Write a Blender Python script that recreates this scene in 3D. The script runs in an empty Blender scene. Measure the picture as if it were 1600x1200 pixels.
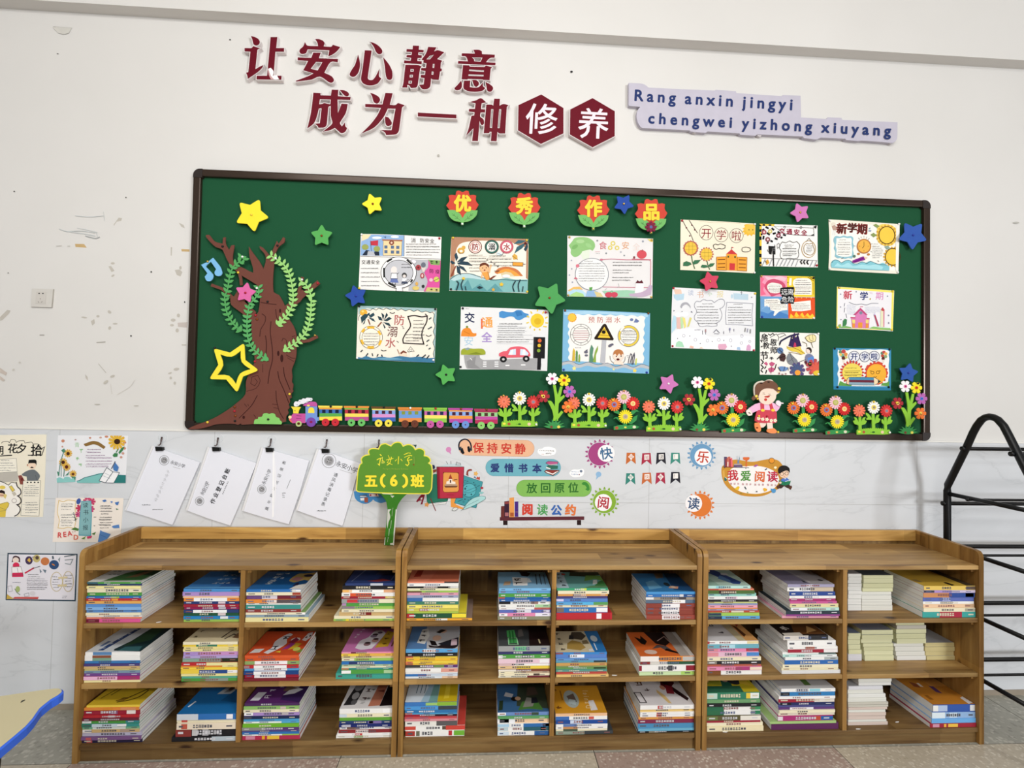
import bpy, bmesh, math, random, re
from mathutils import Vector, Matrix
from mathutils.geometry import tessellate_polygon

random.seed(7)
scn = bpy.context.scene
COL = scn.collection

# ---------------------------------------------------------------- camera
FPX = 766.8151                                   # focal length in pixels of the 1600 px frame
CAM = Vector((-0.38148571, -2.07508571, 1.27908571))
R_RIGHT = Vector((0.99824539, -0.05598104, 0.01929422))
R_DOWN = Vector((0.02048011, 0.02068807, -0.99957619))
R_FWD = Vector((0.05555815, 0.99821747, 0.02179827))
cd = bpy.data.cameras.new('camera')
cd.sensor_width = 36.0
cd.lens = FPX / 1600 * 36.0
cd.clip_start = 0.02
cam = bpy.data.objects.new('camera', cd)
COL.objects.link(cam)
m = Matrix((( R_RIGHT.x, -R_DOWN.x, -R_FWD.x, CAM.x),
            ( R_RIGHT.y, -R_DOWN.y, -R_FWD.y, CAM.y),
            ( R_RIGHT.z, -R_DOWN.z, -R_FWD.z, CAM.z),
            (0, 0, 0, 1)))
cam.matrix_world = m
scn.camera = cam

# ---------------------------------------------------------------- world, lamps, exposure
scn.view_settings.view_transform = 'Standard'
scn.view_settings.look = 'None'
scn.view_settings.gamma = 1.0
scn.view_settings.use_curve_mapping = False
scn.view_settings.exposure = -0.12
wd = bpy.data.worlds.new('world')
scn.world = wd
wd.use_nodes = True
wd.node_tree.nodes['Background'].inputs[0].default_value = (0.93, 0.96, 1.0, 1)
wd.node_tree.nodes['Background'].inputs[1].default_value = 0.28

def area(name, loc, target, sx, sy, power, col):
    l = bpy.data.lights.new(name, 'AREA')
    l.shape = 'RECTANGLE'; l.size = sx; l.size_y = sy
    l.energy = power; l.color = col
    o = bpy.data.objects.new(name, l)
    COL.objects.link(o)
    o.location = loc
    o.rotation_euler = (Vector(target) - Vector(loc)).to_track_quat('-Z', 'Y').to_euler()
    return o
area('window_light', (5.0, -8.0, 1.8), (0.0, 0, 1.45), 1.5, 1.1, 400, (0.96, 0.98, 1.0))
area('ceiling_lamp_near', (-0.5, -2.2, 3.2), (-0.5, -1.2, 0), 3.0, 0.5, 52, (1.0, 0.985, 0.955))
area('ceiling_lamp_far', (-1.3, -4.6, 3.2), (-1.0, -1.0, 1.0), 3.4, 0.6, 78, (1.0, 0.985, 0.955))

# ---------------------------------------------------------------- pixel <-> place
def W(u, v, y=0.0):
    d = R_RIGHT * ((u - 800) / FPX) + R_DOWN * ((v - 600) / FPX) + R_FWD
    t = (y - CAM.y) / d.y
    return CAM + d * t
def Zp(u, v, z):
    d = R_RIGHT * ((u - 800) / FPX) + R_DOWN * ((v - 600) / FPX) + R_FWD
    t = (z - CAM.z) / d.z
    return CAM + d * t
def proj(p):
    q = Vector(p) - CAM
    w = q.dot(R_FWD)
    return 800 + FPX * q.dot(R_RIGHT) / w, 600 + FPX * q.dot(R_DOWN) / w

# ---------------------------------------------------------------- materials
def lin(c):
    return c / 12.92 if c <= 0.04045 else ((c + 0.055) / 1.055) ** 2.4
def hexrgb(h):
    if len(h) == 3: h = ''.join(ch * 2 for ch in h)
    return tuple(lin(int(h[i:i + 2], 16) / 255) for i in (0, 2, 4))
MATS = {}
def mat(h, rough=0.6, metal=0.0, var=0.06, scale=25.0, name=None):
    key = (h, rough, metal)
    if key in MATS: return MATS[key]
    m = bpy.data.materials.new(name or 'paint_' + h)
    m.use_nodes = True
    nt = m.node_tree; b = nt.nodes['Principled BSDF']
    r, g, bl = hexrgb(h)
    n = nt.nodes.new('ShaderNodeTexNoise'); n.inputs['Scale'].default_value = scale
    n.inputs['Detail'].default_value = 2
    tc = nt.nodes.new('ShaderNodeTexCoord')
    nt.links.new(tc.outputs['Object'], n.inputs['Vector'])
    mx = nt.nodes.new('ShaderNodeMix'); mx.data_type = 'RGBA'
    mx.inputs[6].default_value = (r * (1 - var), g * (1 - var), bl * (1 - var), 1)
    mx.inputs[7].default_value = (min(1, r * (1 + var)), min(1, g * (1 + var)), min(1, bl * (1 + var)), 1)
    nt.links.new(n.outputs['Fac'], mx.inputs[0])
    nt.links.new(mx.outputs[2], b.inputs['Base Color'])
    b.inputs['Roughness'].default_value = rough
    b.inputs['Metallic'].default_value = metal
    b.inputs['Specular IOR Level'].default_value = 0.12 if rough >= 0.5 else 0.3
    MATS[key] = m
    return m

def nodes_of(name, rough):
    m = bpy.data.materials.new(name); m.use_nodes = True
    nt = m.node_tree; b = nt.nodes['Principled BSDF']
    b.inputs['Roughness'].default_value = rough
    b.inputs['Specular IOR Level'].default_value = 0.3
    return m, nt, b
def ramp(nt, stops):
    r = nt.nodes.new('ShaderNodeValToRGB')
    e = r.color_ramp.elements
    e[0].position = stops[0][0]; e[0].color = (*stops[0][1], 1)
    e[1].position = stops[-1][0]; e[1].color = (*stops[-1][1], 1)
    for p, c in stops[1:-1]:
        x = e.new(p); x.color = (*c, 1)
    return r
def mixc(nt, mode, fac, a=None, b=None):
    mx = nt.nodes.new('ShaderNodeMix'); mx.data_type = 'RGBA'; mx.blend_type = mode
    if isinstance(fac, (int, float)): mx.inputs[0].default_value = fac
    else: nt.links.new(fac, mx.inputs[0])
    for s, i in ((a, 6), (b, 7)):
        if s is None: continue
        if isinstance(s, tuple): mx.inputs[i].default_value = (*s, 1)
        else: nt.links.new(s, mx.inputs[i])
    return mx.outputs[2]
def mathn(nt, op, a, b=None):
    n = nt.nodes.new('ShaderNodeMath'); n.operation = op
    for s, i in ((a, 0), (b, 1)):
        if s is None: continue
        if isinstance(s, (int, float)): n.inputs[i].default_value = s
        else: nt.links.new(s, n.inputs[i])
    return n.outputs[0]

def wood(name, axis, tint=(1, 1, 1)):
    """pine boards: staves along one axis, grain, a few knots"""
    m, nt, b = nodes_of(name, 0.42)
    geo = nt.nodes.new('ShaderNodeNewGeometry')
    sep = nt.nodes.new('ShaderNodeSeparateXYZ')
    nt.links.new(geo.outputs['Position'], sep.inputs[0])
    X, Y, Z = sep.outputs
    L = {'x': X, 'y': Y, 'z': Z}[axis]
    others = [s for k, s in (('x', X), ('y', Y), ('z', Z)) if k != axis]
    comb = nt.nodes.new('ShaderNodeCombineXYZ')
    nt.links.new(mathn(nt, 'MULTIPLY', L, 2.2), comb.inputs[0])
    nt.links.new(mathn(nt, 'MULTIPLY', others[0], 26), comb.inputs[1])
    nt.links.new(mathn(nt, 'MULTIPLY', others[1], 26), comb.inputs[2])
    n1 = nt.nodes.new('ShaderNodeTexNoise'); n1.inputs['Scale'].default_value = 1.6
    n1.inputs['Detail'].default_value = 5; n1.inputs['Distortion'].default_value = 0.6
    nt.links.new(comb.outputs[0], n1.inputs['Vector'])
    g = ramp(nt, [(0.28, (0.215, 0.118, 0.040)), (0.42, (0.36, 0.218, 0.078)), (0.58, (0.43, 0.275, 0.103)), (0.75, (0.53, 0.365, 0.15))])
    nt.links.new(n1.outputs['Fac'], g.inputs[0])
    # staves
    wsum = mathn(nt, 'ADD', mathn(nt, 'MULTIPLY', others[0], 16), mathn(nt, 'MULTIPLY', others[1], 13))
    fl = mathn(nt, 'FLOOR', wsum)
    lc = mathn(nt, 'FLOOR', mathn(nt, 'ADD', mathn(nt, 'MULTIPLY', L, 2.1), mathn(nt, 'MULTIPLY', fl, 0.37)))
    cc = nt.nodes.new('ShaderNodeCombineXYZ')
    nt.links.new(fl, cc.inputs[0]); nt.links.new(lc, cc.inputs[1])
    wn = nt.nodes.new('ShaderNodeTexWhiteNoise'); nt.links.new(cc.outputs[0], wn.inputs['Vector'])
    st = ramp(nt, [(0, (0.64, 0.60, 0.55)), (0.5, (0.94, 0.93, 0.91)), (1, (1.22, 1.20, 1.15))])
    nt.links.new(wn.outputs['Value'], st.inputs[0])
    c1 = mixc(nt, 'MULTIPLY', 1.0, g.outputs[0], st.outputs[0])
    # knots
    vo = nt.nodes.new('ShaderNodeTexVoronoi'); vo.inputs['Scale'].default_value = 1.0
    cv = nt.nodes.new('ShaderNodeCombineXYZ')
    nt.links.new(mathn(nt, 'MULTIPLY', L, 4.6), cv.inputs[0])
    nt.links.new(mathn(nt, 'MULTIPLY', others[0], 11), cv.inputs[1])
    nt.links.new(mathn(nt, 'MULTIPLY', others[1], 11), cv.inputs[2])
    nt.links.new(cv.outputs[0], vo.inputs['Vector'])
    kr = ramp(nt, [(0.06, (1, 1, 1)), (0.14, (0, 0, 0))])
    nt.links.new(vo.outputs['Distance'], kr.inputs[0])
    c2 = mixc(nt, 'MIX', kr.outputs[0], c1, (0.06, 0.025, 0.01))
    c3 = mixc(nt, 'MULTIPLY', 1.0, c2, tuple(tint))
    nt.links.new(c3, b.inputs['Base Color'])
    return m
WOOD_X = wood('pine_boards_lengthwise', 'x', (0.98, 0.96, 0.98))
WOOD_S = wood('pine_shelf_boards', 'x', (0.80, 0.76, 0.72))
WOOD_Z = wood('pine_boards_upright', 'z', (0.76, 0.65, 0.48))
WOOD_R = wood('pine_rail', 'x', (1.25, 1.14, 0.88))
WOOD_D = wood('pine_low_boards_shaded', 'x', (0.50, 0.47, 0.46))  # same pine, tinted darker to put the shade near the floor into colour
WOOD_B = wood('pine_back_panel_shaded', 'z', (0.50, 0.46, 0.42))  # dark tint paints in the shade at the rear of the bays

def wall_paint():
    m, nt, b = nodes_of('white_wall_paint', 0.75)
    geo = nt.nodes.new('ShaderNodeNewGeometry')
    n = nt.nodes.new('ShaderNodeTexNoise'); n.inputs['Scale'].default_value = 1.3; n.inputs['Detail'].default_value = 4
    nt.links.new(geo.outputs['Position'], n.inputs['Vector'])
    r = ramp(nt, [(0.3, (0.675, 0.662, 0.638)), (0.7, (0.715, 0.702, 0.680))])
    nt.links.new(n.outputs['Fac'], r.inputs[0])
    n2 = nt.nodes.new('ShaderNodeTexNoise'); n2.inputs['Scale'].default_value = 160; n2.inputs['Detail'].default_value = 2
    nt.links.new(geo.outputs['Position'], n2.inputs['Vector'])
    bp = nt.nodes.new('ShaderNodeBump'); bp.inputs['Strength'].default_value = 0.05; bp.inputs['Distance'].default_value = 0.002
    nt.links.new(n2.outputs['Fac'], bp.inputs['Height'])
    nt.links.new(bp.outputs[0], b.inputs['Normal'])
    nt.links.new(r.outputs[0], b.inputs['Base Color'])
    return m
def tile_marble(x0, z0, step):
    m, nt, b = nodes_of('marble_wall_tile', 0.22)
    geo = nt.nodes.new('ShaderNodeNewGeometry')
    sep = nt.nodes.new('ShaderNodeSeparateXYZ'); nt.links.new(geo.outputs['Position'], sep.inputs[0])
    n = nt.nodes.new('ShaderNodeTexNoise'); n.inputs['Scale'].default_value = 2.1; n.inputs['Detail'].default_value = 5
    n.inputs['Distortion'].default_value = 1.3
    mp = nt.nodes.new('ShaderNodeMapping'); mp.inputs['Rotation'].default_value = (0, 0.5, 0); mp.inputs['Scale'].default_value = (0.8, 1, 2.2)
    nt.links.new(geo.outputs['Position'], mp.inputs[0]); nt.links.new(mp.outputs[0], n.inputs['Vector'])
    v = mathn(nt, 'ABSOLUTE', mathn(nt, 'SUBTRACT', n.outputs['Fac'], 0.5))
    r = ramp(nt, [(0.0, (0.60, 0.62, 0.645)), (0.014, (0.655, 0.675, 0.70)), (0.2, (0.685, 0.705, 0.735))])
    nt.links.new(v, r.inputs[0])
    fx = mathn(nt, 'ABSOLUTE', mathn(nt, 'SUBTRACT', mathn(nt, 'FRACT', mathn(nt, 'DIVIDE', mathn(nt, 'SUBTRACT', sep.outputs[0], x0 - step * 0.5 - 20 * step), step)), 0.5))
    fz = mathn(nt, 'ABSOLUTE', mathn(nt, 'SUBTRACT', sep.outputs[2], z0))
    j = mathn(nt, 'MAXIMUM', mathn(nt, 'LESS_THAN', fx, 0.0022), mathn(nt, 'LESS_THAN', fz, 0.0013))
    c = mixc(nt, 'MIX', mathn(nt, 'MULTIPLY', j, 0.45), r.outputs[0], (0.33, 0.33, 0.33))
    nt.links.new(c, b.inputs['Base Color'])
    return m
def terrazzo(name, base, dark, light, sc=105):
    m, nt, b = nodes_of(name, 0.38)
    geo = nt.nodes.new('ShaderNodeNewGeometry')
    v = nt.nodes.new('ShaderNodeTexVoronoi'); v.inputs['Scale'].default_value = sc
    nt.links.new(geo.outputs['Position'], v.inputs['Vector'])
    sp = nt.nodes.new('ShaderNodeSeparateColor'); nt.links.new(v.outputs['Color'], sp.inputs[0])
    r = ramp(nt, [(0.0, dark), (0.3, base), (0.62, base), (0.86, light)])
    nt.links.new(sp.outputs[0], r.inputs[0])
    d = ramp(nt, [(0.38, (1, 1, 1)), (0.66, (0, 0, 0))]); nt.links.new(v.outputs['Distance'], d.inputs[0])
    n = nt.nodes.new('ShaderNodeTexNoise'); n.inputs['Scale'].default_value = 3; nt.links.new(geo.outputs['Position'], n.inputs['Vector'])
    c = mixc(nt, 'MIX', mathn(nt, 'MULTIPLY', d.outputs[0], 0.62), base, r.outputs[0])
    sh = ramp(nt, [(0.3, (0.86, 0.86, 0.86)), (0.7, (1.0, 1.0, 1.0))]); nt.links.new(n.outputs['Fac'], sh.inputs[0])
    c = mixc(nt, 'MULTIPLY', 1.0, c, sh.outputs[0])
    nt.links.new(c, b.inputs['Base Color'])
    return m
def page_mat(name, h, lines=900):
    m, nt, b = nodes_of(name, 0.8)
    geo = nt.nodes.new('ShaderNodeNewGeometry')
    sep = nt.nodes.new('ShaderNodeSeparateXYZ'); nt.links.new(geo.outputs['Position'], sep.inputs[0])
    cv = nt.nodes.new('ShaderNodeCombineXYZ')
    nt.links.new(mathn(nt, 'MULTIPLY', sep.outputs[2], lines), cv.inputs[2])
    nt.links.new(mathn(nt, 'MULTIPLY', sep.outputs[0], 3), cv.inputs[0])
    n = nt.nodes.new('ShaderNodeTexNoise'); n.inputs['Scale'].default_value = 1.0
    nt.links.new(cv.outputs[0], n.inputs['Vector'])
    c = hexrgb(h)
    r = ramp(nt, [(0.3, tuple(k * 0.80 for k in c)), (0.7, c)])
    nt.links.new(n.outputs['Fac'], r.inputs[0]); nt.links.new(r.outputs[0], b.inputs['Base Color'])
    return m
PAGES = page_mat('white_page_edges', 'F2F2EE')
def glass(name, rough=0.05, alpha=0.25):
    m, nt, b = nodes_of(name, rough)
    b.inputs['Base Color'].default_value = (0.9, 0.93, 0.95, 1)
    b.inputs['Alpha'].default_value = alpha
    return m

# ---------------------------------------------------------------- object helpers
def tag(o, label=None, cat=None, group=None, kind=None):
    if label: o['label'] = label
    if cat: o['category'] = cat
    if group: o['group'] = group
    if kind: o['kind'] = kind
    return o
def empty(name, loc, label=None, cat=None, group=None):
    o = bpy.data.objects.new(name, None)
    o.empty_display_size = 0.05
    COL.objects.link(o); o.location = loc
    return tag(o, label, cat, group)
def wloc(o):
    v = Vector(o.location); p = o.parent
    while p: v += Vector(p.location); p = p.parent
    return v
def link_mesh(name, verts, faces, mats, midx=None, parent=None, origin=None, smooth=False):
    vs = [Vector(v) for v in verts]
    if origin is None:
        n = len(vs)
        lo = Vector((min(v.x for v in vs), min(v.y for v in vs), min(v.z for v in vs)))
        hi = Vector((max(v.x for v in vs), max(v.y for v in vs), max(v.z for v in vs)))
        origin = Vector(((lo.x + hi.x) / 2, (lo.y + hi.y) / 2, lo.z))
    origin = Vector(origin)
    me = bpy.data.meshes.new(name)
    me.from_pydata([tuple(v - origin) for v in vs], [], faces)
    for mt in mats: me.materials.append(mt)
    if midx: me.polygons.foreach_set('material_index', midx)
    if smooth: me.polygons.foreach_set('use_smooth', [True] * len(me.polygons))
    me.update()
    o = bpy.data.objects.new(name, me)
    COL.objects.link(o)
    if parent:
        o.parent = parent; o.location = origin - wloc(parent)
    else:
        o.location = origin
    return o
def copy_tree(o, delta=(0, 0, 0), parent=None):
    c = o.copy(); COL.objects.link(c)
    c.parent = parent
    if parent is None: c.location = Vector(o.location) + Vector(delta)
    for ch in list(o.children): copy_tree(ch, parent=c)
    return c

class MB:
    """collects boxes and tubes into one mesh"""
    def __init__(s): s.v = []; s.f = []; s.m = []; s.mats = []
    def mi(s, mt):
        if mt not in s.mats: s.mats.append(mt)
        return s.mats.index(mt)
    def box(s, x0, x1, y0, y1, z0, z1, mt, bev=0.0):
        b = len(s.v); k = s.mi(mt)
        if bev <= 0:
            s.v += [(x0, y0, z0), (x1, y0, z0), (x1, y1, z0), (x0, y1, z0), (x0, y0, z1), (x1, y0, z1), (x1, y1, z1), (x0, y1, z1)]
            fs = [(0, 3, 2, 1), (4, 5, 6, 7), (0, 1, 5, 4), (1, 2, 6, 5), (2, 3, 7, 6), (3, 0, 4, 7)]
            s.f += [tuple(b + i for i in f) for f in fs]; s.m += [k] * 6
        else:
            bm = bmesh.new(); bmesh.ops.create_cube(bm, size=1)
            for v in bm.verts:
                v.co = ((x0 + x1) / 2 + v.co.x * (x1 - x0), (y0 + y1) / 2 + v.co.y * (y1 - y0), (z0 + z1) / 2 + v.co.z * (z1 - z0))
            bmesh.ops.bevel(bm, geom=bm.edges[:], offset=bev, segments=2, affect='EDGES', profile=0.7)
            s.bm(bm, mt)
        return s
    def bm(s, bm, mt):
        b = len(s.v); k = s.mi(mt)
        bm.verts.index_update()
        s.v += [tuple(v.co) for v in bm.verts]
        for f in bm.faces: s.f.append(tuple(b + v.index for v in f.verts)); s.m.append(k)
        bm.free(); return s
    def quad(s, pts, mt):
        b = len(s.v); s.v += [tuple(p) for p in pts]; s.f.append(tuple(range(b, b + len(pts)))); s.m.append(s.mi(mt)); return s
    def tube(s, pts, r, mt, n=10, cap=True):
        pts = [Vector(p) for p in pts]; k = s.mi(mt); b = len(s.v)
        for i, p in enumerate(pts):
            a = pts[max(0, i - 1)]; c = pts[min(len(pts) - 1, i + 1)]
            t = (c - a).normalized()
            up = Vector((0, 0, 1)) if abs(t.z) < 0.95 else Vector((1, 0, 0))
            e1 = t.cross(up).normalized(); e2 = t.cross(e1)
            rr = r if isinstance(r, (int, float)) else r[i]
            for j in range(n):
                q = p + (e1 * math.cos(2 * math.pi * j / n) + e2 * math.sin(2 * math.pi * j / n)) * rr
                s.v.append(tuple(q))
        for i in range(len(pts) - 1):
            for j in range(n):
                s.f.append((b + i * n + j, b + i * n + (j + 1) % n, b + (i + 1) * n + (j + 1) % n, b + (i + 1) * n + j)); s.m.append(k)
        if cap:
            s.f.append(tuple(b + j for j in range(n))[::-1]); s.f.append(tuple(b + (len(pts) - 1) * n + j for j in range(n))); s.m += [k, k]
        return s
    def build(s, name, parent=None, origin=None, smooth=False):
        return link_mesh(name, s.v, s.f, s.mats, s.m, parent, origin, smooth)

# ---------------------------------------------------------------- lettering
_fc = bpy.data.curves.new('lettering', 'FONT'); _fc.resolution_u = 3
_fo = bpy.data.objects.new('lettering', _fc)
GL = {}
def glyph(ch):
    key = ch
    if key in GL: return GL[key]
    _fc.body = ch
    me = bpy.data.meshes.new_from_object(_fo)
    vs = [(v.co.x, v.co.y) for v in me.vertices]; fs = [tuple(p.vertices) for p in me.polygons]
    bpy.data.meshes.remove(me)
    _fc.body = ch + ch
    m2 = bpy.data.meshes.new_from_object(_fo)
    _fc.body = ch; m1 = bpy.data.meshes.new_from_object(_fo)
    if len(m1.vertices):
        adv = max(v.co.x for v in m2.vertices) - max(v.co.x for v in m1.vertices)
    else: adv = 0.12
    bpy.data.meshes.remove(m1); bpy.data.meshes.remove(m2)
    GL[key] = (vs, fs, adv)
    return GL[key]

# ---------------------------------------------------------------- flat art
def offset_poly(pts, d):
    """grow a closed polygon by d (positive = outward)"""
    n = len(pts); A = sum(pts[i][0] * pts[(i + 1) % n][1] - pts[(i + 1) % n][0] * pts[i][1] for i in range(n))
    sg = 1 if A > 0 else -1; out = []
    for i in range(n):
        p0 = Vector(pts[i - 1]); p1 = Vector(pts[i]); p2 = Vector(pts[(i + 1) % n])
        a = (p1 - p0); c = (p2 - p1)
        if a.length < 1e-9 or c.length < 1e-9: out.append(tuple(p1)); continue
        a.normalize(); c.normalize()
        n1 = Vector((a.y, -a.x)) * sg; n2 = Vector((c.y, -c.x)) * sg
        b = n1 + n2
        if b.length < 1e-6: b = n1.copy()
        b.normalize()
        k = max(0.55, b.dot(n1))
        out.append(tuple(p1 + b * (d / k)))
    return out
def clip_poly(P, Q):
    A = sum(Q[i][0] * Q[(i + 1) % len(Q)][1] - Q[(i + 1) % len(Q)][0] * Q[i][1] for i in range(len(Q)))
    for i in range(len(Q)):
        a, b = Q[i], Q[(i + 1) % len(Q)]
        f = lambda p: ((b[0] - a[0]) * (p[1] - a[1]) - (b[1] - a[1]) * (p[0] - a[0])) * (1 if A > 0 else -1)
        out = []
        for j in range(len(P)):
            p, q = P[j - 1], P[j]; u, v = f(p), f(q)
            if (u >= 0) != (v >= 0):
                t = u / (u - v); out.append((p[0] + (q[0] - p[0]) * t, p[1] + (q[1] - p[1]) * t))
            if v >= 0: out.append(q)
        P = out
        if len(P) < 3: return []
    return P
class Raw(list): pass
def smooth(P, closed=True, k=3):
    """round off the gentle corners of an outline, keep the sharp ones"""
    P = [Vector(q) for q in P]; n = len(P); out = []
    def tan(i, other):
        if not closed and (i == 0 or i == n - 1): return other
        a = P[i] - P[i - 1]; b = P[(i + 1) % n] - P[i]
        if a.length < 1e-9 or b.length < 1e-9 or a.angle(b) > 1.08: return other
        m = (a + b) * 0.5; L = min(a.length, b.length, other.length)
        return m.normalized() * L if m.length > 1e-9 else other
    for i in range(n if closed else n - 1):
        p, q = P[i], P[(i + 1) % n]; d = q - p
        if d.length < 1e-9: continue
        m0, m1 = tan(i, d), tan((i + 1) % n, d)
        for j in range(k):
            t = j / k; t2, t3 = t * t, t * t * t
            v = p * (2 * t3 - 3 * t2 + 1) + m0 * (t3 - 2 * t2 + t) + q * (3 * t2 - 2 * t3) + m1 * (t3 - t2)
            out.append((v.x, v.y))
            if j == 0 and m0 == d and m1 == d: break
    if not closed: out.append(tuple(P[-1]))
    return out
EPS = 4e-5
class Art:
    """shapes given in photo pixels (through a crop), laid on a real plane y = const"""
    def __init__(s, crop=(0, 0, 1), y=0.0, mapper=None):
        s.crop = crop; s.y = y; s.v = []; s.f = []; s.m = []; s.mats = []; s.mapper = mapper; s.rough = 0.65; s.clip = None
    def at(s, crop): s.crop = crop; return s
    def px(s, p): return (s.crop[0] + p[0] / s.crop[2], s.crop[1] + p[1] / s.crop[2])
    def M(s, p, y):
        if s.mapper: return s.mapper(p[0], p[1], y)
        a = s.px(p); return tuple(W(a[0], a[1], y))
    def mi(s, c):
        mt = c if not isinstance(c, str) else mat(c, s.rough)
        if mt not in s.mats: s.mats.append(mt)
        return s.mats.index(mt)
    def poly(s, col, pts, th=0.0, holes=None, side=None):
        if not isinstance(pts, Raw) and len(pts) >= 7: pts = smooth(pts)
        if s.clip and not holes:
            pts = clip_poly(list(pts), s.clip)
            if len(pts) < 3: return s
        k = s.mi(col); ks = s.mi(side) if side else k
        yf = s.y - max(th, EPS)
        b = len(s.v)
        rings = [list(pts)] + [smooth(h) if len(h) >= 7 else list(h) for h in (holes or [])]
        if holes:
            tri = tessellate_polygon([[Vector((p[0], p[1], 0)) for p in r] for r in rings])
            for r in rings: s.v += [s.M(p, yf) for p in r]
            for t in tri: s.f.append(tuple(b + i for i in t)); s.m.append(k)
        else:
            s.v += [s.M(p, yf) for p in pts]
            s.f.append(tuple(range(b, b + len(pts)))); s.m.append(k)
        if th > 0:
            q = b
            for r in rings:
                n = len(r); e = len(s.v)
                f0 = q
                for i in range(n):
                    x, _, z = s.v[f0 + i]; 
                    if s.mapper: s.v.append(s.M(r[i], s.y))
                    else: s.v.append((x, s.y, z))
                for i in range(n):
                    s.f.append((f0 + i, f0 + (i + 1) % n, e + (i + 1) % n, e + i)); s.m.append(ks)
                q += n
        s.y = yf
        return s
    def ell(s, cx, cy, rx, ry, rot=0, n=None):
        n = n or (12 if max(rx, ry) < 14 else 20 if max(rx, ry) < 60 else 36)
        c, si = math.cos(math.radians(rot)), math.sin(math.radians(rot)); o = Raw()
        for i in range(n):
            a = 2 * math.pi * i / n; x = rx * math.cos(a); y = ry * math.sin(a)
            o.append((cx + x * c - y * si, cy + x * si + y * c))
        return o
    def line(s, col, w, pts, closed=False):
        if not isinstance(pts, Raw) and len(pts) >= 3: pts = smooth(pts, closed)
        pts = [Vector(p) for p in pts]; k = s.mi(col); s.y -= EPS; n = len(pts); b = len(s.v)
        for i, p in enumerate(pts):
            a = pts[i - 1] if (i > 0 or closed) else p; c = pts[(i + 1) % n] if (i < n - 1 or closed) else p
            d1 = (p - a); d2 = (c - p)
            if d1.length > 1e-9: d1.normalize()
            if d2.length > 1e-9: d2.normalize()
            t = d1 + d2
            if t.length < 1e-6: t = d1 if d1.length > 0 else d2
            if t.length < 1e-9: t = Vector((1, 0))
            t.normalize(); nn = Vector((-t.y, t.x))
            ref = d1 if d1.length > 0 else d2
            kk = max(0.5, abs(nn.dot(Vector((-ref.y, ref.x)))))
            s.v += [s.M(p + nn * (w / 2 / kk), s.y), s.M(p - nn * (w / 2 / kk), s.y)]
        for i in range(n if closed else n - 1):
            j = (i + 1) % n
            s.f.append((b + 2 * i, b + 2 * i + 1, b + 2 * j + 1, b + 2 * j)); s.m.append(k)
        return s
    def glyphs(s, col, size, pos, rot, off):
        k = s.mi(col); s.y -= EPS; c, si = math.cos(math.radians(rot)), math.sin(math.radians(rot))
        for ch, x, y, ox, oy in pos:
            vs, fs, _ = glyph(ch)
            n = 1 if off < 0.01 else 6 if off < 0.03 else 10
            for j in range(n):                                      # weight: copies of the stroke around itself
                dx, dy = (0, 0) if n == 1 else (off * math.cos(2 * math.pi * j / n), off * math.sin(2 * math.pi * j / n))
                b = len(s.v); s.y -= 7e-6
                for gx, gy in vs:
                    ax = (gx + dx - ox) * size; ay = -(gy + dy - oy) * size
                    s.v.append(s.M((x + ax * c - ay * si, y + ax * si + ay * c), s.y))
                for f in fs: s.f.append(tuple(b + i for i in f)); s.m.append(k)
        return s
    def cjk(s, col, size, x0, y0, x1, y1, rot, text, off=0.012):
        n = len(text); pos = []
        for i, ch in enumerate(text):
            t = i / (n - 1) if n > 1 else 0
            ox = 0.5 if ord(ch) > 0x2000 else glyph(ch)[2] / 2
            pos.append((ch, x0 + (x1 - x0) * t, y0 + (y1 - y0) * t, ox, 0.38 if ord(ch) > 0x2000 else 0.35))
        return s.glyphs(col, size, pos, rot, off)
    def latin(s, col, size, x0, y0, x1, y1, text, off=0.02):
        L = math.hypot(x1 - x0, y1 - y0); adv = [glyph(c)[2] * size for c in text]
        ex = (L - sum(adv)) / max(1, len(text) - 1); pos = []; t = 0
        for c, a in zip(text, adv):
            if c != ' ': pos.append((c, x0 + (x1 - x0) * t / L, y0 + (y1 - y0) * t / L, 0, 0))
            t += a + ex
        return s.glyphs(col, size, pos, math.degrees(math.atan2(y1 - y0, x1 - x0)), off)
    def hand(s, col, x0, y0, x1, y1, n):
        """rows of small illegible handwriting"""
        k = s.mi(col); s.y -= EPS; rg = random.Random(int(x0 * 7 + y0 * 3 + n))
        dy = (y1 - y0) / max(1, n); hh = min(dy * 0.42, 9)
        for i in range(n):
            y = y0 + dy * (i + 0.5); x = x0 + rg.uniform(0, 6); xe = x1 - (rg.uniform(0, 0.35) * (x1 - x0) if i in (0, n - 1) else rg.uniform(0, 8))
            while x < xe:
                w = rg.uniform(3.5, 7.5); h = hh * rg.uniform(0.35, 0.7); yy = y + rg.uniform(-1, 1)
                b = len(s.v)
                s.v += [s.M(q, s.y) for q in ((x, yy - h / 2), (x + w, yy - h / 2), (x + w, yy + h / 2), (x, yy + h / 2))]
                s.f.append((b, b + 1, b + 2, b + 3)); s.m.append(k)
                x += w + rg.uniform(1.2, 3.2)
        return s
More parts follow.
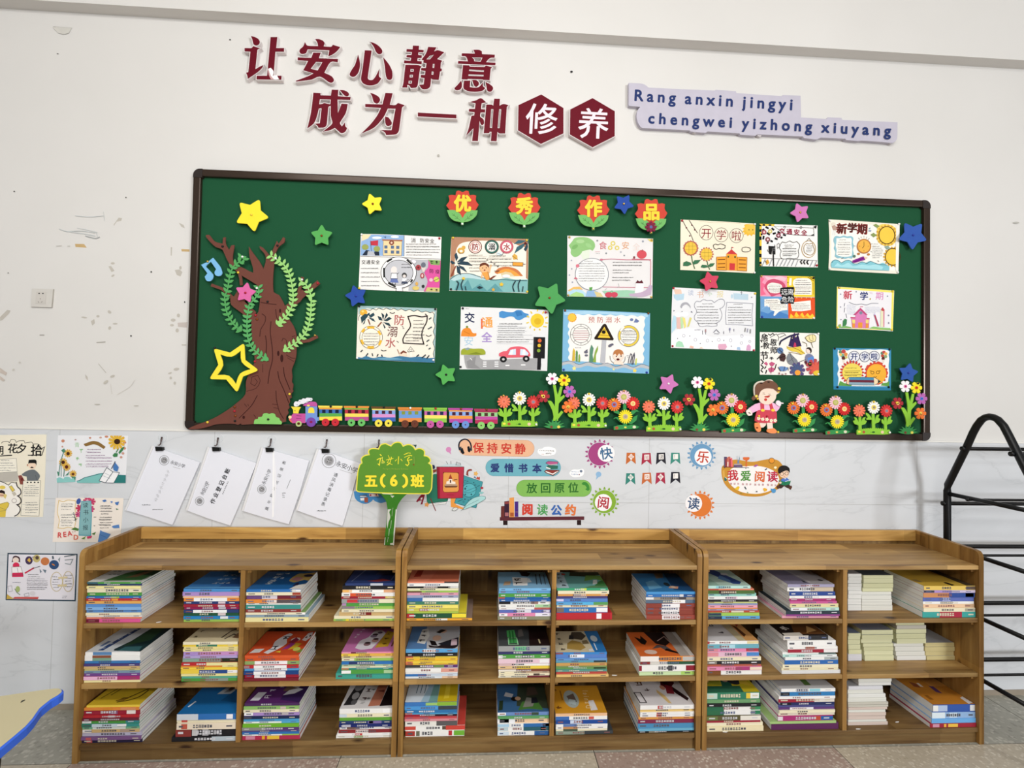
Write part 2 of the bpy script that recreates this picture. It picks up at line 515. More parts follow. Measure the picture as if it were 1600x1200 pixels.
    def strokes(s, col, size, x0, y0, x1, y1, n):
        """lettering too small or worn to read: a few brush strokes per character"""
        rg = random.Random(int(x0 * 13 + y0 * 7 + n)); w = size * 0.11; h = size * 0.4
        for i in range(n):
            t = i / (n - 1) if n > 1 else 0; cx = x0 + (x1 - x0) * t; cy = y0 + (y1 - y0) * t
            for j in range(rg.randint(2, 3)):
                y = cy + h * rg.uniform(-0.9, 0.9); s.line(col, w, [(cx - h * rg.uniform(0.5, 1), y), (cx + h * rg.uniform(0.5, 1), y + h * rg.uniform(-0.2, 0.2))])
            for j in range(rg.randint(1, 2)):
                x = cx + h * rg.uniform(-0.6, 0.6); s.line(col, w, [(x, cy - h * rg.uniform(0.4, 1)), (x + h * rg.uniform(-0.5, 0.5), cy + h * rg.uniform(0.4, 1))])
        return s
    def star(s, cx, cy, r, ang, inner=0.56, tip=0.3):
        o = Raw()
        for i in range(5):
            a = math.radians(ang + 72 * i); b2 = math.radians(ang + 72 * i + 36); am = math.radians(ang + 72 * i - 36)
            T = Vector((math.cos(a), math.sin(a))) * r; I0 = Vector((math.cos(am), math.sin(am))) * r * inner; I1 = Vector((math.cos(b2), math.sin(b2))) * r * inner
            p = T + (I0 - T) * tip; q = T + (I1 - T) * tip
            for w in (0, 0.25, 0.5, 0.75, 1):
                z = p * (1 - w) ** 2 + T * 2 * w * (1 - w) + q * w * w
                o.append((cx + z.x, cy + z.y))
            o.append((cx + I1.x, cy + I1.y))
        return o
    def daisy(s, cx, cy, r, n, fat=1.0):
        o = Raw()
        for i in range(n):
            a0 = 2 * math.pi * i / n; h = math.pi / n
            for da, rr in ((-h, 0.45), (-h * 0.75 * fat, 0.86), (-h * 0.35, 0.99), (h * 0.35, 0.99), (h * 0.75 * fat, 0.86)):
                o.append((cx + r * rr * math.cos(a0 + da), cy + r * rr * math.sin(a0 + da)))
        return o
    def draw(s, text):
        for ln in text.strip().split('\n'):
            ln = ln.strip()
            if not ln: continue
            for cmd in ln.split(';'):
                tk = cmd.replace(',', ' ').split()
                if not tk: continue
                c, col = tk[0], tk[1]
                if c in 'tbT':
                    v = [float(x) for x in tk[2:8]]
                    s.cjk(col, v[0], v[1], v[2], v[3], v[4], v[5], ' '.join(tk[8:]), {'t': 0.008, 'b': 0.022, 'T': 0.045}[c]); continue
                if c in 'wW':
                    v = [float(x) for x in tk[2:7]]
                    s.latin(col, *v, ' '.join(tk[7:]), 0.03 if c == 'W' else 0.01); continue
                v = [float(x) for x in tk[2:]]
                pr = lambda a: [(a[i], a[i + 1]) for i in range(0, len(a) - 1, 2)]
                if c == 'p': s.poly(col, pr(v))
                elif c == 'P': s.poly(col, pr(v[1:]), v[0])
                elif c == 'e': s.poly(col, s.ell(*v))
                elif c == 'E': s.poly(col, s.ell(*v[1:]), v[0])
                elif c == 'E': s.poly(col, s.ell(*v[1:]), v[0])
                elif c == 'q': s.poly(col, [(v[0], v[1]), (v[2], v[1]), (v[2], v[3]), (v[0], v[3])])
                elif c == 'l': s.line(col, v[0], pr(v[1:]))
                elif c == 'c': s.line(col, v[0], pr(v[1:]), True)
                elif c == 'r': s.line(col, v[4], s.ell(*v[:4]), True)
                elif c == 'k': s.strokes(col, *v[:5], int(v[5]))
                elif c == 'h': s.hand(col, *v[:4], int(v[4]))
                elif c == 's': s.poly(col, s.star(*v))
                elif c == 'd': s.poly(col, s.daisy(v[0], v[1], v[2], int(v[3])))
                else: raise ValueError(cmd)
        return s
    def build(s, name, parent=None, origin=None):
        return link_mesh(name, s.v, s.f, s.mats, s.m, parent, origin)
def pts(t):
    v = [float(x) for x in t.replace(',', ' ').split()]
    return [(v[i], v[i + 1]) for i in range(0, len(v) - 1, 2)]
def conv(crop, t):
    return [(crop[0] + a / crop[2], crop[1] + b / crop[2]) for a, b in pts(t)]
PINCOL = {'gold': ('D8B25A', 0.3, 0.9), 'steel': ('C8C8C8', 0.3, 0.9), 'red': ('B02030', 0.4, 0), 'white': ('F0F0F0', 0.4, 0),
          'yellow': ('F0D040', 0.4, 0), 'black': ('181818', 0.4, 0), 'blue': ('2A3FA0', 0.4, 0), 'copper': ('8A4A20', 0.4, 0.6)}
def pin(px, py, yfront, kind, parent, yback=-0.0145):
    """a drawing pin: head on the front, shaft into the board"""
    c = PINCOL[kind]; mt = mat(c[0], c[1], c[2])
    p = W(px, py, yfront); b = MB()
    b.tube([(p.x, yback, p.z), (p.x, yfront - 0.001, p.z)], 0.0007, mat('B0B0B0', 0.3, 0.9), 6)
    b.tube([(p.x, yfront, p.z), (p.x, yfront - 0.0015, p.z), (p.x, yfront - 0.004, p.z), (p.x, yfront - 0.0048, p.z)], [0.0046, 0.0048, 0.0036, 0.0012], mt, 10)
    return b.build('push_pin', parent, smooth=True)

# ================================================================ the setting
def Wx(u, v, x):
    d = R_RIGHT * ((u - 800) / FPX) + R_DOWN * ((v - 600) / FPX) + R_FWD
    return CAM + d * ((x - CAM.x) / d.x)
TILE_TOP = 1.105
PAINT = wall_paint()
b = MB(); b.box(-4.2, 4.2, 0.0, 0.12, 0, 3.35, PAINT)
A = Art((0, 280, 3.157), -0.0002)
A.v, A.f, A.m, A.mats = b.v, b.f, b.m, b.mats
# tape residue, scratches and a scuff left on the paint
A.draw('''p C5A878 370,319 415,320 428,338 372,334; p C5A878 894,344 935,346 935,358 896,356
p BDB8AF 560,225 585,190 602,192 598,205 575,210 562,230; p BDB8AF 882,215 905,225 912,242 895,235; p BDB8AF 535,430 548,428 565,452 550,458
e BDB8AF 556,415 10 6; e BDB8AF 557,476 9 5 -30; p BDB8AF 842,335 849,335 847,378 842,376; p BDB8AF 862,448 885,445 900,458 890,480 872,472; e BDB8AF 890,437 6 9
p BDB8AF 0,680 35,645 52,648 45,662 12,695 0,698; e BDB8AF 415,682 15 4 8; p BDB8AF 448,700 465,690 468,710 455,722; e BDB8AF 483,676 8 6; e BDB8AF 540,655 10 7 40; e BDB8AF 568,713 12 4; e BDB8AF 541,734 7 9 20
p C4BBB5 876,708 925,705 922,732 878,728; e BDB8AF 854,695 12 8; e BDB8AF 848,720 10 6; e BDB8AF 880,672 8 9; e BDB8AF 874,746 8 10; p BDB8AF 896,815 918,815 918,821 896,820
p A8A49C 476,804 520,800 520,806 476,808; p 9A968E 195,767 219,767 219,771 195,771; l B8B4AC 3 485,910 523,955; p BDB8AF 420,962 432,975 434,995 422,980; e BDB8AF 555,972 12 6 -20; e BDB8AF 522,1001 14 7 -35; e BDB8AF 870,937 14 7 -10; e BDB8AF 838,957 10 4 -20; e BDB8AF 842,980 6 7; e BDB8AF 862,1006 6 8
p C4B9B0 0,930 35,955 28,968 0,955; p C4B9B0 0,970 25,990 15,998 0,988; e C8C4BC 97,904 6 5; e C8C4BC 66,940 7 5 -40; l CDC9C2 2 545,1010 552,1060; l CDC9C2 2 578,1062 640,1025 665,990
e B8B4AC 480,1111 15 3; e B8B4AC 672,1118 13 3; e 303030 746,457 4 4; e 202020 911,606 3 4; e 202020 646,773 4 4; e 404040 70,60 4 3; e 404040 40,462 3 2; e 404040 621,90 3 3
l BCC2C2 3 290,245 330,258 400,255 470,265; l C6CACA 4 330,258 420,270 470,280; l A0A4A4 4 420,280 470,292 492,285; l C8CCCC 3 370,180 440,186 510,180; l C0C4C4 3 476,265 480,285; l CACECE 3 380,240 440,252 480,262; l C2C6C6 2 510,160 515,205
l B4B0A8 2 276,330 305,328; l A8A49C 2 332,330 346,330''')
A.at((0, 0, 3.2)).draw('e 303030 1150,198 4 3; e 606060 288,268 5 2; p CFCDC6 262,135 358,138 345,165 320,172 290,165; l BEBCB6 2 265,132 358,140')
A.at((0, 0, 1)).draw('e 303030 893,112 2 1.6; e B0ACA4 685,243 2 2; e B8B6B0 1588,348 5 1.5')
wall = link_mesh('wall_back', A.v, A.f, A.mats, A.m); tag(wall, kind='structure')
jx = W(1014, 760, -0.01).x; jz = W(1014, 786, -0.01).z
b = MB(); b.box(-4.2, 4.2, -0.010, 0.0, 0.0, TILE_TOP, tile_marble(jx, jz, 0.60))
tag(b.build('wall_tiles'), kind='structure')
b = MB(); b.box(-4.2, 4.2, -0.013, 0.0, TILE_TOP, TILE_TOP + 0.007, mat('E6E4DF', 0.5), 0.002)
tag(b.build('trim_1'), kind='structure')
b = MB(); b.box(-4.2, 4.2, -0.014, -0.010, 0.0, 0.022, mat('9A8F80', 0.6))
tag(b.build('baseboard_back'), kind='structure')
b = MB(); b.box(-4.2, 4.2, -0.056, 0.0, 2.808, 3.32, PAINT)
tag(b.build('trim_2'), kind='structure')
b = MB(); b.box(-4.2, 4.2, -6.5, 0.12, 3.32, 3.42, mat('EDEBE6', 0.8))
tag(b.build('ceiling'), kind='structure')
T_PINK = terrazzo('terrazzo_pink', (0.42, 0.315, 0.265), (0.31, 0.21, 0.17), (0.80, 0.74, 0.65))
T_BEIGE = terrazzo('terrazzo_beige', (0.54, 0.475, 0.37), (0.40, 0.34, 0.25), (0.82, 0.77, 0.66))
T_GREY = terrazzo('terrazzo_grey', (0.38, 0.37, 0.315), (0.23, 0.23, 0.195), (0.62, 0.60, 0.52), 74)
JOINT = mat('4A463E', 0.8)
b = MB(); b.box(-4.2, 4.2, -6.5, 0.12, -0.06, -0.0012, JOINT)
fx = Zp(112, 1193, 0).x; st = (Zp(930, 1181, 0).x - fx) / 2
fy = -0.304
for i in range(-3, 6):
    xa, xb = fx + i * st + 0.0015, fx + (i + 1) * st - 0.0015
    b.box(max(xa, -4.2), min(xb, 4.2), fy + 0.0015, 0.0, -0.0012, 0, T_GREY)
    for r in range(7):
        ya, yb = fy - (r + 1) * st + 0.0015, fy - r * st - 0.0015
        mt = (T_PINK if i % 2 == 0 else T_BEIGE) if r % 2 == 0 else (T_BEIGE if i % 2 == 0 else T_PINK)
        b.box(max(xa, -4.2), min(xb, 4.2), max(ya, -6.5), yb, -0.0012, 0, mt)
tag(b.build('floor'), kind='structure')

# ================================================================ bookcases
CYB, CYF = -0.016, -0.306
PT = 0.018
SH = [0.467, 0.263, 0.058]          # shelf tops
TOPZ, HT = 0.666, 0.720
UNITS = [(-1.752, -0.665, 'low pine bookcase with the green class sign standing on its top'),
         (-0.661, 0.428, 'low pine bookcase in the middle of the row, below the pill-shaped stickers'),
         (0.433, 1.519, 'low pine bookcase beside the black metal rack')]
def side_panel(x0, x1, parent):
    prof = [(CYB, 0), (CYF, 0), (CYF, HT - 0.022), (CYF + 0.003, HT - 0.011), (CYF + 0.010, HT - 0.003), (CYF + 0.022, HT), (CYB, HT + 0.003)]
    n = len(prof)
    v = [(x0, p[0], p[1]) for p in prof] + [(x1, p[0], p[1]) for p in prof]
    f = [tuple(range(n)), tuple(range(2 * n - 1, n - 1, -1))] + [(i, n + i, n + (i + 1) % n, (i + 1) % n) for i in range(n)]
    o = link_mesh('side_panel', v, f, [WOOD_Z], None, parent)
    return o
for ui, (xl, xr, lab) in enumerate(UNITS):
    c = empty('bookcase', ((xl + xr) / 2, (CYB + CYF) / 2, 0), lab, 'bookcase', 'pine bookcases below the board')
    side_panel(xl, xl + PT, c); side_panel(xr - PT, xr, c)
    xi, xo = xl + PT, xr - PT; xm = (xl + xr) / 2
    ybk = -0.030 if ui != 1 else -0.040
    b = MB(); b.box(xi, xo, CYF + 0.002, ybk, TOPZ - 0.016, TOPZ, WOOD_X, 0.0025); b.build('top_board', c)
    b = MB(); b.box(xi, xo, CYB - 0.016, CYB, TOPZ + 0.012, HT + 0.003, WOOD_R, 0.002); b.build('back_rail', c)
    b = MB(); b.box(xi, xo, CYB - 0.010, CYB, 0.02, TOPZ + 0.011, WOOD_B); b.build('back_panel', c)
    b = MB(); b.box(xm - 0.008, xm + 0.008, CYF + 0.004, CYB - 0.010, SH[2] + 0.0005, TOPZ - 0.0165, WOOD_Z, 0.001); b.build('divider', c)
    for s in SH[:2]:
        for (a0, a1) in ((xi, xm - 0.0085), (xm + 0.0085, xo)):
            b = MB(); b.box(a0, a1, CYF + 0.005, CYB - 0.0105, s - 0.016, s, WOOD_S, 0.002); b.build('shelf', c)
    b = MB(); b.box(xi, xo, CYF + 0.005, CYB - 0.0105, SH[2] - 0.016, SH[2], WOOD_D, 0.002); b.build('shelf', c)
    b = MB(); b.box(xi, xo, CYF + 0.012, CYF + 0.028, 0.0, SH[2] - 0.0165, WOOD_D, 0.001); b.build('plinth', c)
    for s in [TOPZ] + SH[:2]:
        for a0 in (xi, xm - 0.022, xm + 0.0085, xo - 0.0135):
            b = MB(); b.box(a0, a0 + 0.0135, CYF + 0.018, CYF + 0.06, s - 0.030, s - 0.0165, WOOD_Z, 0.002); b.build('cleat', c)

# ================================================================ black metal rack
XR = W(1481, 800, -0.10).x
BLK = mat('0C0D10', 0.35, 0.0)
c5 = (1440, 640, 5.456)
path = [Wx(*p, XR) for p in conv(c5, '219,1110 219,690 223,645 300,490 385,318 440,195 470,140 510,88 545,67 580,60 615,67 650,85 700,140 745,225 800,335 873,480')]
y0r = path[0].y
path = [Vector((XR, y0r, 0.0))] + path
yc = path[10].y
zb = path[3].z; yfr = 2 * yc - y0r
path += [Vector((XR, yfr, zb + 0.02)), Vector((XR, yfr - 0.004, zb - 0.01)), Vector((XR, yfr, 0.0))]
rack = empty('storage_rack', (XR, yc, 0), 'black tubular metal rack standing beside the pine bookcases against the wall', 'rack')
for dx in (0.0, 1.3):
    b = MB(); b.tube([p + Vector((dx, 0, 0)) for p in path], 0.0132, BLK, 14); b.build('end_frame', rack, smooth=True)
def xbar(p, r):
    b = MB(); b.tube([p + Vector((-0.016, 0, 0)), p + Vector((1.316, 0, 0))], r, BLK, 10)
    b.tube([p + Vector((-0.022, 0, 0)), p + Vector((-0.012, 0, 0))], r * 1.25, BLK, 10); b.build('crossbar', rack, smooth=True)
def sbar(z):
    for dx in (0.0, 1.3):
        b = MB(); b.tube([Vector((XR + dx, y0r, z)), Vector((XR + dx, yfr, z))], 0.0085, BLK, 10); b.build('side_bar', rack, smooth=True)
xbar(Wx(*conv(c5, '385,333')[0], XR), 0.0075); xbar(Wx(*conv(c5, '805,378')[0], XR), 0.0075)
xbar(Wx(*conv(c5, '219,800')[0], XR), 0.0078)
for (u, v) in ((1500, 775.3), (1539, 873), (1539, 969), (1539, 1065)):
    z = Wx(u, v, XR).z; sbar(z)
    if u > 1510: xbar(Vector((XR, y0r, z)), 0.0085)
    ym = y0r + (yfr - y0r) * 0.30
    xbar(Vector((XR, ym, z - 0.004)), 0.005)
for kx in (0.0, 1.3):
    for yy in (y0r, yfr):
        b = MB(); b.tube([Vector((XR + kx, yy, 0.0)), Vector((XR + kx, yy, 0.03))], 0.016, BLK, 12); b.build('foot_cap', rack)

# ================================================================ curvy table corner
TZ = 0.50
oc = conv((0, 1050, 8), '0,295 300,250 600,207 700,196 750,196 785,208 798,228 796,245 770,270 735,296 650,345 580,400 520,450 470,520 430,580 340,680 200,800 0,965')
top = [Zp(u, v, TZ) for u, v in oc]
top = [top[0] + Vector((-0.55, 0.02, 0))] + top + [top[-1] + Vector((-0.15, -0.16, 0)), top[-1] + Vector((-0.55, -0.30, 0))]
cx = sum(p.x for p in top) / len(top); cy = sum(p.y for p in top) / len(top)
tb = empty('school_table', (cx, cy, 0), 'pale wavy-edged classroom table with blue edging beside the bookcases', 'table')
n = len(top)
o2 = [Vector((p[0], p[1], 0)) for p in offset_poly([(p.x, p.y) for p in top], -0.004)]
b = MB()
v = [(p.x, p.y, TZ - 0.003) for p in top] + [(p.x, p.y, TZ) for p in o2] + [(p.x, p.y, TZ - 0.021) for p in top] + [(p.x, p.y, TZ - 0.024) for p in o2]
f = []
for i in range(n):
    j = (i + 1) % n
    f += [(i, j, n + j, n + i), (2 * n + i, 2 * n + j, j, i), (3 * n + i, 3 * n + j, 2 * n + j, 2 * n + i)]
f.append(tuple(range(3 * n, 4 * n)))
link_mesh('edge_band', v, f, [mat('3A6AE0', 0.4)], None, tb)
b = Art((0, 1050, 8), 0)
b.v = [(p.x, p.y, TZ + 0.0003) for p in o2]; b.f = [tuple(range(n))]; b.m = [0]; b.mats = [mat('C2B894', 0.35, 0, 0.03, 8)]
k = len(b.v); b.v += [tuple(Zp(*p, TZ + 0.0005)) for p in conv((0, 1050, 8), '255,378 275,355 318,344 312,356 285,372 262,384')]
b.f.append(tuple(range(k, k + 6))); b.mats.append(mat('3A382E')); b.m.append(1)
b.build('tabletop', tb)
for lx, ly in ((-0.02, 0.0), (-0.42, 0.16), (-0.42, -0.22)):
    p0 = Zp(-4, 1168, TZ - 0.03)
    b = MB(); b.tube([(p0.x + lx, p0.y + ly, 0), (p0.x + lx, p0.y + ly, 0.40), (p0.x + lx, p0.y + ly, TZ - 0.0242)], [0.016, 0.02, 0.024], mat('15171C', 0.4), 14)
    b.build('leg', tb, smooth=True)

# ================================================================ raised wall lettering
MAROON = mat('660A1E', 0.5, 0, 0.03)
SIGNW = mat('DED6D6', 0.35)
T1, T2, T3, T4, T5, T6 = (370, 45, 9.412), (540, 55, 9.412), (700, 65, 13.33), (470, 130, 9.412), (640, 130, 9.412), (800, 135, 9.412)
CH = [
 (T1, 'first character of the upper red line, shaped with a peeling white patch low on it', [
  ('207,105 262,120 310,145 335,180 332,215 310,237 280,243 250,230 238,200 228,155',),
  ('115,283 215,283 240,255 340,285 302,310 272,595 330,560 388,535 370,575 300,640 160,735 155,690 137,645 170,630 200,335 115,330',),
  ('497,122 595,122 578,283 695,283 693,335 567,335 540,690 657,690 655,748 290,742 292,690 445,690',)]),
 (T1, 'second character of the upper red line, with a roof over a crossed figure', [
  ('1155,150 1210,152 1265,175 1290,210 1275,258 1385,265 1412,235 1520,268 1480,320 1420,370 1345,405 1360,315 1042,300 1020,350 985,368 945,365 922,338 930,300 975,260 1002,195 1040,248 1195,255 1185,205',),
  ('1125,350 1235,350 1205,432 1487,442 1484,490 1375,490 1285,645 1390,695 1425,740 1420,775 1385,793 1340,775 1220,700 1100,745 870,775 868,765 1040,700 1130,655 978,608 1050,470 895,462 895,420 1095,428', '1165,485 1260,488 1190,612 1085,588')]),
 (T2, 'heart-like red character of a hook and three drops, third in the upper line', [
  ('183,285 205,370 212,450 190,540 150,595 105,612 65,592 62,560 95,500 140,430',),
  ('283,222 383,225 325,620 345,655 400,655 450,590 495,498 490,600 525,635 480,700 420,730 340,737 270,715 232,670 228,610 250,480',),
  ('360,95 440,125 500,170 535,215 538,250 515,275 480,275 445,240 415,170',),
  ('553,325 605,385 650,450 685,530 688,610 675,645 645,655 610,640 590,580 575,450',)]),
 (T2, 'dense two-column red character, fourth in the upper line', [
  ('990,152 1080,155 1075,212 1148,218 1145,252 1070,250 1068,290 1120,295 1118,335 1060,335 1055,378 1120,385 1118,425 858,410 862,370 955,375 965,332 895,322 900,290 970,290 975,247 895,242 898,203 985,207',),
  ('880,435 1060,438 1120,460 1095,490 1060,735 1030,770 960,775 935,735 905,730 912,768 833,768 850,700', '955,497 1003,497 1000,535 952,535', '945,580 990,580 987,620 940,620', '928,668 978,670 970,712 925,710'),
  ('1215,172 1335,178 1300,240 1355,220 1450,250 1345,350 1425,375 1402,400 1395,490 1415,492 1412,530 1390,530 1370,655 1280,650 1258,632 1245,745 1210,785 1130,790 1080,728 1148,725 1160,630 1105,620 1108,583 1166,585 1174,525 1110,515 1112,482 1180,480 1190,412 1142,400 1148,368 1115,360 1180,270', '1240,300 1300,285 1240,355 1185,355', '1283,420 1308,420 1303,480 1278,480', '1268,530 1295,535 1290,585 1262,580')]),
 (T3, 'three-storey red character ending the upper line', [
  ('525,170 640,170 705,200 708,262 975,272 970,332 868,345 790,428 990,438 985,492 205,458 215,400 415,412 375,312 285,302 288,242 560,250 545,200', '495,325 720,330 680,420 545,410 545,370'),
  ('312,490 445,495 455,520 755,530 790,498 920,535 890,565 865,800 735,795 720,785 415,775 405,788 283,783', '445,578 750,595 745,630 438,612', '430,678 742,690 738,725 425,712'),
  ('272,812 290,870 285,950 245,1000 180,1012 138,990 140,960 200,900',),
  ('335,812 465,812 455,945 560,960 650,940 735,840 725,920 775,965 720,1020 600,1042 440,1035 340,990 320,930',),
  ('505,800 580,800 635,840 640,895 600,938 560,930 530,880',), ('780,840 860,880 930,940 935,990 900,1035 850,1040 815,1010 800,930',)]),
 (T4, 'first red character of the lower line, with a slashing right stroke', [
  ('185,138 290,145 288,178 442,182 455,95 552,98 545,190 733,203 727,245 540,240 545,440 600,300 690,305 660,440 575,580 605,635 650,575 655,630 680,660 655,710 600,735 555,705 500,655 430,690 322,712 440,620 465,575 440,480 440,330 405,350 380,610 340,650 260,655 240,620 205,597 280,590 305,365 265,370 235,490 190,590 95,665 140,480 165,320', '280,235 440,240 435,310 345,290 310,305 270,310'),
  ('572,100 640,105 695,135 708,165 690,190 650,185 615,150',)]),
 (T4, 'second red character of the lower line, with two drops and a long sweep', [
  ('1245,142 1350,148 1308,318 1392,322 1432,292 1527,325 1488,362 1445,690 1400,750 1255,762 1235,720 1175,688 1335,690 1392,375 1280,372 1215,500 1080,650 888,740 1020,610 1120,480 1180,362 948,350 948,305 1200,312',),
  ('1020,140 1090,165 1150,205 1165,250 1140,290 1105,297 1070,270 1050,200',), ('1240,490 1290,505 1335,570 1330,610 1280,630 1250,605 1240,550',)]),
 (T5, 'single red bar between two characters of the lower line', [('122,432 688,462 688,517 120,487',)]),
 (T5, 'red character beside the first hexagon, with two tall windows', [
  ('888,275 980,250 1050,220 1125,280 1060,295 1050,380 1112,385 1108,430 1045,430 1038,490 1085,530 1095,590 1070,618 1045,600 1030,550 1005,850 920,848 940,660 832,770 870,660 905,500 915,478 950,475 955,425 870,415 875,378 960,378 970,295',),
  ('1128,315 1205,315 1230,330 1245,228 1328,230 1322,330 1385,305 1455,325 1430,350 1405,738 1320,738 1292,712 1280,852 1195,850 1205,712 1178,712 1168,735 1090,735', '1200,380 1232,380 1212,660 1180,655', '1318,380 1348,382 1325,660 1295,660')]),
]
for crop, lab, polys in CH:
    g = crop[2] * 1.25
    body = Art(crop, 0.0); face = Art(crop, -0.020)
    for k, pl in enumerate(polys):
        r = [pts(t) for t in pl]
        body.y = 0.0
        body.poly(SIGNW, offset_poly(r[0], g), 0.020 - k * 0.00012, [offset_poly(h, -g) if 0 else offset_poly(h, -g * 0.8) for h in r[1:]])
        face.y = -0.0201
        face.poly(MAROON, r[0], 0.0008, r[1:])
    o = body.build('wall_character'); tag(o, lab, 'letter', 'raised red characters on the wall')
    if crop is T1 and 'peeling' in lab:
        face.y = -0.0212
        face.draw('p FAFAFA 460,590 497,572 540,625 530,690 590,685 620,742 545,742 500,690; p C8A0A0 455,600 462,590 502,692 547,745 500,740 470,680')
    face.build('face', o)
def hexsign(out, ch, cx, cy, size, lab):
    a = Art(T6, 0.0); a.poly(SIGNW, offset_poly(pts(out), 11), 0.020)
    o = a.build('hexagon_sign'); tag(o, lab, 'sign', 'hexagon signs at the end of the lower line')
    f = Art(T6, -0.0201); f.poly(MAROON, pts(out), 0.0008); f.build('face', o)
    t = Art(T6, -0.0210); t.cjk(mat('EADDE4', 0.4), size, cx, cy, cx, cy, 3, ch, 0.011); t.build('character', o)
hexsign('430,118 757,318 757,690 425,845 88,645 95,275', '修', 437, 478, 480, 'red hexagon sign beside the last raised character')
hexsign('1185,172 1512,365 1510,730 1185,895 850,705 858,338', '养', 1200, 545, 470, 'red hexagon sign beside the lilac plaque of blue letters')
PY = (950, 110, 3.333)
a = Art(PY, 0.0)
a.poly(mat('BFBBC9', 0.5), pts('108,65 170,68 195,76 215,90 555,105 560,101 665,108 670,118 905,134 910,128 1003,132 1005,245 1140,253 1145,244 1215,247 1222,258 1508,270 1507,345 1500,365 1480,378 1420,372 1320,366 1300,368 1240,362 1235,356 1110,350 1085,360 1020,352 1015,344 780,333 765,340 690,335 685,328 520,318 505,325 430,318 425,312 180,300 160,280 150,250 150,225 156,205 168,190 108,184'), 0.018)
a.latin('27376A', 82, 133, 157, 962, 206, 'Rang anxin jingyi', 0.03)
a.latin('27376A', 78, 208, 274, 1472, 340, 'chengwei yizhong xiuyang', 0.03)
o = a.build('pinyin_sign'); tag(o, 'pale lilac cut-out sign with two lines of blue letters', 'sign')
for p in ((445, 318), (780, 336), (1060, 352), (1460, 374)):
    w = W(PY[0] + p[0] / PY[2], PY[1] + p[1] / PY[2] + 1.5, 0)
    b = MB(); b.tube([(w.x, -0.0005, w.z), (w.x, -0.014, w.z)], 0.011, mat('C9C3C6', 0.5), 14); b.build('mounting_pad', o)

# ================================================================ wall socket
s = Art((40, 430, 17.14), 0.0)
s.poly(mat('D0CDC7', 0.3), pts('170,355 735,372 690,860 138,845'), 0.007, side=mat('B0ACA4', 0.3))
o = s.build('wall_socket'); tag(o, 'white five-hole power socket on the scuffed wall', 'socket')
s = Art((40, 430, 17.14), -0.0071)
s.draw('P CAC6C0 0.001 285,440 550,448 535,775 255,765'); s.build('socket_insert', o)
s = Art((40, 430, 17.14), -0.0083); s.draw('e 1A1A1A 362,488 22 14; e 1A1A1A 464,490 22 13; p 8A8680 385,615 405,620 402,650 386,645; p 77736C 330,700 345,700 362,735 350,740; p 8A8680 455,700 440,695 408,730 420,738')
s.build('socket_holes', o)

# ================================================================ green board
BX0, BX1, BZ0, BZ1 = -1.582, 1.571, 1.112, 2.174
FRM = mat('3A2E26', 0.24, 0.35, 0.08, 6)
bd = empty('display_board', (0, 0, BZ0), 'long green display board with a dark brown metal frame', 'board')
b = MB(); b.box(BX0 + 0.012, BX1 - 0.012, -0.014, 0.0, BZ0 + 0.012, BZ1 - 0.012, mat('1C5034', 0.8, 0, 0.03, 3)); b.build('panel', bd)
fw = 0.030
def rail(x0, x1, z0, z1):
    b = MB(); b.box(x0, x1, -0.028, 0.0, z0, z1, FRM, 0.005); b.build('frame_rail', bd)
rail(BX0 + 0.03, BX1 - 0.03, BZ1 - fw, BZ1); rail(BX0 + 0.03, BX1 - 0.03, BZ0, BZ0 + fw)
rail(BX0, BX0 + fw, BZ0 + 0.03, BZ1 - 0.03); rail(BX1 - fw, BX1, BZ0 + 0.03, BZ1 - 0.03)
CAPM = mat('2A2220', 0.4, 0.1)
for cx, cz, a0 in ((BX0, BZ0, 180), (BX1, BZ0, 270), (BX1, BZ1, 0), (BX0, BZ1, 90)):
    sx = 1 if cx < 0 else -1; sz = 1 if cz == BZ0 else -1; r = 0.026
    arc = [(cx + sx * r + r * math.cos(math.radians(a0 + t)), cz + sz * r + r * math.sin(math.radians(a0 + t))) for t in range(0, 91, 15)]
    end = 0.036
    poly = arc + [(arc[-1][0], cz + sz * end) if abs(arc[-1][0] - cx) < 1e-4 else (cx + sx * end, arc[-1][1])]
    poly += [(cx + sx * end, cz + sz * end)]
    poly += [(arc[0][0], cz + sz * end) if abs(arc[0][0] - cx) < 1e-4 else (cx + sx * end, arc[0][1])]
    n = len(poly)
    v = [(p[0], -0.0295, p[1]) for p in poly] + [(p[0], 0, p[1]) for p in poly]
    link_mesh('corner_cap', v, [tuple(range(n))] + [(i, (i + 1) % n, n + (i + 1) % n, n + i) for i in range(n)], [CAPM], None, bd)

C3, C4 = (290, 260, 5.715), (290, 460, 5.456)
FOAM = 0.004
YC = -0.0300                                   # back of the foam cut-outs (they stand off the board on their pins)

# ---------------------------------------------------------------- tree
BARK = mat('6E4238', 0.7, 0, 0.05)
tr = Art((0, 0, 1), YC)
def mixed(*a):
    o = []
    for c, t in a: o += conv(c, t)
    return o
tr.poly(BARK, mixed((C3, '490,905 605,950 600,900 570,800 565,715 600,770 660,850 695,915 715,850 710,790 665,735 660,712 690,725 730,770 755,800 790,720 815,665 830,690 860,650 870,630 888,640 880,680 830,720 800,790 790,880 780,1000 785,1120 835,1150'),
    (C4, '838,80 850,130 860,180 920,270 945,350 945,440 940,540 905,640 910,700 905,745 918,770 912,810 918,825 900,850 905,880 885,890 890,915 878,940 885,965 870,985 878,1010 858,1040 855,1085 830,1090 815,1100 800,1090 580,1105 480,1112 470,1100 445,1112 420,1103 330,1102 250,1110 180,1132 100,1148 40,1150 20,1146 60,1125 230,1060 350,990 430,930 510,850 515,740 560,640 590,560 570,420 560,220 620,150 635,20'),
    (C3, '660,1160 650,1080 590,1010 500,960')), FOAM)
ys = tr.y
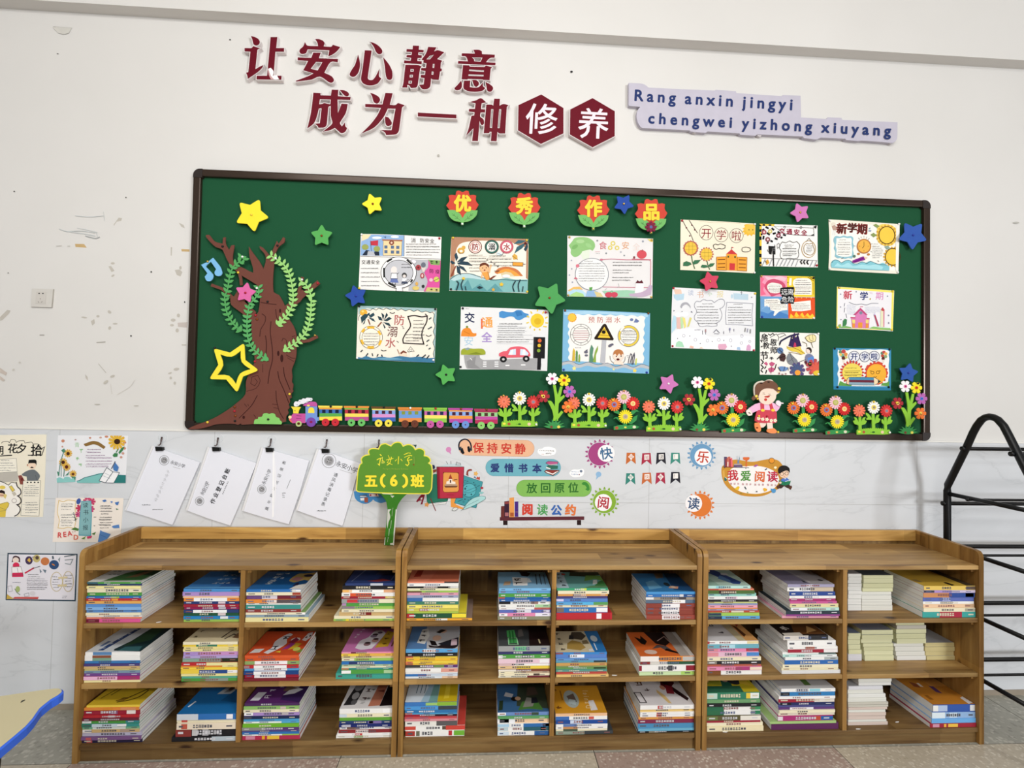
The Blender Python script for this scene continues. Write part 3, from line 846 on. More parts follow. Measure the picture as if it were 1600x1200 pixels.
def add(fn):
    tr.y = YC; fn(); tr.y = ys
add(lambda: tr.poly(BARK, conv(C3, '185,612 215,615 260,670 330,690 335,635 358,632 358,690 388,745 410,705 437,703 420,810 435,870 500,900 600,960 640,1060 560,1010 480,960 390,870 330,745 270,720 215,670 180,625'), FOAM - 0.0002))
add(lambda: tr.poly(BARK, mixed((C3, '420,1180 470,1105 520,1090 540,1180'), (C4, '500,60 600,150 565,235 480,160 390,90 380,20')), FOAM - 0.0003))
def limb(crop, t, w):
    p = conv(crop, t); n = len(p); a = []; c = []
    for i, q in enumerate(p):
        d = Vector(p[min(n - 1, i + 1)]) - Vector(p[max(0, i - 1)]); d.normalize(); nn = Vector((-d.y, d.x)) * (w / crop[2] / 2)
        a.append(tuple(Vector(q) + nn)); c.append(tuple(Vector(q) - nn))
    add(lambda: tr.poly(BARK, a + c[::-1], FOAM - 0.0004 - 0.0001 * random.random()))
limb(C3, '478,950 492,1000 498,1062', 26); limb(C3, '228,1058 275,1075 330,1097 430,1180', 26)
limb(C4, '835,135 960,45 1010,-30', 48); limb(C3, '1000,1160 1020,1085 1045,988', 26); limb(C3, '985,1200 1100,1105 1190,1032', 40)
limb(C4, '925,410 1050,394 1125,358', 27)
tr.at(C4); tr.y = ys
DK = '3B1B18'
tr.draw(f'''l {DK} 6 650,165 680,190 675,240 640,300 632,360; l {DK} 6 768,125 775,190 800,232; l {DK} 7 728,230 722,330 738,450 740,560 715,660 702,762; l {DK} 7 680,350 690,420 685,510; l {DK} 4 658,595 658,665
l {DK} 7 785,655 800,730 840,820 880,925; l {DK} 7 833,620 845,700 890,812; l {DK} 6 770,820 775,900 800,1000 835,1060; l {DK} 6 612,860 560,950 455,1056; l {DK} 4 520,826 600,800 635,740 615,690 565,705 555,760 590,780 612,745 590,715
l {DK} 4 820,400 830,375 855,385 862,422; l {DK} 5 858,515 900,540 937,546; l {DK} 4 868,540 922,572; l {DK} 4 738,935 782,940; l {DK} 4 748,965 786,972; e {DK} 820,545 13 33; e {DK} 790,503 10 22; e {DK} 806,140 9 18; e {DK} 495,1048 11 14
l {DK} 4 500,932 522,957; l {DK} 4 530,935 538,952; l {DK} 5 637,66 700,78 775,86; l {DK} 4 580,1025 600,1050; l {DK} 4 905,360 935,352; l {DK} 4 905,375 935,372''')
tree = tr.build('tree_cutout'); tag(tree, 'brown paper tree with bare branches on the green board', 'tree cutout')
for c, x, y, k in ((C4, 188, 1090, 'yellow'), (C4, 422, 1078, 'black'), (C4, 887, 850, 'yellow'), (C4, 420, 960, 'copper'), (C4, 418, 995, 'red'), (C4, 425, 1035, 'copper'), (C4, 598, 178, 'red'), (C4, 610, 212, 'copper'), (C3, 332, 715, 'black'), (C3, 822, 708, 'black'), (C3, 1180, 1045, 'red'), (C3, 470, 948, 'yellow'), (C4, 1103, 350, 'gold'), (C4, 700, 62, 'black'), (C4, 592, 572, 'red')):
    q = conv(c, f'{x},{y}')[0]; pin(q[0], q[1], YC - FOAM, k, tree)

def vine(path, col, lab, pn):
    a = Art((0, 0, 1), YC - FOAM - 0.0008)
    P = [Vector(p) for p in path]
    # resample
    S = [P[0]]; 
    fine = []
    for i in range(len(P) - 1):
        for k in range(20): fine.append(P[i].lerp(P[i + 1], k / 20))
    fine.append(P[-1]); acc = 0; out = [(fine[0], fine[1] - fine[0])]
    for i in range(1, len(fine)):
        acc += (fine[i] - fine[i - 1]).length
        if acc >= 7.3: acc = 0; out.append((fine[i], fine[i] - fine[i - 1]))
    out.append((fine[-1], fine[-1] - fine[-2]))
    y0 = a.y; th = 0.0022
    L = []; Rr = []
    for p, d in out:
        d = d.normalized(); nn = Vector((-d.y, d.x)) * 1.1
        L.append(tuple(p + nn)); Rr.append(tuple(p - nn))
    mt = mat(col, 0.7)
    a.poly(mt, L + Rr[::-1], th)
    for i, (p, d) in enumerate(out):
        d = d.normalized()
        for sgn in (1, -1):
            ang = math.atan2(d.y, d.x) + sgn * math.radians(122 if i < len(out) - 1 else 160)
            e = Vector((math.cos(ang), math.sin(ang))); nn = Vector((-e.y, e.x))
            q = p - e * 0.6
            leaf = [q, q + e * 3 + nn * 2.1, q + e * 6 + nn * 2.0, q + e * 9.6, q + e * 6.5 - nn * 1.9, q + e * 3 - nn * 2.0]
            a.y = y0 - 0.0001 * (sgn + 1) - 1.2e-5 * i; a.poly(mt, [tuple(z) for z in leaf], th)
    a.y = y0 - th
    o = a.build('vine_cutout'); tag(o, lab, 'vine cutout', 'leafy vines hanging on the paper tree')
    for q in pn: pin(q[0], q[1], y0 - th - 0.0003, 'white', o, YC - FOAM)
v1 = mixed((C3, '520,830 500,805 480,850 430,885 400,950 385,1020 375,1100 340,1180'), (C4, '335,50 340,120 365,190 420,270 478,312'))
vine(v1, '55A05C', 'dark green leaf vine hanging down the outer side of the tree near the music note', conv(C3, '508,808'))
v2 = mixed((C3, '650,1085 655,1130 620,1180'), (C4, '545,80 525,180 522,280 530,380 560,450 620,510 705,562'))
vine(v2, '5BA864', 'dark green leaf vine falling from the pink star to the hollow star', conv(C3, '637,1088'))
v3 = mixed((C3, '765,800 810,830 870,870 915,930 940,1010 955,1090 960,1160'), (C4, '920,20 910,90 880,160 785,262'))
vine(v3, '9AD07A', 'light green leaf vine arching from the upper branch down the trunk', conv(C3, '805,822'))
v4 = mixed((C3, '1035,1030 1055,1030 1090,1080 1115,1140 1130,1190'), (C4, '1070,60 1068,150 1055,240 1030,320 960,400 880,450 832,486'))
vine(v4, '9AD07A', 'light green leaf vine hanging outermost from the short side branch', conv(C3, '1040,1012'))

def cutout(name, lab, cat, crop, y, base, art='', group=None, th=FOAM, pins=(), rough=0.7):
    a = Art(crop, y); a.rough = rough
    for col, pl in base:
        a.y = y; a.poly(mat(col, rough), pl if isinstance(pl, list) else pts(pl), th)
    o = a.build(name); tag(o, lab, cat, group)
    if art:
        q = Art(crop, y - th - 0.0001); q.rough = rough; q.draw(art); return o, q
    for x, yy, k in pins:
        p = (crop[0] + x / crop[2], crop[1] + yy / crop[2]); pin(p[0], p[1], y - th, k, o, -0.0145 if y > -0.0352 else y - 0.0005)
    return o, None
# music note, bush
cutout('music_note_cutout', 'sky blue paper music note beside the tree', 'music note cutout', C3, YC,
    [('7CB8E4', '138,878 200,850 245,815 305,890 322,930 325,960 300,980 268,972 258,945 272,918 225,850 190,880 180,895 245,965 240,1005 215,1025 185,1018 170,985 195,955')], pins=[(198, 850, 'gold')])
cutout('bush_cutout', 'light green paper bush at the foot of the tree', 'bush cutout', C4, YC - 0.0055,
    [('86C86C', '582,1095 590,1068 615,1062 620,1045 650,1042 662,1018 690,1012 712,1020 735,1012 760,1022 770,1045 795,1055 805,1075 820,1090 815,1108 582,1104')], pins=[(705, 1065, 'black')])

# ---------------------------------------------------------------- stars
def star(px, py, r, ang, col, lab, pk, y=None, inner=0.56):
    y = YC if y is None else y
    a = Art((0, 0, 1), y); a.poly(mat(col, 0.7), a.star(px, py, r, ang, inner), FOAM)
    o = a.build('star_cutout'); tag(o, lab, 'star cutout', 'paper stars pinned on the green board')
    pin(px, py, y - FOAM, pk, o)
    return o
star(393.2, 335.6, 28, 9, 'F2E23A', 'large solid yellow paper star high above the tree', 'yellow')
star(502.6, 368.5, 18.5, -90, '58A858', 'small green paper star above the tree, nearest the first drawing', 'copper')
star(383.6, 457.5, 17.5, -8, 'D869A4', 'pink paper star pinned on the tree', 'red', YC - 0.010)
star(582.5, 318.6, 18, 180, 'F2E63C', 'small solid yellow paper star near the top edge of the board', 'copper')
star(556.5, 462.5, 18.5, -33, '2C4DA0', 'blue paper star between the two leftmost drawings', 'blue')
star(858.6, 465.5, 27, -63, '4F9E58', 'largest green paper star, between four drawings', 'copper')
star(697.2, 585.4, 18, 180, '55AA55', 'green paper star below the two-palm drawing, above the train', 'black')
star(974.7, 318.6, 17, 13, '2B4C9E', 'blue paper star between two flower badges', 'gold')
star(1109.3, 439.8, 17, -104, 'CC4660', 'red paper star overlapping the rainbow reading drawing', 'gold')
star(1250.3, 332.0, 16.5, -111, 'CB78B4', 'pink paper star near the top edge at the far end', 'gold')
star(1426.5, 367.5, 24, 92, '3559A8', 'large blue paper star overlapping the board frame', 'blue')
star(1419.4, 582.8, 16.5, -80, '3158A4', 'blue paper star above the last bouquet', 'blue')
star(1044.5, 599.5, 17, -66, 'C978B6', 'pink paper star floating over the daisy row', 'white')
a = Art(C4, YC - 0.012)
op = a.star(400, 616, 226, 8, 0.54, 0.2); ip = a.star(403, 616, 152, 8, 0.56, 0.05)
a.poly(mat('F4E242', 0.7), op, FOAM, [ip])
o = a.build('star_cutout'); tag(o, 'hollow yellow star outline leaning on the tree trunk', 'star cutout', 'paper stars pinned on the green board')
q = conv(C4, '250,456')[0]; pin(q[0], q[1], YC - 0.016, 'black', o)

# ---------------------------------------------------------------- flower badges with characters
B1, B2, B3, B4 = (540, 290, 4.706), (540, 450, 4.706), (860, 290, 4.706), (860, 440, 4.706)
B5, B6 = (1170, 300, 5.333), (1170, 430, 5.333)
def badge(dx, dy, ch, lab, pk, extra=False):
    c = (540 + dx / 4.706, 290 + dy / 4.706, 4.706)
    e = W(c[0] + 858 / 4.706, c[1] + 280 / 4.706, YC)
    g = empty('flower_badge', e, lab, 'flower badge', 'flower badges spelling the board title')
    a = Art(c, YC); a.poly(mat('C9483A', 0.7), pts('808,72 816,42 836,37 860,48 884,37 904,40 912,72 938,68 960,74 958,110 978,140 955,178 900,215 858,245 815,215 765,178 740,145 763,110 757,74 780,68'), FOAM); a.build('petals', g)
    a = Art(c, YC - 0.0012)
    a.poly(mat('72B466', 0.7), pts('746,180 800,180 840,205 860,240 880,205 915,182 971,182 962,218 930,250 895,265 869,268 868,290 849,290 849,268 800,258 765,230'), FOAM)
    a.draw('l 3A5A34 2 782,205 845,258; l 3A5A34 2 800,205 800,222 ; l 3A5A34 2 825,222 822,240; l 3A5A34 2 785,218 802,222; l 3A5A34 2 802,240 822,242; l 3A5A34 2 938,205 875,258; l 3A5A34 2 920,205 920,222; l 3A5A34 2 895,222 898,240; l 3A5A34 2 935,218 920,222; l 3A5A34 2 918,240 898,242')
    a.build('leaves', g)
    a = Art(c, YC - FOAM - 0.0025); a.cjk(mat('F2D040', 0.6), 128, 860, 130, 860, 130, 0, ch, 0.046); a.build('character', g)
    if extra:
        a = Art(c, YC - FOAM - 0.003); a.poly(mat('7A2440', 0.7), a.daisy(858, 242, 42, 8), 0.003); o2 = a.build('small_daisy', g)
        a = Art(c, YC - FOAM - 0.0062); a.draw('e 5A6A9A 858 242 11 11'); a.build('daisy_center', o2)
    q = (c[0] + 858 / 4.706, c[1] + (282 if not extra else 284) / 4.706); pin(q[0], q[1], YC - 0.0054, pk, g)
badge(0, 0, '优', 'red flower badge with green leaves, first of the title characters', 'white')
badge(455, 18, '秀', 'red flower badge with green leaves, second of the title characters', 'white')
badge(963, 36, '作', 'red flower badge beside the blue star, third of the title characters', 'gold')
badge(1388, 62, '品', 'red flower badge with a small dark daisy stuck on it', 'gold', True)

# ---------------------------------------------------------------- train
TR, TQ = (430, 610, 8.421), (430, 600, 4.324)
YT = YC - 0.0004
def child(parent, name, crop, y, text, th=0):
    a = Art(crop, y); a.rough = 0.7; a.draw(text); return a.build(name, parent)
loco = empty('train_engine_cutout', W(430 + 380 / 8.421, 610 + 470 / 8.421, YT), 'paper steam engine with pink boiler and white smoke heading the train', 'train cutout', 'paper train along the bottom of the board')
child(loco, 'boiler', TR, YT, 'P C4559A 0.004 185,368 235,305 400,305 398,430 225,432; l 5A2050 5 280,332 345,338; l 5A2050 5 275,366 342,368; p E8705A 185,368 215,400 228,430 200,412 180,385; e F2D8A0 195,352 22 20')
child(loco, 'chimney', TR, YT - 0.001, 'P EEDB4A 0.004 207,214 338,218 312,262 303,305 237,300 236,255; e 303020 260,268 6 6')
child(loco, 'smoke', TR, YT, 'P E6E8EE 0.004 248,205 245,175 265,145 300,148 315,125 345,122 365,105 395,110 415,95 450,98 480,100 490,122 475,140 440,142 420,160 390,165 370,180 345,178 320,188 305,205 275,214; e 222 288,190 5 5; e 222 323,147 5 5; e 222 470,122 5 5; e 222 420,145 5 5')
child(loco, 'cab', TR, YT - 0.0008, 'P 7496D4 0.004 398,212 552,212 552,352 575,352 575,400 550,402 550,432 398,415; p F0DC4C 432,296 436,250 455,228 480,222 505,236 515,262 516,298')
child(loco, 'cab_roof', TR, YT - 0.0012, 'P C058A0 0.004 365,200 385,178 420,165 450,152 500,148 530,155 548,180 550,212 400,206; e F2DC60 437,200 20 12')
child(loco, 'wheel', TR, YT - 0.0022, 'E B8C888 0.004 308,440 39 38; e 5A3010 308,437 20 18')
child(loco, 'wheel', TR, YT - 0.0022, 'E 7A4AA8 0.004 472,418 62 62; e 8A2050 472,416 20 16')
CAR = [
 (290, 455, 145, 'F2D95A', 'E8A040', '3F6FB0', '16203A', '5DAA4E', 'F2DC50', 'C8303C', 'train carriage next to the engine, blue over green and yellow with red wheels', 'black'),
 (463, 634, 147, 'E39242', '7CB84A', 'B8384A', '4A1A22', 'F0DC60', 'B8548E', '6CBC66', 'crimson, yellow and magenta train carriage with green wheels', 'black'),
 (648, 815, 151, '6B4A2A', 'F0DC60', '86A6E0', '4A2434', 'D993CC', '3E66B4', 'F0DC50', 'train carriage with a brown roof and yellow wheels', 'black'),
 (828, 992, 155, 'D8883E', 'D8883E', '6F9AD4', '84943E', '6F9AD4', 'E08C4A', '6A3C2C', 'blue and orange train carriage with brown wheels', 'white'),
 (1000, 1162, 158, '8CC44E', '8CC44E', 'C264A4', '222C50', 'F2E06A', '8CC44E', 'C45CA0', 'magenta, yellow and green train carriage with pink wheels', 'red'),
 (1168, 1336, 161, 'B24E9C', 'E8A050', '86A8E0', '4A2030', 'E89A48', 'B44EA0', '6C92D4', 'blue, orange and magenta train carriage with blue wheels', 'copper'),
 (1343, 1506, 166, 'AA3A5C', 'A83858', '92CC8C', '50302C', 'C0509E', 'B4345E', '8CCC70', 'last train carriage, green window band over magenta with green wheels', 'copper')]
for i, (x0, x1, y, roof, strip, c1, win, c2, c3, wh, lab, pk) in enumerate(CAR):
    g = empty('train_carriage_cutout', W(430 + (x0 + x1) / 2 / 4.324, 600 + (y + 130) / 4.324, YT), lab, 'train cutout', 'paper train along the bottom of the board')
    sl = 0.012 * (x1 - x0)
    child(g, 'body', TQ, YT, f'P {c1} 0.004 {x0+8},{y+20} {x1-4},{y+22} {x1-3},{y+102} {x0+8},{y+100}; p {c2} {x0+8},{y+52} {x1-4},{y+54} {x1-3},{y+76} {x0+8},{y+74}; p {c3} {x0+8},{y+76} {x1-4},{y+74} {x1-3},{y+102} {x0+8},{y+100}; p {strip} {x0+6},{y+16} {x1-6},{y+18} {x1-6},{y+27} {x0+6},{y+25}')
    L = (x1 - x0)
    child(g, 'windows', TQ, YT - 0.0043, ';'.join(f'q {win} {x0+L*f-11} {y+29} {x0+L*f+12} {y+51}' for f in (0.23, 0.5, 0.77)))
    child(g, 'roof', TQ, YT - 0.0012, f'P {roof} 0.004 {x0},{y+1} {x1},{y+3} {x1-2},{y+17} {x0+2},{y+15}')
    for f in (0.30, 0.70):
        cx = x0 + L * f; child(g, 'wheel', TQ, YT - 0.0016, f'E {wh} 0.0044 {cx},{y+114} 25 25; e 2A2A2A {cx},{y+114} 7 7' if pk == 'black' and wh != 'C8303C' else f'E {wh} 0.0044 {cx},{y+114} 25 25; e 5A2830 {cx},{y+114} 5 5')
    q = (430 + (x0 + L * 0.52) / 4.324, 600 + (y + 7) / 4.324); pin(q[0], q[1], YT - 0.0054, pk, g)

# ---------------------------------------------------------------- paper flowers
F1, F2 = (760, 570, 4.444), (1090, 570, 4.324)
def shift(tree, px_from, px_to, y, lab):
    d = W(*px_to, y) - W(*px_from, y)
    c = copy_tree(tree, d); c['label'] = lab; return c
def bloom(parent, crop, y, x, yy, r, n, col, cen, rc, fat=1.0):
    a = Art(crop, y); a.poly(mat(col, 0.7), a.daisy(x, yy, r, n, fat), 0.003); h = a.build('flower_head', parent)
    a = Art(crop, y - 0.0031); a.poly(mat(cen[0], 0.7), a.ell(x, yy, rc, rc), 0.0015)
    for k, cc in enumerate(cen[1:]): a.poly(mat(cc, 0.7), a.ell(x, yy, rc * (0.6 - 0.25 * k), rc * (0.55 - 0.25 * k)))
    a.build('flower_center', h)
LG = '8CC63F'
def leafpair(x, y, s=1.0):
    o = []
    for d in (-1, 1):
        o.append(f'P {LG} 0.0035 {x},{y+40*s} {x+d*18},{y+30*s} {x+d*40},{y+22*s} {x+d*52},{y+2*s} {x+d*36},{y-6*s} {x+d*44},{y-28*s} {x+d*26},{y-22*s} {x+d*12},{y+4*s}')
    return o
YA = YC
daisy = empty('daisy_row_cutout', W(760 + 230 / 4.444, 570 + 428 / 4.444, YA), 'three paper daisies on light green grass, next to the last carriage', 'flower cutout', 'trios of paper daisies on light green grass')
jag = ' '.join(f'{105 + 250*i/32:.0f},{(393 if i%2 else 402) - 14*math.sin(math.pi*i/32):.0f}' for i in range(33))
a = Art(F1, YA); a.rough = 0.7
base = a.poly(mat(LG, 0.7), pts(jag + ' 356,425 300,430 200,428 104,430'), 0.004); y1 = a.y
for t in [f'P {LG} 0.0036 121,298 140,298 143,395 119,395', f'P {LG} 0.0036 220,270 240,270 245,390 221,390', f'P {LG} 0.0036 312,295 332,295 334,395 312,395'] + leafpair(130, 330) + leafpair(233, 315, 1.1)[1:] + [f'P {LG} 0.0036 222,320 205,322 180,322 180,310 192,305 176,285 178,270 196,280 212,300'] + leafpair(325, 325)[1:] + [f'P {LG} 0.0036 314,360 296,345 292,322 302,318 314,338']:
    a.y = YA; a.draw(t)
a.y = y1; a.draw('e F0E050 124,409 11 8; e B0583C 157,411 11 10; e E8C8A8 297,412 12 11; e 2A5A28 230,412 12 6; l 2A5A28 2 205,412 240,414')
a.build('grass_and_stems', daisy)
bloom(daisy, F1, YA - 0.0045, 122, 256, 46, 12, 'EE7A5C', ('EE8A70', 'C86048'), 14)
bloom(daisy, F1, YA - 0.0045, 231, 233, 47, 14, 'F4F4F0', ('F0D860', '9A8C7C'), 18)
bloom(daisy, F1, YA - 0.0045, 326, 258, 46, 13, 'D23A3A', ('E0605A', '8A8494'), 18)
for (x, yy, k) in ((118, 214, 'gold'), (230, 192, 'yellow'), (346, 414, 'white')): pin(760 + x / 4.444, 570 + yy / 4.444, YA - 0.0076, k, daisy)
p0 = (760 + 230 / 4.444, 570 + 428 / 4.444)
shift(daisy, p0, (760 + 711 / 4.444, 570 + 436 / 4.444), YA, 'three paper daisies on light green grass, beside the tallest bouquet under the drowning drawing')
shift(daisy, p0, (760 + 1230 / 4.444, 570 + 461 / 4.444), YA, 'three paper daisies on light green grass, under the pink star')
shift(daisy, p0, (1090 + 1184 / 4.324, 570 + 470 / 4.324), YA, 'three paper daisies on light green grass, nearest the end of the board')

YB = YC - 0.009
bq = empty('bouquet_cutout', W(760 + 470 / 4.444, 570 + 440 / 4.444, YB), 'tall bouquet of five paper flowers, nearest the train', 'flower cutout', 'tall paper bouquets of five flowers')
a = Art(F1, YB); a.rough = 0.7
for t in ('462,140 482,140 490,190 505,235 500,300 498,390 462,390 474,300 476,235', '512,150 530,150 520,200 505,250 488,260 494,215', '500,232 540,208 545,222 515,255 498,275', '425,250 450,252 474,290 480,350 466,360 458,320 440,280', '492,350 522,318 534,330 500,375'):
    a.y = YB; a.draw(f'P {LG} {0.0036 + 0.0001*len(t)/60:.5f} {t}')
a.build('stems', bq)
a = Art(F1, YB - 0.0042); a.rough = 0.7
tuft = []
for i in range(15):
    an = math.radians(182 + 176 * i / 14); r = 76 if i % 2 == 0 else 42; tuft.append((472 + r * math.cos(an), 428 + r * 0.68 * math.sin(an)))
a.poly(mat('3F9150', 0.7), tuft + [(515, 438), (472, 444), (425, 438)], 0.003)
a.draw('e 7A4636 452,431 10 9; e E8DA60 502,431 11 10'); a.build('grass_tuft', bq)
for x, yy, col, cen in ((457, 97, 'F2F2F2', ('E880B0', '8A2A50')), (540, 107, 'F2E030', ('D86030', 'A83020')), (578, 186, 'B868B0', ('5A8AD8', '3A5AA8')), (396, 219, 'A8323A', ('EDDC70', '6A2020')), (568, 293, 'E87838', ('E8D860', 'D0A030'))):
    bloom(bq, F1, YB - 0.0046, x, yy, 44, 6, col, cen, 12, 1.0)
for (x, yy, k) in ((550, 75, 'black'), (385, 215, 'yellow'), (568, 295, 'gold')): pin(760 + x / 4.444, 570 + yy / 4.444, YB - 0.0092, k, bq)
pb = (760 + 470 / 4.444, 570 + 440 / 4.444)
shift(bq, pb, (760 + 1476 / 4.444, 570 + 459 / 4.444), YB, 'tall bouquet of five paper flowers, nearest the paper girl')
shift(bq, pb, (1090 + 1412 / 4.324, 570 + 466 / 4.324), YB, 'tall bouquet of five paper flowers in the end corner of the board')

YD = YC - 0.005
cl = empty('flower_cluster_cutout', W(760 + 970 / 4.444, 570 + 448 / 4.444, YD), 'dark leaved paper flower cluster, nearest the train of the four', 'flower cutout', 'dark leaved paper flower clusters with a yellow daisy')
a = Art(F1, YD); a.rough = 0.7
DG = '3C9150'
for k, t in enumerate(('884,428 930,418 975,422 1020,416 1062,430 1045,442 1000,446 885,452', '950,265 972,265 972,320 950,320', '955,395 975,395 978,425 950,425', '925,395 900,370 880,378 895,365 915,366 940,390 955,400 955,415', '880,300 905,318 915,345 925,350 920,330 900,308', '1005,320 1035,308 1062,325 1040,325 1020,345 1005,350', '980,410 1005,385 1025,360 1050,350 1042,385 1010,412', '870,300 885,330 910,340 930,340 905,300')):
    a.y = YD; a.draw(f'P {DG} {0.004 - 0.0001*k:.5f} {t}')
a.y = YD - 0.004; a.draw('e B0563C 905,438 12 11; e E0DCC0 1027,432 12 10; e E8DC60 965,434 9 6'); a.build('leaves', cl)
bloom(cl, F1, YD - 0.0044, 888, 276, 47, 16, 'E87A38', ('7A82B8', 'B04038'), 18)
bloom(cl, F1, YD - 0.0049, 955, 223, 49, 15, 'F2C4D0', ('B8B860', 'C8C080'), 20)
bloom(cl, F1, YD - 0.0054, 1018, 269, 47, 15, 'D23030', ('F2DC90', 'E8B070'), 17)
bloom(cl, F1, YD - 0.0059, 966, 360, 49, 18, 'F4E032', ('C8B890', 'A89888'), 18)
for (x, yy, k) in ((878, 245, 'yellow'), (955, 180, 'gold')): pin(760 + x / 4.444, 570 + yy / 4.444, YD - 0.0086, k, cl)
pc = (760 + 970 / 4.444, 570 + 448 / 4.444)
for to, lab in (((1090 + 242 / 4.324, 570 + 456 / 4.324), 'dark leaved paper flower cluster by the lowered arm of the paper girl'), ((1090 + 722 / 4.324, 570 + 455 / 4.324), 'dark leaved paper flower cluster by the raised hand of the paper girl'), ((1090 + 943 / 4.324, 570 + 468 / 4.324), 'dark leaved paper flower cluster touching the last daisy trio')):
    shift(cl, pc, to, YD, lab)

# ---------------------------------------------------------------- paper girl
GI = (1150, 580, 10.91); YG = YC - 0.006
g = empty('girl_cutout', W(1150 + 540 / 10.91, 580 + 1050 / 10.91, YG), 'paper girl in a red pinafore and pink shirt, waving', 'figure cutout')
child(g, 'legs', GI, YG, 'P F2DCCC 0.004 405,870 520,880 505,925 470,958 425,962 405,930; P F2DCCC 0.0038 528,880 622,878 630,975 540,985')
child(g, 'shoe', GI, YG - 0.0018, 'P F0925A 0.0045 322,880 395,872 425,960 425,1010 400,1035 365,1030 330,985 318,930; e 702010 360,965 22 12')
child(g, 'shoe', GI, YG - 0.0018, 'P F0925A 0.0045 528,1000 560,980 640,968 690,1010 705,1040 660,1060 580,1055 530,1035')
child(g, 'arm', GI, YG, 'P EBB8D8 0.004 400,540 330,560 215,635 280,712 420,650; P F4E4DC 0.0044 172,680 215,640 250,660 280,710 275,750 215,760 185,725; p 5A2A30 200,705 230,700 255,720 240,728; l C08090 3 222,640 280,710')
child(g, 'arm', GI, YG, 'P EBB8D8 0.004 600,535 640,540 680,560 700,548 765,580 730,650 680,695 620,660; P F4E4EC 0.0044 685,560 690,510 720,498 750,510 765,530 812,540 810,555 765,555 770,580 740,600')
child(g, 'shirt', GI, YG - 0.001, 'P EFC0DC 0.004 395,540 640,540 660,680 400,690')
child(g, 'pinafore', GI, YG - 0.002, 'P CC4858 0.0045 415,545 480,550 482,660 590,665 568,555 612,545 650,660 690,700 695,760 700,870 640,888 420,880 320,850 330,790 362,680 425,662; e F2D040 458,666 34 24; e F2D040 632,664 32 24; d F4F0D8 388,805 32 5; d F4F0D8 456,818 30 5; d F4F0D8 528,822 32 5; d F4F0D8 602,842 30 5; d F4F0D8 668,840 32 5; e E8C860 388,805 8 8; e E8C860 456,818 8 8; e E8C860 528,822 8 8; e E8C860 602,842 8 8; e E8C860 668,840 8 8')
child(g, 'face', GI, YG - 0.0015, 'P F3DAC8 0.006 385,420 410,340 520,285 640,290 735,350 740,370 690,400 680,460 640,520 580,560 520,570 450,550 400,500; l 3A2A26 6 455,395 475,382 498,400; l 3A2A26 6 555,410 578,402 598,418; l 5A4030 4 545,386 590,384; l 5A4030 4 450,370 488,362; p B8342E 480,430 530,420 575,412 578,435 545,452 490,446; e C8423A 505,485 26 24')
h = child(g, 'hair', GI, YG - 0.003, 'P D8CFC0 0.004 300,320 310,240 360,185 440,160 490,168 540,145 600,142 640,170 600,200 420,330 390,400 350,440 310,410; P 73503F 0.003 330,330 340,250 400,195 470,190 520,160 590,158 660,185 705,230 725,275 770,300 760,345 700,345 640,300 520,290 430,330 395,400 370,450 330,480 290,500 265,465 300,420 335,410; e 2A1C18 430,205 28 12; e 2A1C18 555,185 22 10')
child(h, 'hair_bow', GI, YG - 0.0103, 'e F2D040 735,295 26 22; p F0C838 690,350 745,345 735,370; e F2D860 348,425 24 22')
for (x, yy, k) in ((715, 1038, 'yellow'), (365, 470, 'yellow'), (530, 770, 'red'), (390, 765, 'yellow')): pin(1150 + x / 10.91, 580 + yy / 10.91, YG - 0.0072, k, g, -0.0295)

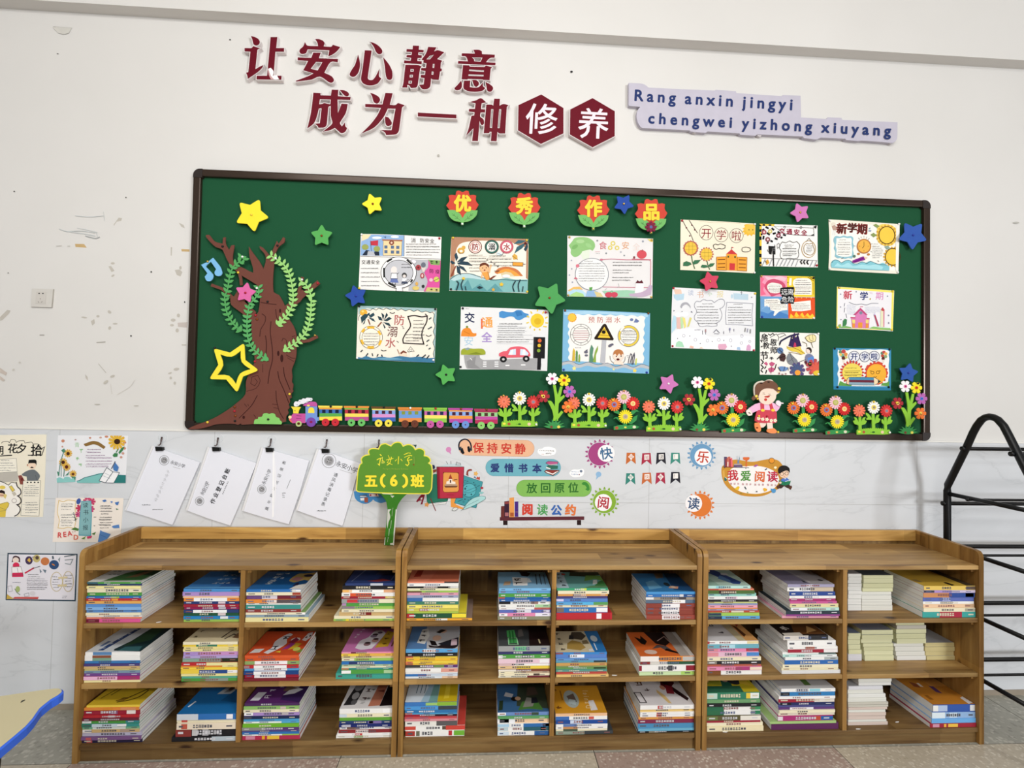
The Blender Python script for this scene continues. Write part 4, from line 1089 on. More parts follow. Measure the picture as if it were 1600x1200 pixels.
# ================================================================ children's drawings
def sheet(name, crop, corners, paper, art, label, cat='drawing', group=None, pins=(), y=-0.0146, rough=0.75, th=0.0006, yb=-0.0145):
    a = Art(crop, y); a.rough = rough
    a.poly(mat(paper, rough, 0, 0.03, 12), pts(corners), th)
    a.clip = pts(corners); a.draw(art)
    o = a.build(name); tag(o, label, cat, group)
    for x, yy, k in pins:
        pin(crop[0] + x / crop[2], crop[1] + yy / crop[2], y - th - 0.0012, k, o, yb)
    return o
GD = 'children\'s drawings on the green board'
sheet('drawing', B1, '112,355 270,358 430,365 570,372 705,378 698,590 690,785 400,776 95,762 104,560', 'EDEBE8', '''
p 8FB0DA 118,358 430,366 428,519 108,514; p EADBB0 116,358 188,360 165,388 120,408; p B8BABF 478,542 612,546 600,776 462,774
p EBD3A2 277,402 415,407 411,516 275,514; p B8735A 268,394 420,399 416,410 270,405; e 8A4A3A 338,420 19 18; e E8C8B0 338,420 8 8
q 5A7090 285 440 308 463; q 5A7090 333 442 356 464; q 5A7090 372 443 395 465; q 5A7090 285 475 308 497; q 5A7090 333 477 356 500; q 5A7090 372 478 395 501; c 6A5A50 2 277,402 415,407 411,516 275,514
e 9BA45C 144,452 25 21; e 9BA45C 230,465 24 21; p 263040 150,474 175,478 180,513 122,512; p 263040 213,484 246,486 248,515 205,514; p B8BCC4 165,482 205,484 218,514 158,513; p C23A48 184,408 240,402 238,442 188,438; l 333 3 183,405 190,482
e FFFFFF 230,384 36 9; e FFFFFF 362,377 30 9; l 445A80 3 280,374 295,384 296,370; l 555 3 108,518 300,525 704,541; l 555 3 431,366 429,520
t 333 40 498,402 498,402 0 消; t 333 34 562,403 636,407 2 防安全; h 555 442,420 692,520 5; l AAA 1 445,440 690,447; l AAA 1 445,462 690,470; l AAA 1 445,485 690,493
t 333 33 132,562 236,562 0 交通安全; h 666 112,592 250,752 5; l AAA 1.5 110,610 250,612; l AAA 1.5 110,640 250,642; l AAA 1.5 110,672 250,674; l AAA 1.5 110,702 255,704
p D6579C 608,545 700,550 692,780 574,778 604,705 580,640 606,600; p 82A862 608,545 696,549 692,586 628,582; p C9C077 600,748 692,752 690,780 588,778; k 222 30 634,562 668,565 2; t 222 34 632,628 676,632 3 防疫; k 2A2A20 26 632,764 668,768 2
e E8B8C8 628,694 14 13; e C8D060 668,690 20 20; l 333 3 650,700 690,680; e F0E8F0 500,560 18 14; e A8434A 535,602 20 20; e 6A2A30 535,602 8 8; p DCD0C8 556,602 590,602 580,636 566,636; e 6A707C 572,582 17 18; e A8434A 564,662 15 20; e E8C8C8 564,662 7 12; e D8C070 516,754 25 15; e D8A858 523,722 10 14; e 333 570,740 11 12
e F2F2F2 390,640 132 116; r 333 390,640 130,115 4; e C3C4CA 390,640 106,93; r 333 390,640 106,93 4; l 222 13 284,675 282,605; l 222 13 305,560 340,538; l 222 13 450,545 487,578; l 222 13 492,690 478,712; l 222 13 312,715 368,744
p E0DCE0 337,605 372,605 380,640 330,640; e E8E0DC 356,618 22 24; p EFEFF2 336,645 378,645 382,685 332,685; p 6878B0 334,682 378,682 390,714 326,712; c 333 3 336,645 378,645 382,685 332,685; l 333 4 345,714 350,738; l 333 4 368,714 362,734; e 444 432,660 19 20; e E0D8D4 432,666 12 12; p EFEFF2 418,682 448,682 452,706 414,706; p 444C60 414,704 452,704 458,722 408,722; l 333 3 440,700 465,690; l 333 3 378,652 392,640
h 222 408,568 490,612 2; p F0F0F0 374,752 416,752 420,776 372,775; l 444 3 374,752 372,775; l 444 3 416,752 420,776''',
 'grey, pink and blue safety drawing with a big round magnifier', 'drawing', GD, [(690, 388, 'red'), (100, 755, 'yellow'), (118, 360, 'white')])
sheet('drawing', B1, '778,378 1060,385 1345,393 1343,590 1338,792 1040,780 762,772 768,560', 'F2EBDD', '''
p B28468 778,378 1343,393 1341,480 1325,455 1240,430 1200,410 1000,405 880,415 830,440 808,500 800,600 800,690 766,700; p B28468 1330,440 1343,480 1340,690 1326,680; p F2EBDD 830,440 870,418 960,410 1200,412 1250,430 1325,470 1325,600 1180,640 830,640 805,600 808,500
p 7FB4B4 762,772 766,690 800,660 860,645 930,648 1010,675 1100,690 1180,680 1250,690 1340,690 1338,790; p B8D4D8 770,690 830,650 910,648 990,672 1060,690 1060,700 900,680 800,700; p 5F9AA0 800,770 830,700 860,740 900,690 930,760 990,720 1040,775 1100,720 1160,780; l 2A3A48 4 768,690 830,652 910,648 990,672 1080,695 1150,690 1240,698 1335,700
p C87848 1095,640 1120,610 1165,597 1215,600 1265,620 1305,665 1280,665 1240,635 1200,622 1160,625 1120,650; p E8A048 1115,648 1150,618 1200,614 1250,635 1285,665 1240,665 1220,645 1180,635 1140,645; p D8C8A0 1140,648 1175,632 1215,640 1245,668 1150,668
p 2E4452 820,570 855,555 900,560 935,590 880,585 830,580; p 2E4452 815,565 850,530 900,520 865,555; p 2E4452 812,560 800,510 815,490 828,530; p 2E4452 825,580 870,600 895,640 845,610; p 2E4452 815,585 820,640 850,660 840,600; p 2E4452 810,570 780,550 768,560 785,580; p 8A4A38 770,665 805,590 815,590 785,670
p 3E6470 1330,405 1270,400 1235,430 1290,425; p 3E6470 1330,415 1260,450 1240,500 1300,460; p 2E4452 1335,420 1310,470 1325,485 1342,450; p 3E6470 1330,400 1345,396 1344,430; e 5A2020 1322,425 10 10; p D8A850 1240,500 1262,515 1265,540 1235,545 1225,520; l 806020 3 1225,515 1265,545
r 3A2A2A 953,450 48 48 4; e F0E6DE 953,450 46 46; r B84A3A 953,450 40 40 12; r F0E6DE 953,450 41 41 6; e F5F0E8 953,450 32 32; b 902A30 52 953,450 953,450 0 防; r 3A3A3A 1075,450 50 50 4; e F5F0E8 1075,450 46 46; r 3A6A60 1075,450 42 42 11; e F5F0E8 1075,450 35 35; b 223038 54 1075,450 1075,450 0 溺; r A84A60 1185,450 48 48 4; e F5F0E8 1185,450 46 46; r C8586A 1185,450 40 40 11; e F5F0E8 1185,450 33 33; b A03040 54 1185,450 1185,450 0 水
e D8A850 848,478 26 22; e F2EBDD 850,482 12 9; e D8A850 868,455 14 13; l 6A4A20 3 825,480 840,500 865,496 875,478; h 666 905,500 1040,640 6; l 999 1.5 905,520 1040,522; l 999 1.5 905,548 1040,550; h 666 1050,505 1225,600 4; l 999 1.5 1050,530 1225,532; l 999 1.5 1090,560 1230,562
e E8B888 1020,605 36 38; p 6A3A28 985,600 990,575 1020,566 1050,580 1055,605 1030,585 1005,588; e 3A2018 1008,606 4 4; e 3A2018 1034,604 4 4; e 8A3030 1022,622 7 5; p E8A050 1000,640 1050,632 1062,690 1035,695 1025,680; l E8B888 10 1055,640 1065,600 1070,580; l E8B888 9 1005,650 1000,680; p 7A3A28 1050,690 1085,665 1110,660 1070,692; l 4A3020 3 1045,632 1060,690
p E8A040 1230,562 1305,566 1303,592 1228,588; c 4A3020 3 1230,562 1305,566 1303,592 1228,588; l 333 4 1305,578 1322,578; e D8E4E8 1130,500 22 14; l 456 3 1110,495 1150,510 1165,490; e EEE 1180,665 30 12
s E8C040 867,683 15 -90; s E8C040 1146,726 18 -80; s D8A848 1086,765 15 -90; p 2A3A40 965,748 985,738 1012,750 985,760; l 24343C 8 815,770 830,720 815,700; l 24343C 8 860,770 850,730 865,690; l 24343C 7 885,770 880,740; l 24343C 8 1240,780 1230,740 1250,700; l 24343C 8 1275,780 1270,730 1285,690; l 24343C 7 1300,780 1305,740; h 333 1090,615 1130,640 1; k 333 20 1045,545 1120,590 4''',
 'brown and teal swimming drawing with palms, rainbow and three lifebuoys', 'drawing', GD, [(790, 385, 'yellow'), (1332, 403, 'yellow'), (775, 762, 'black'), (1335, 780, 'yellow')])
sheet('drawing', B2, '90,130 380,140 670,150 662,350 655,550 370,538 78,522 84,320', 'F0E9DA', '''
p 9DBCBE 90,130 668,150 666,182 640,172 620,180 590,168 560,176 530,160 500,170 470,156 440,166 410,152 380,160 350,148 320,158 290,146 260,156 230,146 200,156 160,150 140,160 110,185 95,200; p 9DBCBE 655,180 668,160 660,400 655,520 645,500 654,440 642,400 656,360 644,320 658,280 646,230
l 333 4 95,240 100,205 130,175 150,158 180,165 200,152 225,162 245,148 275,160 300,148 330,160 355,150 385,164 410,154 440,168 470,158 500,172 530,162 560,178 590,170 620,182 640,176 652,200 645,240 658,280 645,320 657,360 643,400 654,440 645,480 650,510
e E8B040 132,180 28 24; e F8D880 126,172 10 8; p 2C4A54 110,215 140,190 170,195 160,215 130,245 118,262; p 2C4A54 170,205 205,180 215,200 185,220; p 2C4A54 165,215 205,225 220,250 195,240; p 2C4A54 150,215 140,260 125,270; p 2C4A54 155,195 175,180 180,205; l 7A4A38 9 165,230 180,270
p 28404A 235,205 262,215 272,240 245,235; p 28404A 262,180 285,200 275,240; p 28404A 300,180 312,200 280,240; p 28404A 280,240 320,212 340,225 305,245; p 28404A 275,250 320,258 335,285 300,270; p 28404A 270,250 295,290 285,298; l 8A5A40 10 265,250 235,285
r 4A3A2A 187,363 84 84 3; e F4EEDF 187,363 82 82; r 4A3A2A 187,363 66 66 3; l E8B840 17 120,325 140,300; l E8B840 17 158,290 212,291; l E8B840 17 240,315 258,345; l E8B840 17 262,385 245,420; l E8B840 17 210,437 160,437; l E8B840 17 130,415 115,380; h 555 132,325 240,425 5; l AAA 1.5 128,345 245,347; l AAA 1.5 128,372 245,374; l AAA 1.5 135,398 240,400
t B0484A 82 395,235 395,235 3 防; t 6A3A3A 82 345,320 345,320 3 溺; t B0484A 80 330,402 330,402 4 水; l 333 4 415,280 425,290; l 333 4 420,300 432,296; l 333 4 375,390 390,400
c 241C20 8 458,210 505,202 560,212 600,205 596,250 570,300 560,350 575,412 520,410 425,405 422,375 445,330 478,280 465,230; h 555 495,225 575,385 6; h 666 440,330 560,400 3
l 333 7 585,190 595,200; l 3A4A50 8 612,230 630,218; l 3A4A50 8 605,302 635,285; l 333 5 590,345 610,355 632,345; l 3A4A50 8 595,395 615,380; l 3A4A50 7 592,425 605,418; l 3A4A50 8 610,450 625,440; l 333 5 325,180 345,186 362,180; l 333 5 260,455 278,462 300,458
e F0D8C0 425,492 26 24; p 7A4030 400,478 425,458 452,475 445,480 425,474 408,488; l F0D8C0 9 385,455 400,490; l 7A4030 4 380,450 395,485; p F4EEE0 455,465 478,432 505,465 492,470 490,515 470,515 468,470; c 444 3 455,465 478,432 505,465 468,470; r 444 480,458 9 9 3
p 3F789C 78,522 82,505 120,512 150,500 200,515 260,505 330,512 400,500 470,510 540,505 600,515 656,512 655,550; p 6AA0BC 200,520 300,510 380,515 420,525 300,530; l 24343C 7 110,470 125,455; l 24343C 8 150,500 165,480; l 24343C 7 200,500 195,480; l 24343C 7 230,505 240,485; l 24343C 8 270,505 265,490; l 24343C 8 520,505 540,490; l 24343C 8 560,515 590,490; l 24343C 8 595,520 615,495''',
 'cream drawing with two palms, a yellow lifebuoy and a wavy scroll', 'drawing', GD, [(100, 134, 'black'), (660, 156, 'black'), (85, 515, 'white'), (645, 530, 'white')])
sheet('drawing', B2, '848,138 1170,148 1495,162 1488,380 1482,610 1160,600 838,598 842,370', 'E4E5E6', '''
h 999 880,145 915,160 1; b 232A50 78 912,218 912,218 0 交; b EDA24E 84 1042,252 1042,252 0 通; q E0704A 995 225 1008 300; t A8C8DC 74 905,390 905,390 0 安; b A58CC8 80 1038,362 1038,362 0 全
p E58B34 848,355 852,325 865,302 890,292 915,298 935,330 962,332 962,350 940,358; e 7A8A3A 893,286 9 9; l B86A20 3 870,318 915,340
p 4C8EC8 1130,215 1128,180 1150,168 1185,176 1230,178 1260,162 1295,165 1310,180 1345,192 1345,212 1315,218 1285,235 1255,232 1235,212 1200,210 1165,222; p 3A78B4 1245,170 1290,170 1300,200 1260,210
e E9C93C 1410,240 50 52; e D8B02C 1412,245 26 24; l E9C93C 9 1410,172 1412,158; l E9C93C 9 1448,188 1458,172; l E9C93C 9 1468,222 1485,212; l E9C93C 9 1468,255 1488,258; l E9C93C 9 1452,282 1480,285; l E9C93C 9 1425,300 1432,312; l E9C93C 9 1390,300 1388,314; l E9C93C 9 1362,278 1355,296; l E9C93C 9 1348,252 1330,258; l E9C93C 9 1350,215 1332,205; l E9C93C 9 1372,188 1360,172
h 555 1130,252 1300,275 1; h 555 1120,272 1320,352 5; h 555 1110,352 1385,405 3; l B8B8C0 1.5 1110,285 1330,287; l B8B8C0 1.5 1110,315 1330,317; l B8B8C0 1.5 1110,345 1375,347; l B8B8C0 1.5 1110,375 1385,377; l B8B8C0 1.5 1110,408 1375,410
p A3A3A5 870,495 985,492 990,515 1020,530 1420,515 1440,560 1430,606 900,596 880,560; p 8E8E90 900,596 890,540 960,500 950,560 1000,598; q FFFFFF 1012 541 1036 548; q FFFFFF 1010 556 1036 563; q FFFFFF 1010 572 1036 579; q FFFFFF 1095 541 1124 548; q FFFFFF 1095 556 1124 563; q FFFFFF 1095 572 1124 579; q FFFFFF 1175 566 1205 573; q FFFFFF 1290 562 1322 569; l FFFFFF 4 915,515 930,530
p 9DA838 848,490 850,460 868,445 900,442 940,446 975,445 1010,448 1028,468 1028,488 985,493; p 8AA0A8 872,448 900,438 920,445 895,458; p 7E8A2C 900,488 960,470 1010,488
p DF6070 1128,500 1130,480 1160,466 1185,462 1210,438 1250,430 1300,432 1335,450 1358,485 1358,500 1335,508 1180,512; p CFE0F0 1195,492 1212,455 1252,446 1252,492; p CFE0F0 1282,494 1285,448 1318,452 1345,480 1340,496; p FFFFFF 1205,490 1222,455 1232,452 1225,492; p FFFFFF 1300,492 1305,452 1320,455 1322,494; e 1C1C1E 1160,524 26 23; e C8C8C8 1160,524 10 9; e 1C1C1E 1328,520 25 23; e C8C8C8 1328,520 10 9
p 1D1D20 1383,360 1468,362 1464,518 1380,514; p 1D1D20 1412,515 1438,516 1434,606 1408,605; e D8653A 1427,387 14 14; e D8B53A 1424,423 13 13; e 7FA03A 1420,460 13 13; p 333336 1390,366 1396,366 1392,510 1386,510''',
 'white traffic drawing with a red car, sun and black traffic light', 'drawing', GD, [(862, 150, 'black'), (1470, 180, 'red'), (846, 580, 'black'), (1482, 172, 'white')])
sheet('drawing', B3, '125,368 440,378 755,390 752,600 750,830 430,822 122,816 124,590', 'E2E0E0', '''
p 8FBF7C 150,470 135,440 160,410 180,385 230,378 280,385 320,412 328,450 310,480 290,470 270,495 240,482 210,515 175,525 150,500; e A5CC92 220,410 30 14; e 7AAE68 180,450 25 14 -30; e 9AC888 280,440 25 14 30; p DCE4D4 235,482 290,470 282,560 240,540 222,510
t C04A5A 62 386,440 386,440 0 食; r D8C85A 460,425 14 13 8; r D8C85A 440,457 13 13 8; r D8C85A 490,458 13 13 8; t D8955A 58 552,440 552,440 0 安; t E2CFC8 58 632,450 632,450 0 全; l C04A5A 2 328,488 365,486; h 555 330,492 370,506 1
e 888C90 345,405 7 7; e 888C90 410,498 7 7; e 888C90 543,514 6 6; e B0B0B8 518,488 7 7; e A0A4B0 155,550 6 6; e A0A4B0 157,612 6 6; e A0A4B0 140,658 6 6; e A0A4B0 162,710 6 6; e A0A4B0 680,410 8 8; p E8D070 712,392 754,394 753,415 735,412
e D0545E 672,506 36 32; l 6A3A30 3 672,485 678,468; l C8788A 5 370,545 450,540 560,545 725,546 738,560 736,740 725,750 560,748 385,745; e C8788A 375,545 12 8; e 8A4A50 616,528 8 10; l C06070 5 600,540 740,545
r 8A9098 305,652 122 118 4; e E8E8E8 305,652 119 115; e D87888 200,590 13 13; p C87080 172,685 185,670 205,690; h 555 250,548 330,565 1; h 555 205,565 400,710 8; h 555 455,552 690,598 2; h 555 455,612 630,650 2; h 555 450,665 640,706 2
p E8B868 130,770 170,745 215,742 240,765 200,760 150,785; p B4D6E8 125,785 170,762 230,768 260,790 262,816 130,814; p A8D48A 150,800 190,780 240,795 250,818 140,815; p 90B4D8 270,775 320,770 350,780 340,818 260,816; p D8C890 320,775 370,790 390,818 340,818; p 5FA050 285,750 310,745 305,770 288,772
p 9CCBAE 380,775 560,768 650,775 640,822 430,820; e C94A60 430,802 28 20; e C94A60 470,802 26 20; l 5A8A50 3 440,785 452,772 460,786; p EFEBEB 630,700 690,712 680,800 620,790; p 5A2430 625,718 640,695 655,705 672,695 685,718; p BFA9C0 750,735 730,730 700,770 640,790 575,795 590,815 680,818 740,800; l 888 2 500,720 505,745 490,750; l 888 2 400,770 415,755''',
 'pale food drawing with a green broccoli and a round text bubble', 'drawing', GD, [(140, 380, 'gold'), (745, 400, 'gold'), (132, 806, 'gold'), (742, 820, 'gold')])
sheet('drawing', B3, '958,250 1230,262 1508,280 1504,460 1502,645 1240,632 955,620 956,430', 'EFE5CF', '''
l 222 5 975,262 1000,310 1030,355 1050,405; l 222 5 1020,255 1050,300 1082,350; e 5A2A30 1000,310 6 6; e 5A2A30 1040,290 6 6; e 5A2A30 1025,370 6 6; e 5A2A30 1062,325 6 6; l CFC3A8 2 1090,262 1200,272 1300,270 1400,282
r 2A2A2A 1146,346 50 54 3; r 2A2A2A 1257,362 50 52 3; r 2A2A2A 1368,368 50 52 3; t 8A2430 78 1146,350 1146,350 2 开; t 8A2430 78 1257,362 1257,362 2 学; t 8A2430 78 1368,368 1368,368 2 啦
p E8B840 1505,285 1440,283 1425,290 1432,305 1412,315 1425,325 1410,342 1428,345 1422,362 1442,358 1450,372 1465,360 1480,372 1490,358 1504,362; e E9C050 1470,318 38 34; e 3A3020 1460,325 4 4; e 3A3020 1488,325 4 4
e 8A4A48 1032,460 54 54; d B86A58 1032,460 58 16; e EAC04A 1032,460 44 46; l 8A7A30 2 992,445 1072,445; l 8A7A30 2 992,470 1072,470; l 8A7A30 2 1018,418 1018,502; l 8A7A30 2 1045,418 1045,502; d B86A58 1148,505 54 16; e EAC04A 1148,505 42 44; l 8A7A30 2 1110,492 1188,492; l 8A7A30 2 1110,518 1188,518; l 8A7A30 2 1135,465 1135,545; l 8A7A30 2 1162,465 1162,545
l 4A6A48 7 1038,515 1045,560 1062,612; l 4A6A48 7 1152,555 1160,590 1172,618; p 3C7050 975,590 978,565 1000,555 1030,565 1040,580 1010,592; p 3C7050 1045,570 1060,548 1108,545 1085,572 1060,580; p 3C7050 1105,600 1115,582 1150,585 1160,600 1130,606; p 3C7050 1160,590 1175,572 1210,570 1195,592 1175,600
c 222 4 1200,450 1198,438 1215,430 1232,436 1250,428 1270,434 1286,440 1285,458 1262,466 1240,462 1220,468 1205,462; c 222 4 1408,470 1415,456 1440,452 1465,458 1474,472 1460,484 1435,488 1415,484
p E8A03C 1222,525 1294,522 1294,500 1372,505 1374,525 1446,528 1444,628 1222,620; p C83C40 1294,502 1332,468 1374,506; p C83C40 1318,570 1358,572 1355,622 1316,620; q 4A5A30 1302 516 1314 530; q 4A5A30 1352 518 1364 532; l 5A2A10 5 1230,545 1285,543; l 5A2A10 5 1230,575 1285,573; l 5A2A10 5 1230,602 1285,600; l 5A2A10 5 1385,545 1438,547; l 5A2A10 5 1385,575 1438,577; l 5A2A10 5 1385,602 1438,604; l 333 3 1332,468 1334,450; p C83040 1334,450 1350,454 1336,460; c 9A5A20 3 1222,525 1294,522 1294,622 1222,620; c 9A5A20 3 1374,525 1446,528 1444,628 1374,624''',
 'cream drawing of two sunflowers beside an orange school house', 'drawing', GD, [(968, 258, 'red'), (1500, 640, 'white'), (1502, 285, 'white')])
sheet('drawing', B4, '95,205 410,216 733,232 730,450 725,678 400,665 85,660 90,430', '7FB6D8', '''
p A8CFE6 100,225 250,215 400,222 560,230 720,240 715,260 400,240 105,245; p EFEDE8 140,280 135,300 128,330 140,350 128,380 140,410 128,440 140,470 130,500 142,530 130,560 150,590 200,585 300,590 400,600 500,605 600,600 680,600 690,560 680,530 692,500 680,470 692,440 682,410 694,380 684,350 696,320 690,290 700,265 670,250 640,258 600,246 560,254 520,244 480,252 440,242 400,250 360,240 320,248 280,240 240,246 200,240 170,250
p B8BCC0 85,595 150,585 210,612 280,592 350,612 420,598 480,625 550,608 610,630 670,608 728,625 727,645 660,632 600,648 540,632 480,645 400,622 330,632 270,618 200,635 140,605 86,618; l 556 3 86,592 150,584 210,610 280,592 350,612 420,598 480,625 550,608 610,630 670,608 728,625
s F0E08A 175,638 18 -90; s E8D060 620,655 18 -80; s F0E08A 465,645 10 -80; e F0B840 160,265 33 32; d D89030 160,265 34 12; e F4C048 158,264 29 28
t B8584E 50 302,280 492,282 0 预防溺水; e 6A7AA8 597,280 13 11; p 6A7AA8 612,300 628,270 655,290 640,302
r 666 225,390 78 78 3; r 666 225,390 60 60 3; l 666 3 225,312 225,330; l 666 3 225,450 225,468; l 666 3 147,390 165,390; l 666 3 285,390 303,390; l 666 3 170,335 182,348; l 666 3 280,335 268,348; l 666 3 170,445 182,432; l 666 3 280,445 268,432; l C09098 4 175,362 275,362; l B88088 4 170,378 280,378; l C09098 4 170,394 282,394; l B88088 4 172,410 278,410; l C09098 4 182,426 268,426; l 999 3 200,345 260,345
r 666 575,400 78 78 3; e F2EEDC 575,400 76 76; r E2C646 575,400 69 69 13; e EFEDE8 575,400 60 60; l EFEDE8 16 540,330 515,365; l EFEDE8 16 512,430 540,462; r 666 575,400 60 60 3; h 555 530,352 625,450 6; l 666 3 525,365 630,367; l 666 3 520,385 635,387; l 666 3 522,408 632,410; l 666 3 530,430 625,432
p B8BAC0 380,430 412,432 402,605 366,600; p 2A2018 398,310 410,315 465,420 460,432 330,425 322,415 385,318; p ECC740 397,332 440,415 348,412; l 2A2018 3 360,392 435,398; e 1A1A1A 392,372 15 12; l 1A1A1A 5 378,355 390,372 396,348; l 1A1A1A 5 405,352 398,375
p D0B040 160,585 165,510 172,488 182,510 180,585; p 60905A 185,585 188,515 195,502 202,520 200,588; p 8AA84A 205,590 208,540 216,532 220,560 218,592; p 5A8A70 285,590 290,500 302,462 318,490 310,540 320,592; p 8AA848 312,592 330,510 350,470 350,500 335,540 335,594; p 556 258,505 275,498 270,515; e 667 262,518 14 10; e 667 265,542 12 8; e 667 440,470 16 10 -30; e 667 455,462 10 8
l 445 5 572,605 580,560 592,530 600,540 592,580 585,608; l 445 6 600,610 605,560 618,525 618,560 608,610; p C8D070 622,612 628,568 638,562 634,612
e F2DCCC 500,548 40 36; p B87848 460,540 470,510 500,498 530,510 540,540 530,530 520,545 505,528 490,548 478,530; e 333 485,550 5 5; e 333 520,548 5 5; e 5A2020 497,572 12 8; l 444 3 438,545 445,580 475,605; l 444 3 552,550 545,585 520,608; p F2DCCC 470,585 530,585 540,612 465,608; h 556 180,478 250,492 1; h 667 560,540 580,560 2''',
 'blue-framed drawing with a yellow warning triangle on a post', 'drawing', GD, [(108, 213, 'copper'), (720, 234, 'copper'), (98, 648, 'blue'), (708, 668, 'blue')])
sheet('drawing', B4, '898,42 1200,58 1512,78 1508,300 1505,512 1200,498 886,488 890,260', 'E4E5E8', '''
p E4C4B0 905,55 960,58 968,92 920,95; p B4D0E0 905,95 985,88 980,132 930,140 908,120; t A8B4CC 46 1032,82 1032,82 4 读; t D0A080 56 1102,95 1102,95 3 书; t A8C8A0 34 1172,90 1172,90 0 小; t E0D090 52 1248,92 1248,92 3 报; p B8D0DE 1345,85 1455,92 1455,135 1348,130; e B8D0DE 1335,108 8 16; l 667 3 1405,70 1405,98; l 667 3 1395,80 1415,84; e 889 1480,115 5 5
p A8A8B0 955,185 965,162 985,152 1010,155 1030,180 1030,198 1018,180 995,168 972,182 965,198; p 667 1030,225 1040,215 1045,230; p 667 905,210 916,214 905,220; e 667 968,220 4 4
c 667 3 1062,190 1060,165 1075,145 1100,148 1125,132 1155,140 1185,138 1205,155 1225,140 1250,128 1275,135 1282,165 1265,190 1245,200 1255,215 1262,245 1255,275 1240,295 1225,300 1225,325 1190,330 1150,325 1120,332 1095,325 1085,300 1062,280 1060,250 1072,235 1075,210; h 666 1110,155 1190,172 1; h 666 1075,175 1240,318 7; c 778 3 1298,152 1380,155 1490,162 1482,240 1488,325 1390,318 1292,315 1288,240; h 666 1345,158 1430,175 1; h 666 1305,180 1475,312 7
p B8D8E8 905,250 930,255 925,340 890,380 895,300; p E0B8B0 925,252 955,260 960,350 930,345; p B8D8A8 955,262 975,265 975,340 960,345; p E8D880 970,260 990,268 1000,330 985,345; p D8D080 1025,262 1040,268 1020,330 1005,335; e F4F4F4 985,240 30 18; e F0F0F0 940,245 25 18
p F6F6F8 890,395 920,360 970,348 1050,345 1120,365 1150,400 1200,410 1300,400 1400,395 1500,410 1505,510 888,486; r 99A 980,398 10 10 3; r 99A 1066,428 11 11 3; r 99A 1155,434 11 11 3; r 99A 1238,428 11 11 3; r 99A 1325,432 11 11 3; r 99A 1408,400 10 10 3; r 99A 1405,452 10 10 3; e 667 1025,400 4 4; e 667 935,418 4 4; e 667 1102,455 4 4; e 667 1190,440 4 4; e 667 1275,432 4 4; e 667 1330,475 4 4; r 99A 1466,440 8 8 3
p A8D8B8 920,478 925,450 945,435 970,445 985,482; p DCA8C0 1232,480 1235,460 1290,458 1300,480 1285,500 1240,500; p E4B8A8 1020,485 1030,470 1055,478 1050,492; p A8C4E0 1370,500 1375,480 1395,482 1398,504; p D8A8C8 1440,505 1445,470 1460,460 1475,478 1472,508; p E8D0B8 1095,490 1110,478 1125,492
l 667 4 1120,390 1118,360; l A88 9 1142,350 1142,372; l 667 3 1142,370 1142,390; l 667 4 1200,375 1220,352 1245,378; l 667 3 1205,382 1240,384; l 667 4 1275,385 1275,365; l 88A 10 1320,340 1320,358; l 667 3 1320,358 1320,375; l 667 4 1350,365 1350,348; l 888 7 1430,370 1435,340; l 99A 7 1448,372 1452,345; l 888 8 1470,380 1472,350; h 778 1060,345 1110,365 1''',
 'faded white reading drawing with a rainbow, under the red star', 'drawing', GD, [(905, 48, 'red'), (1505, 88, 'yellow'), (898, 474, 'red'), (1495, 505, 'red')])
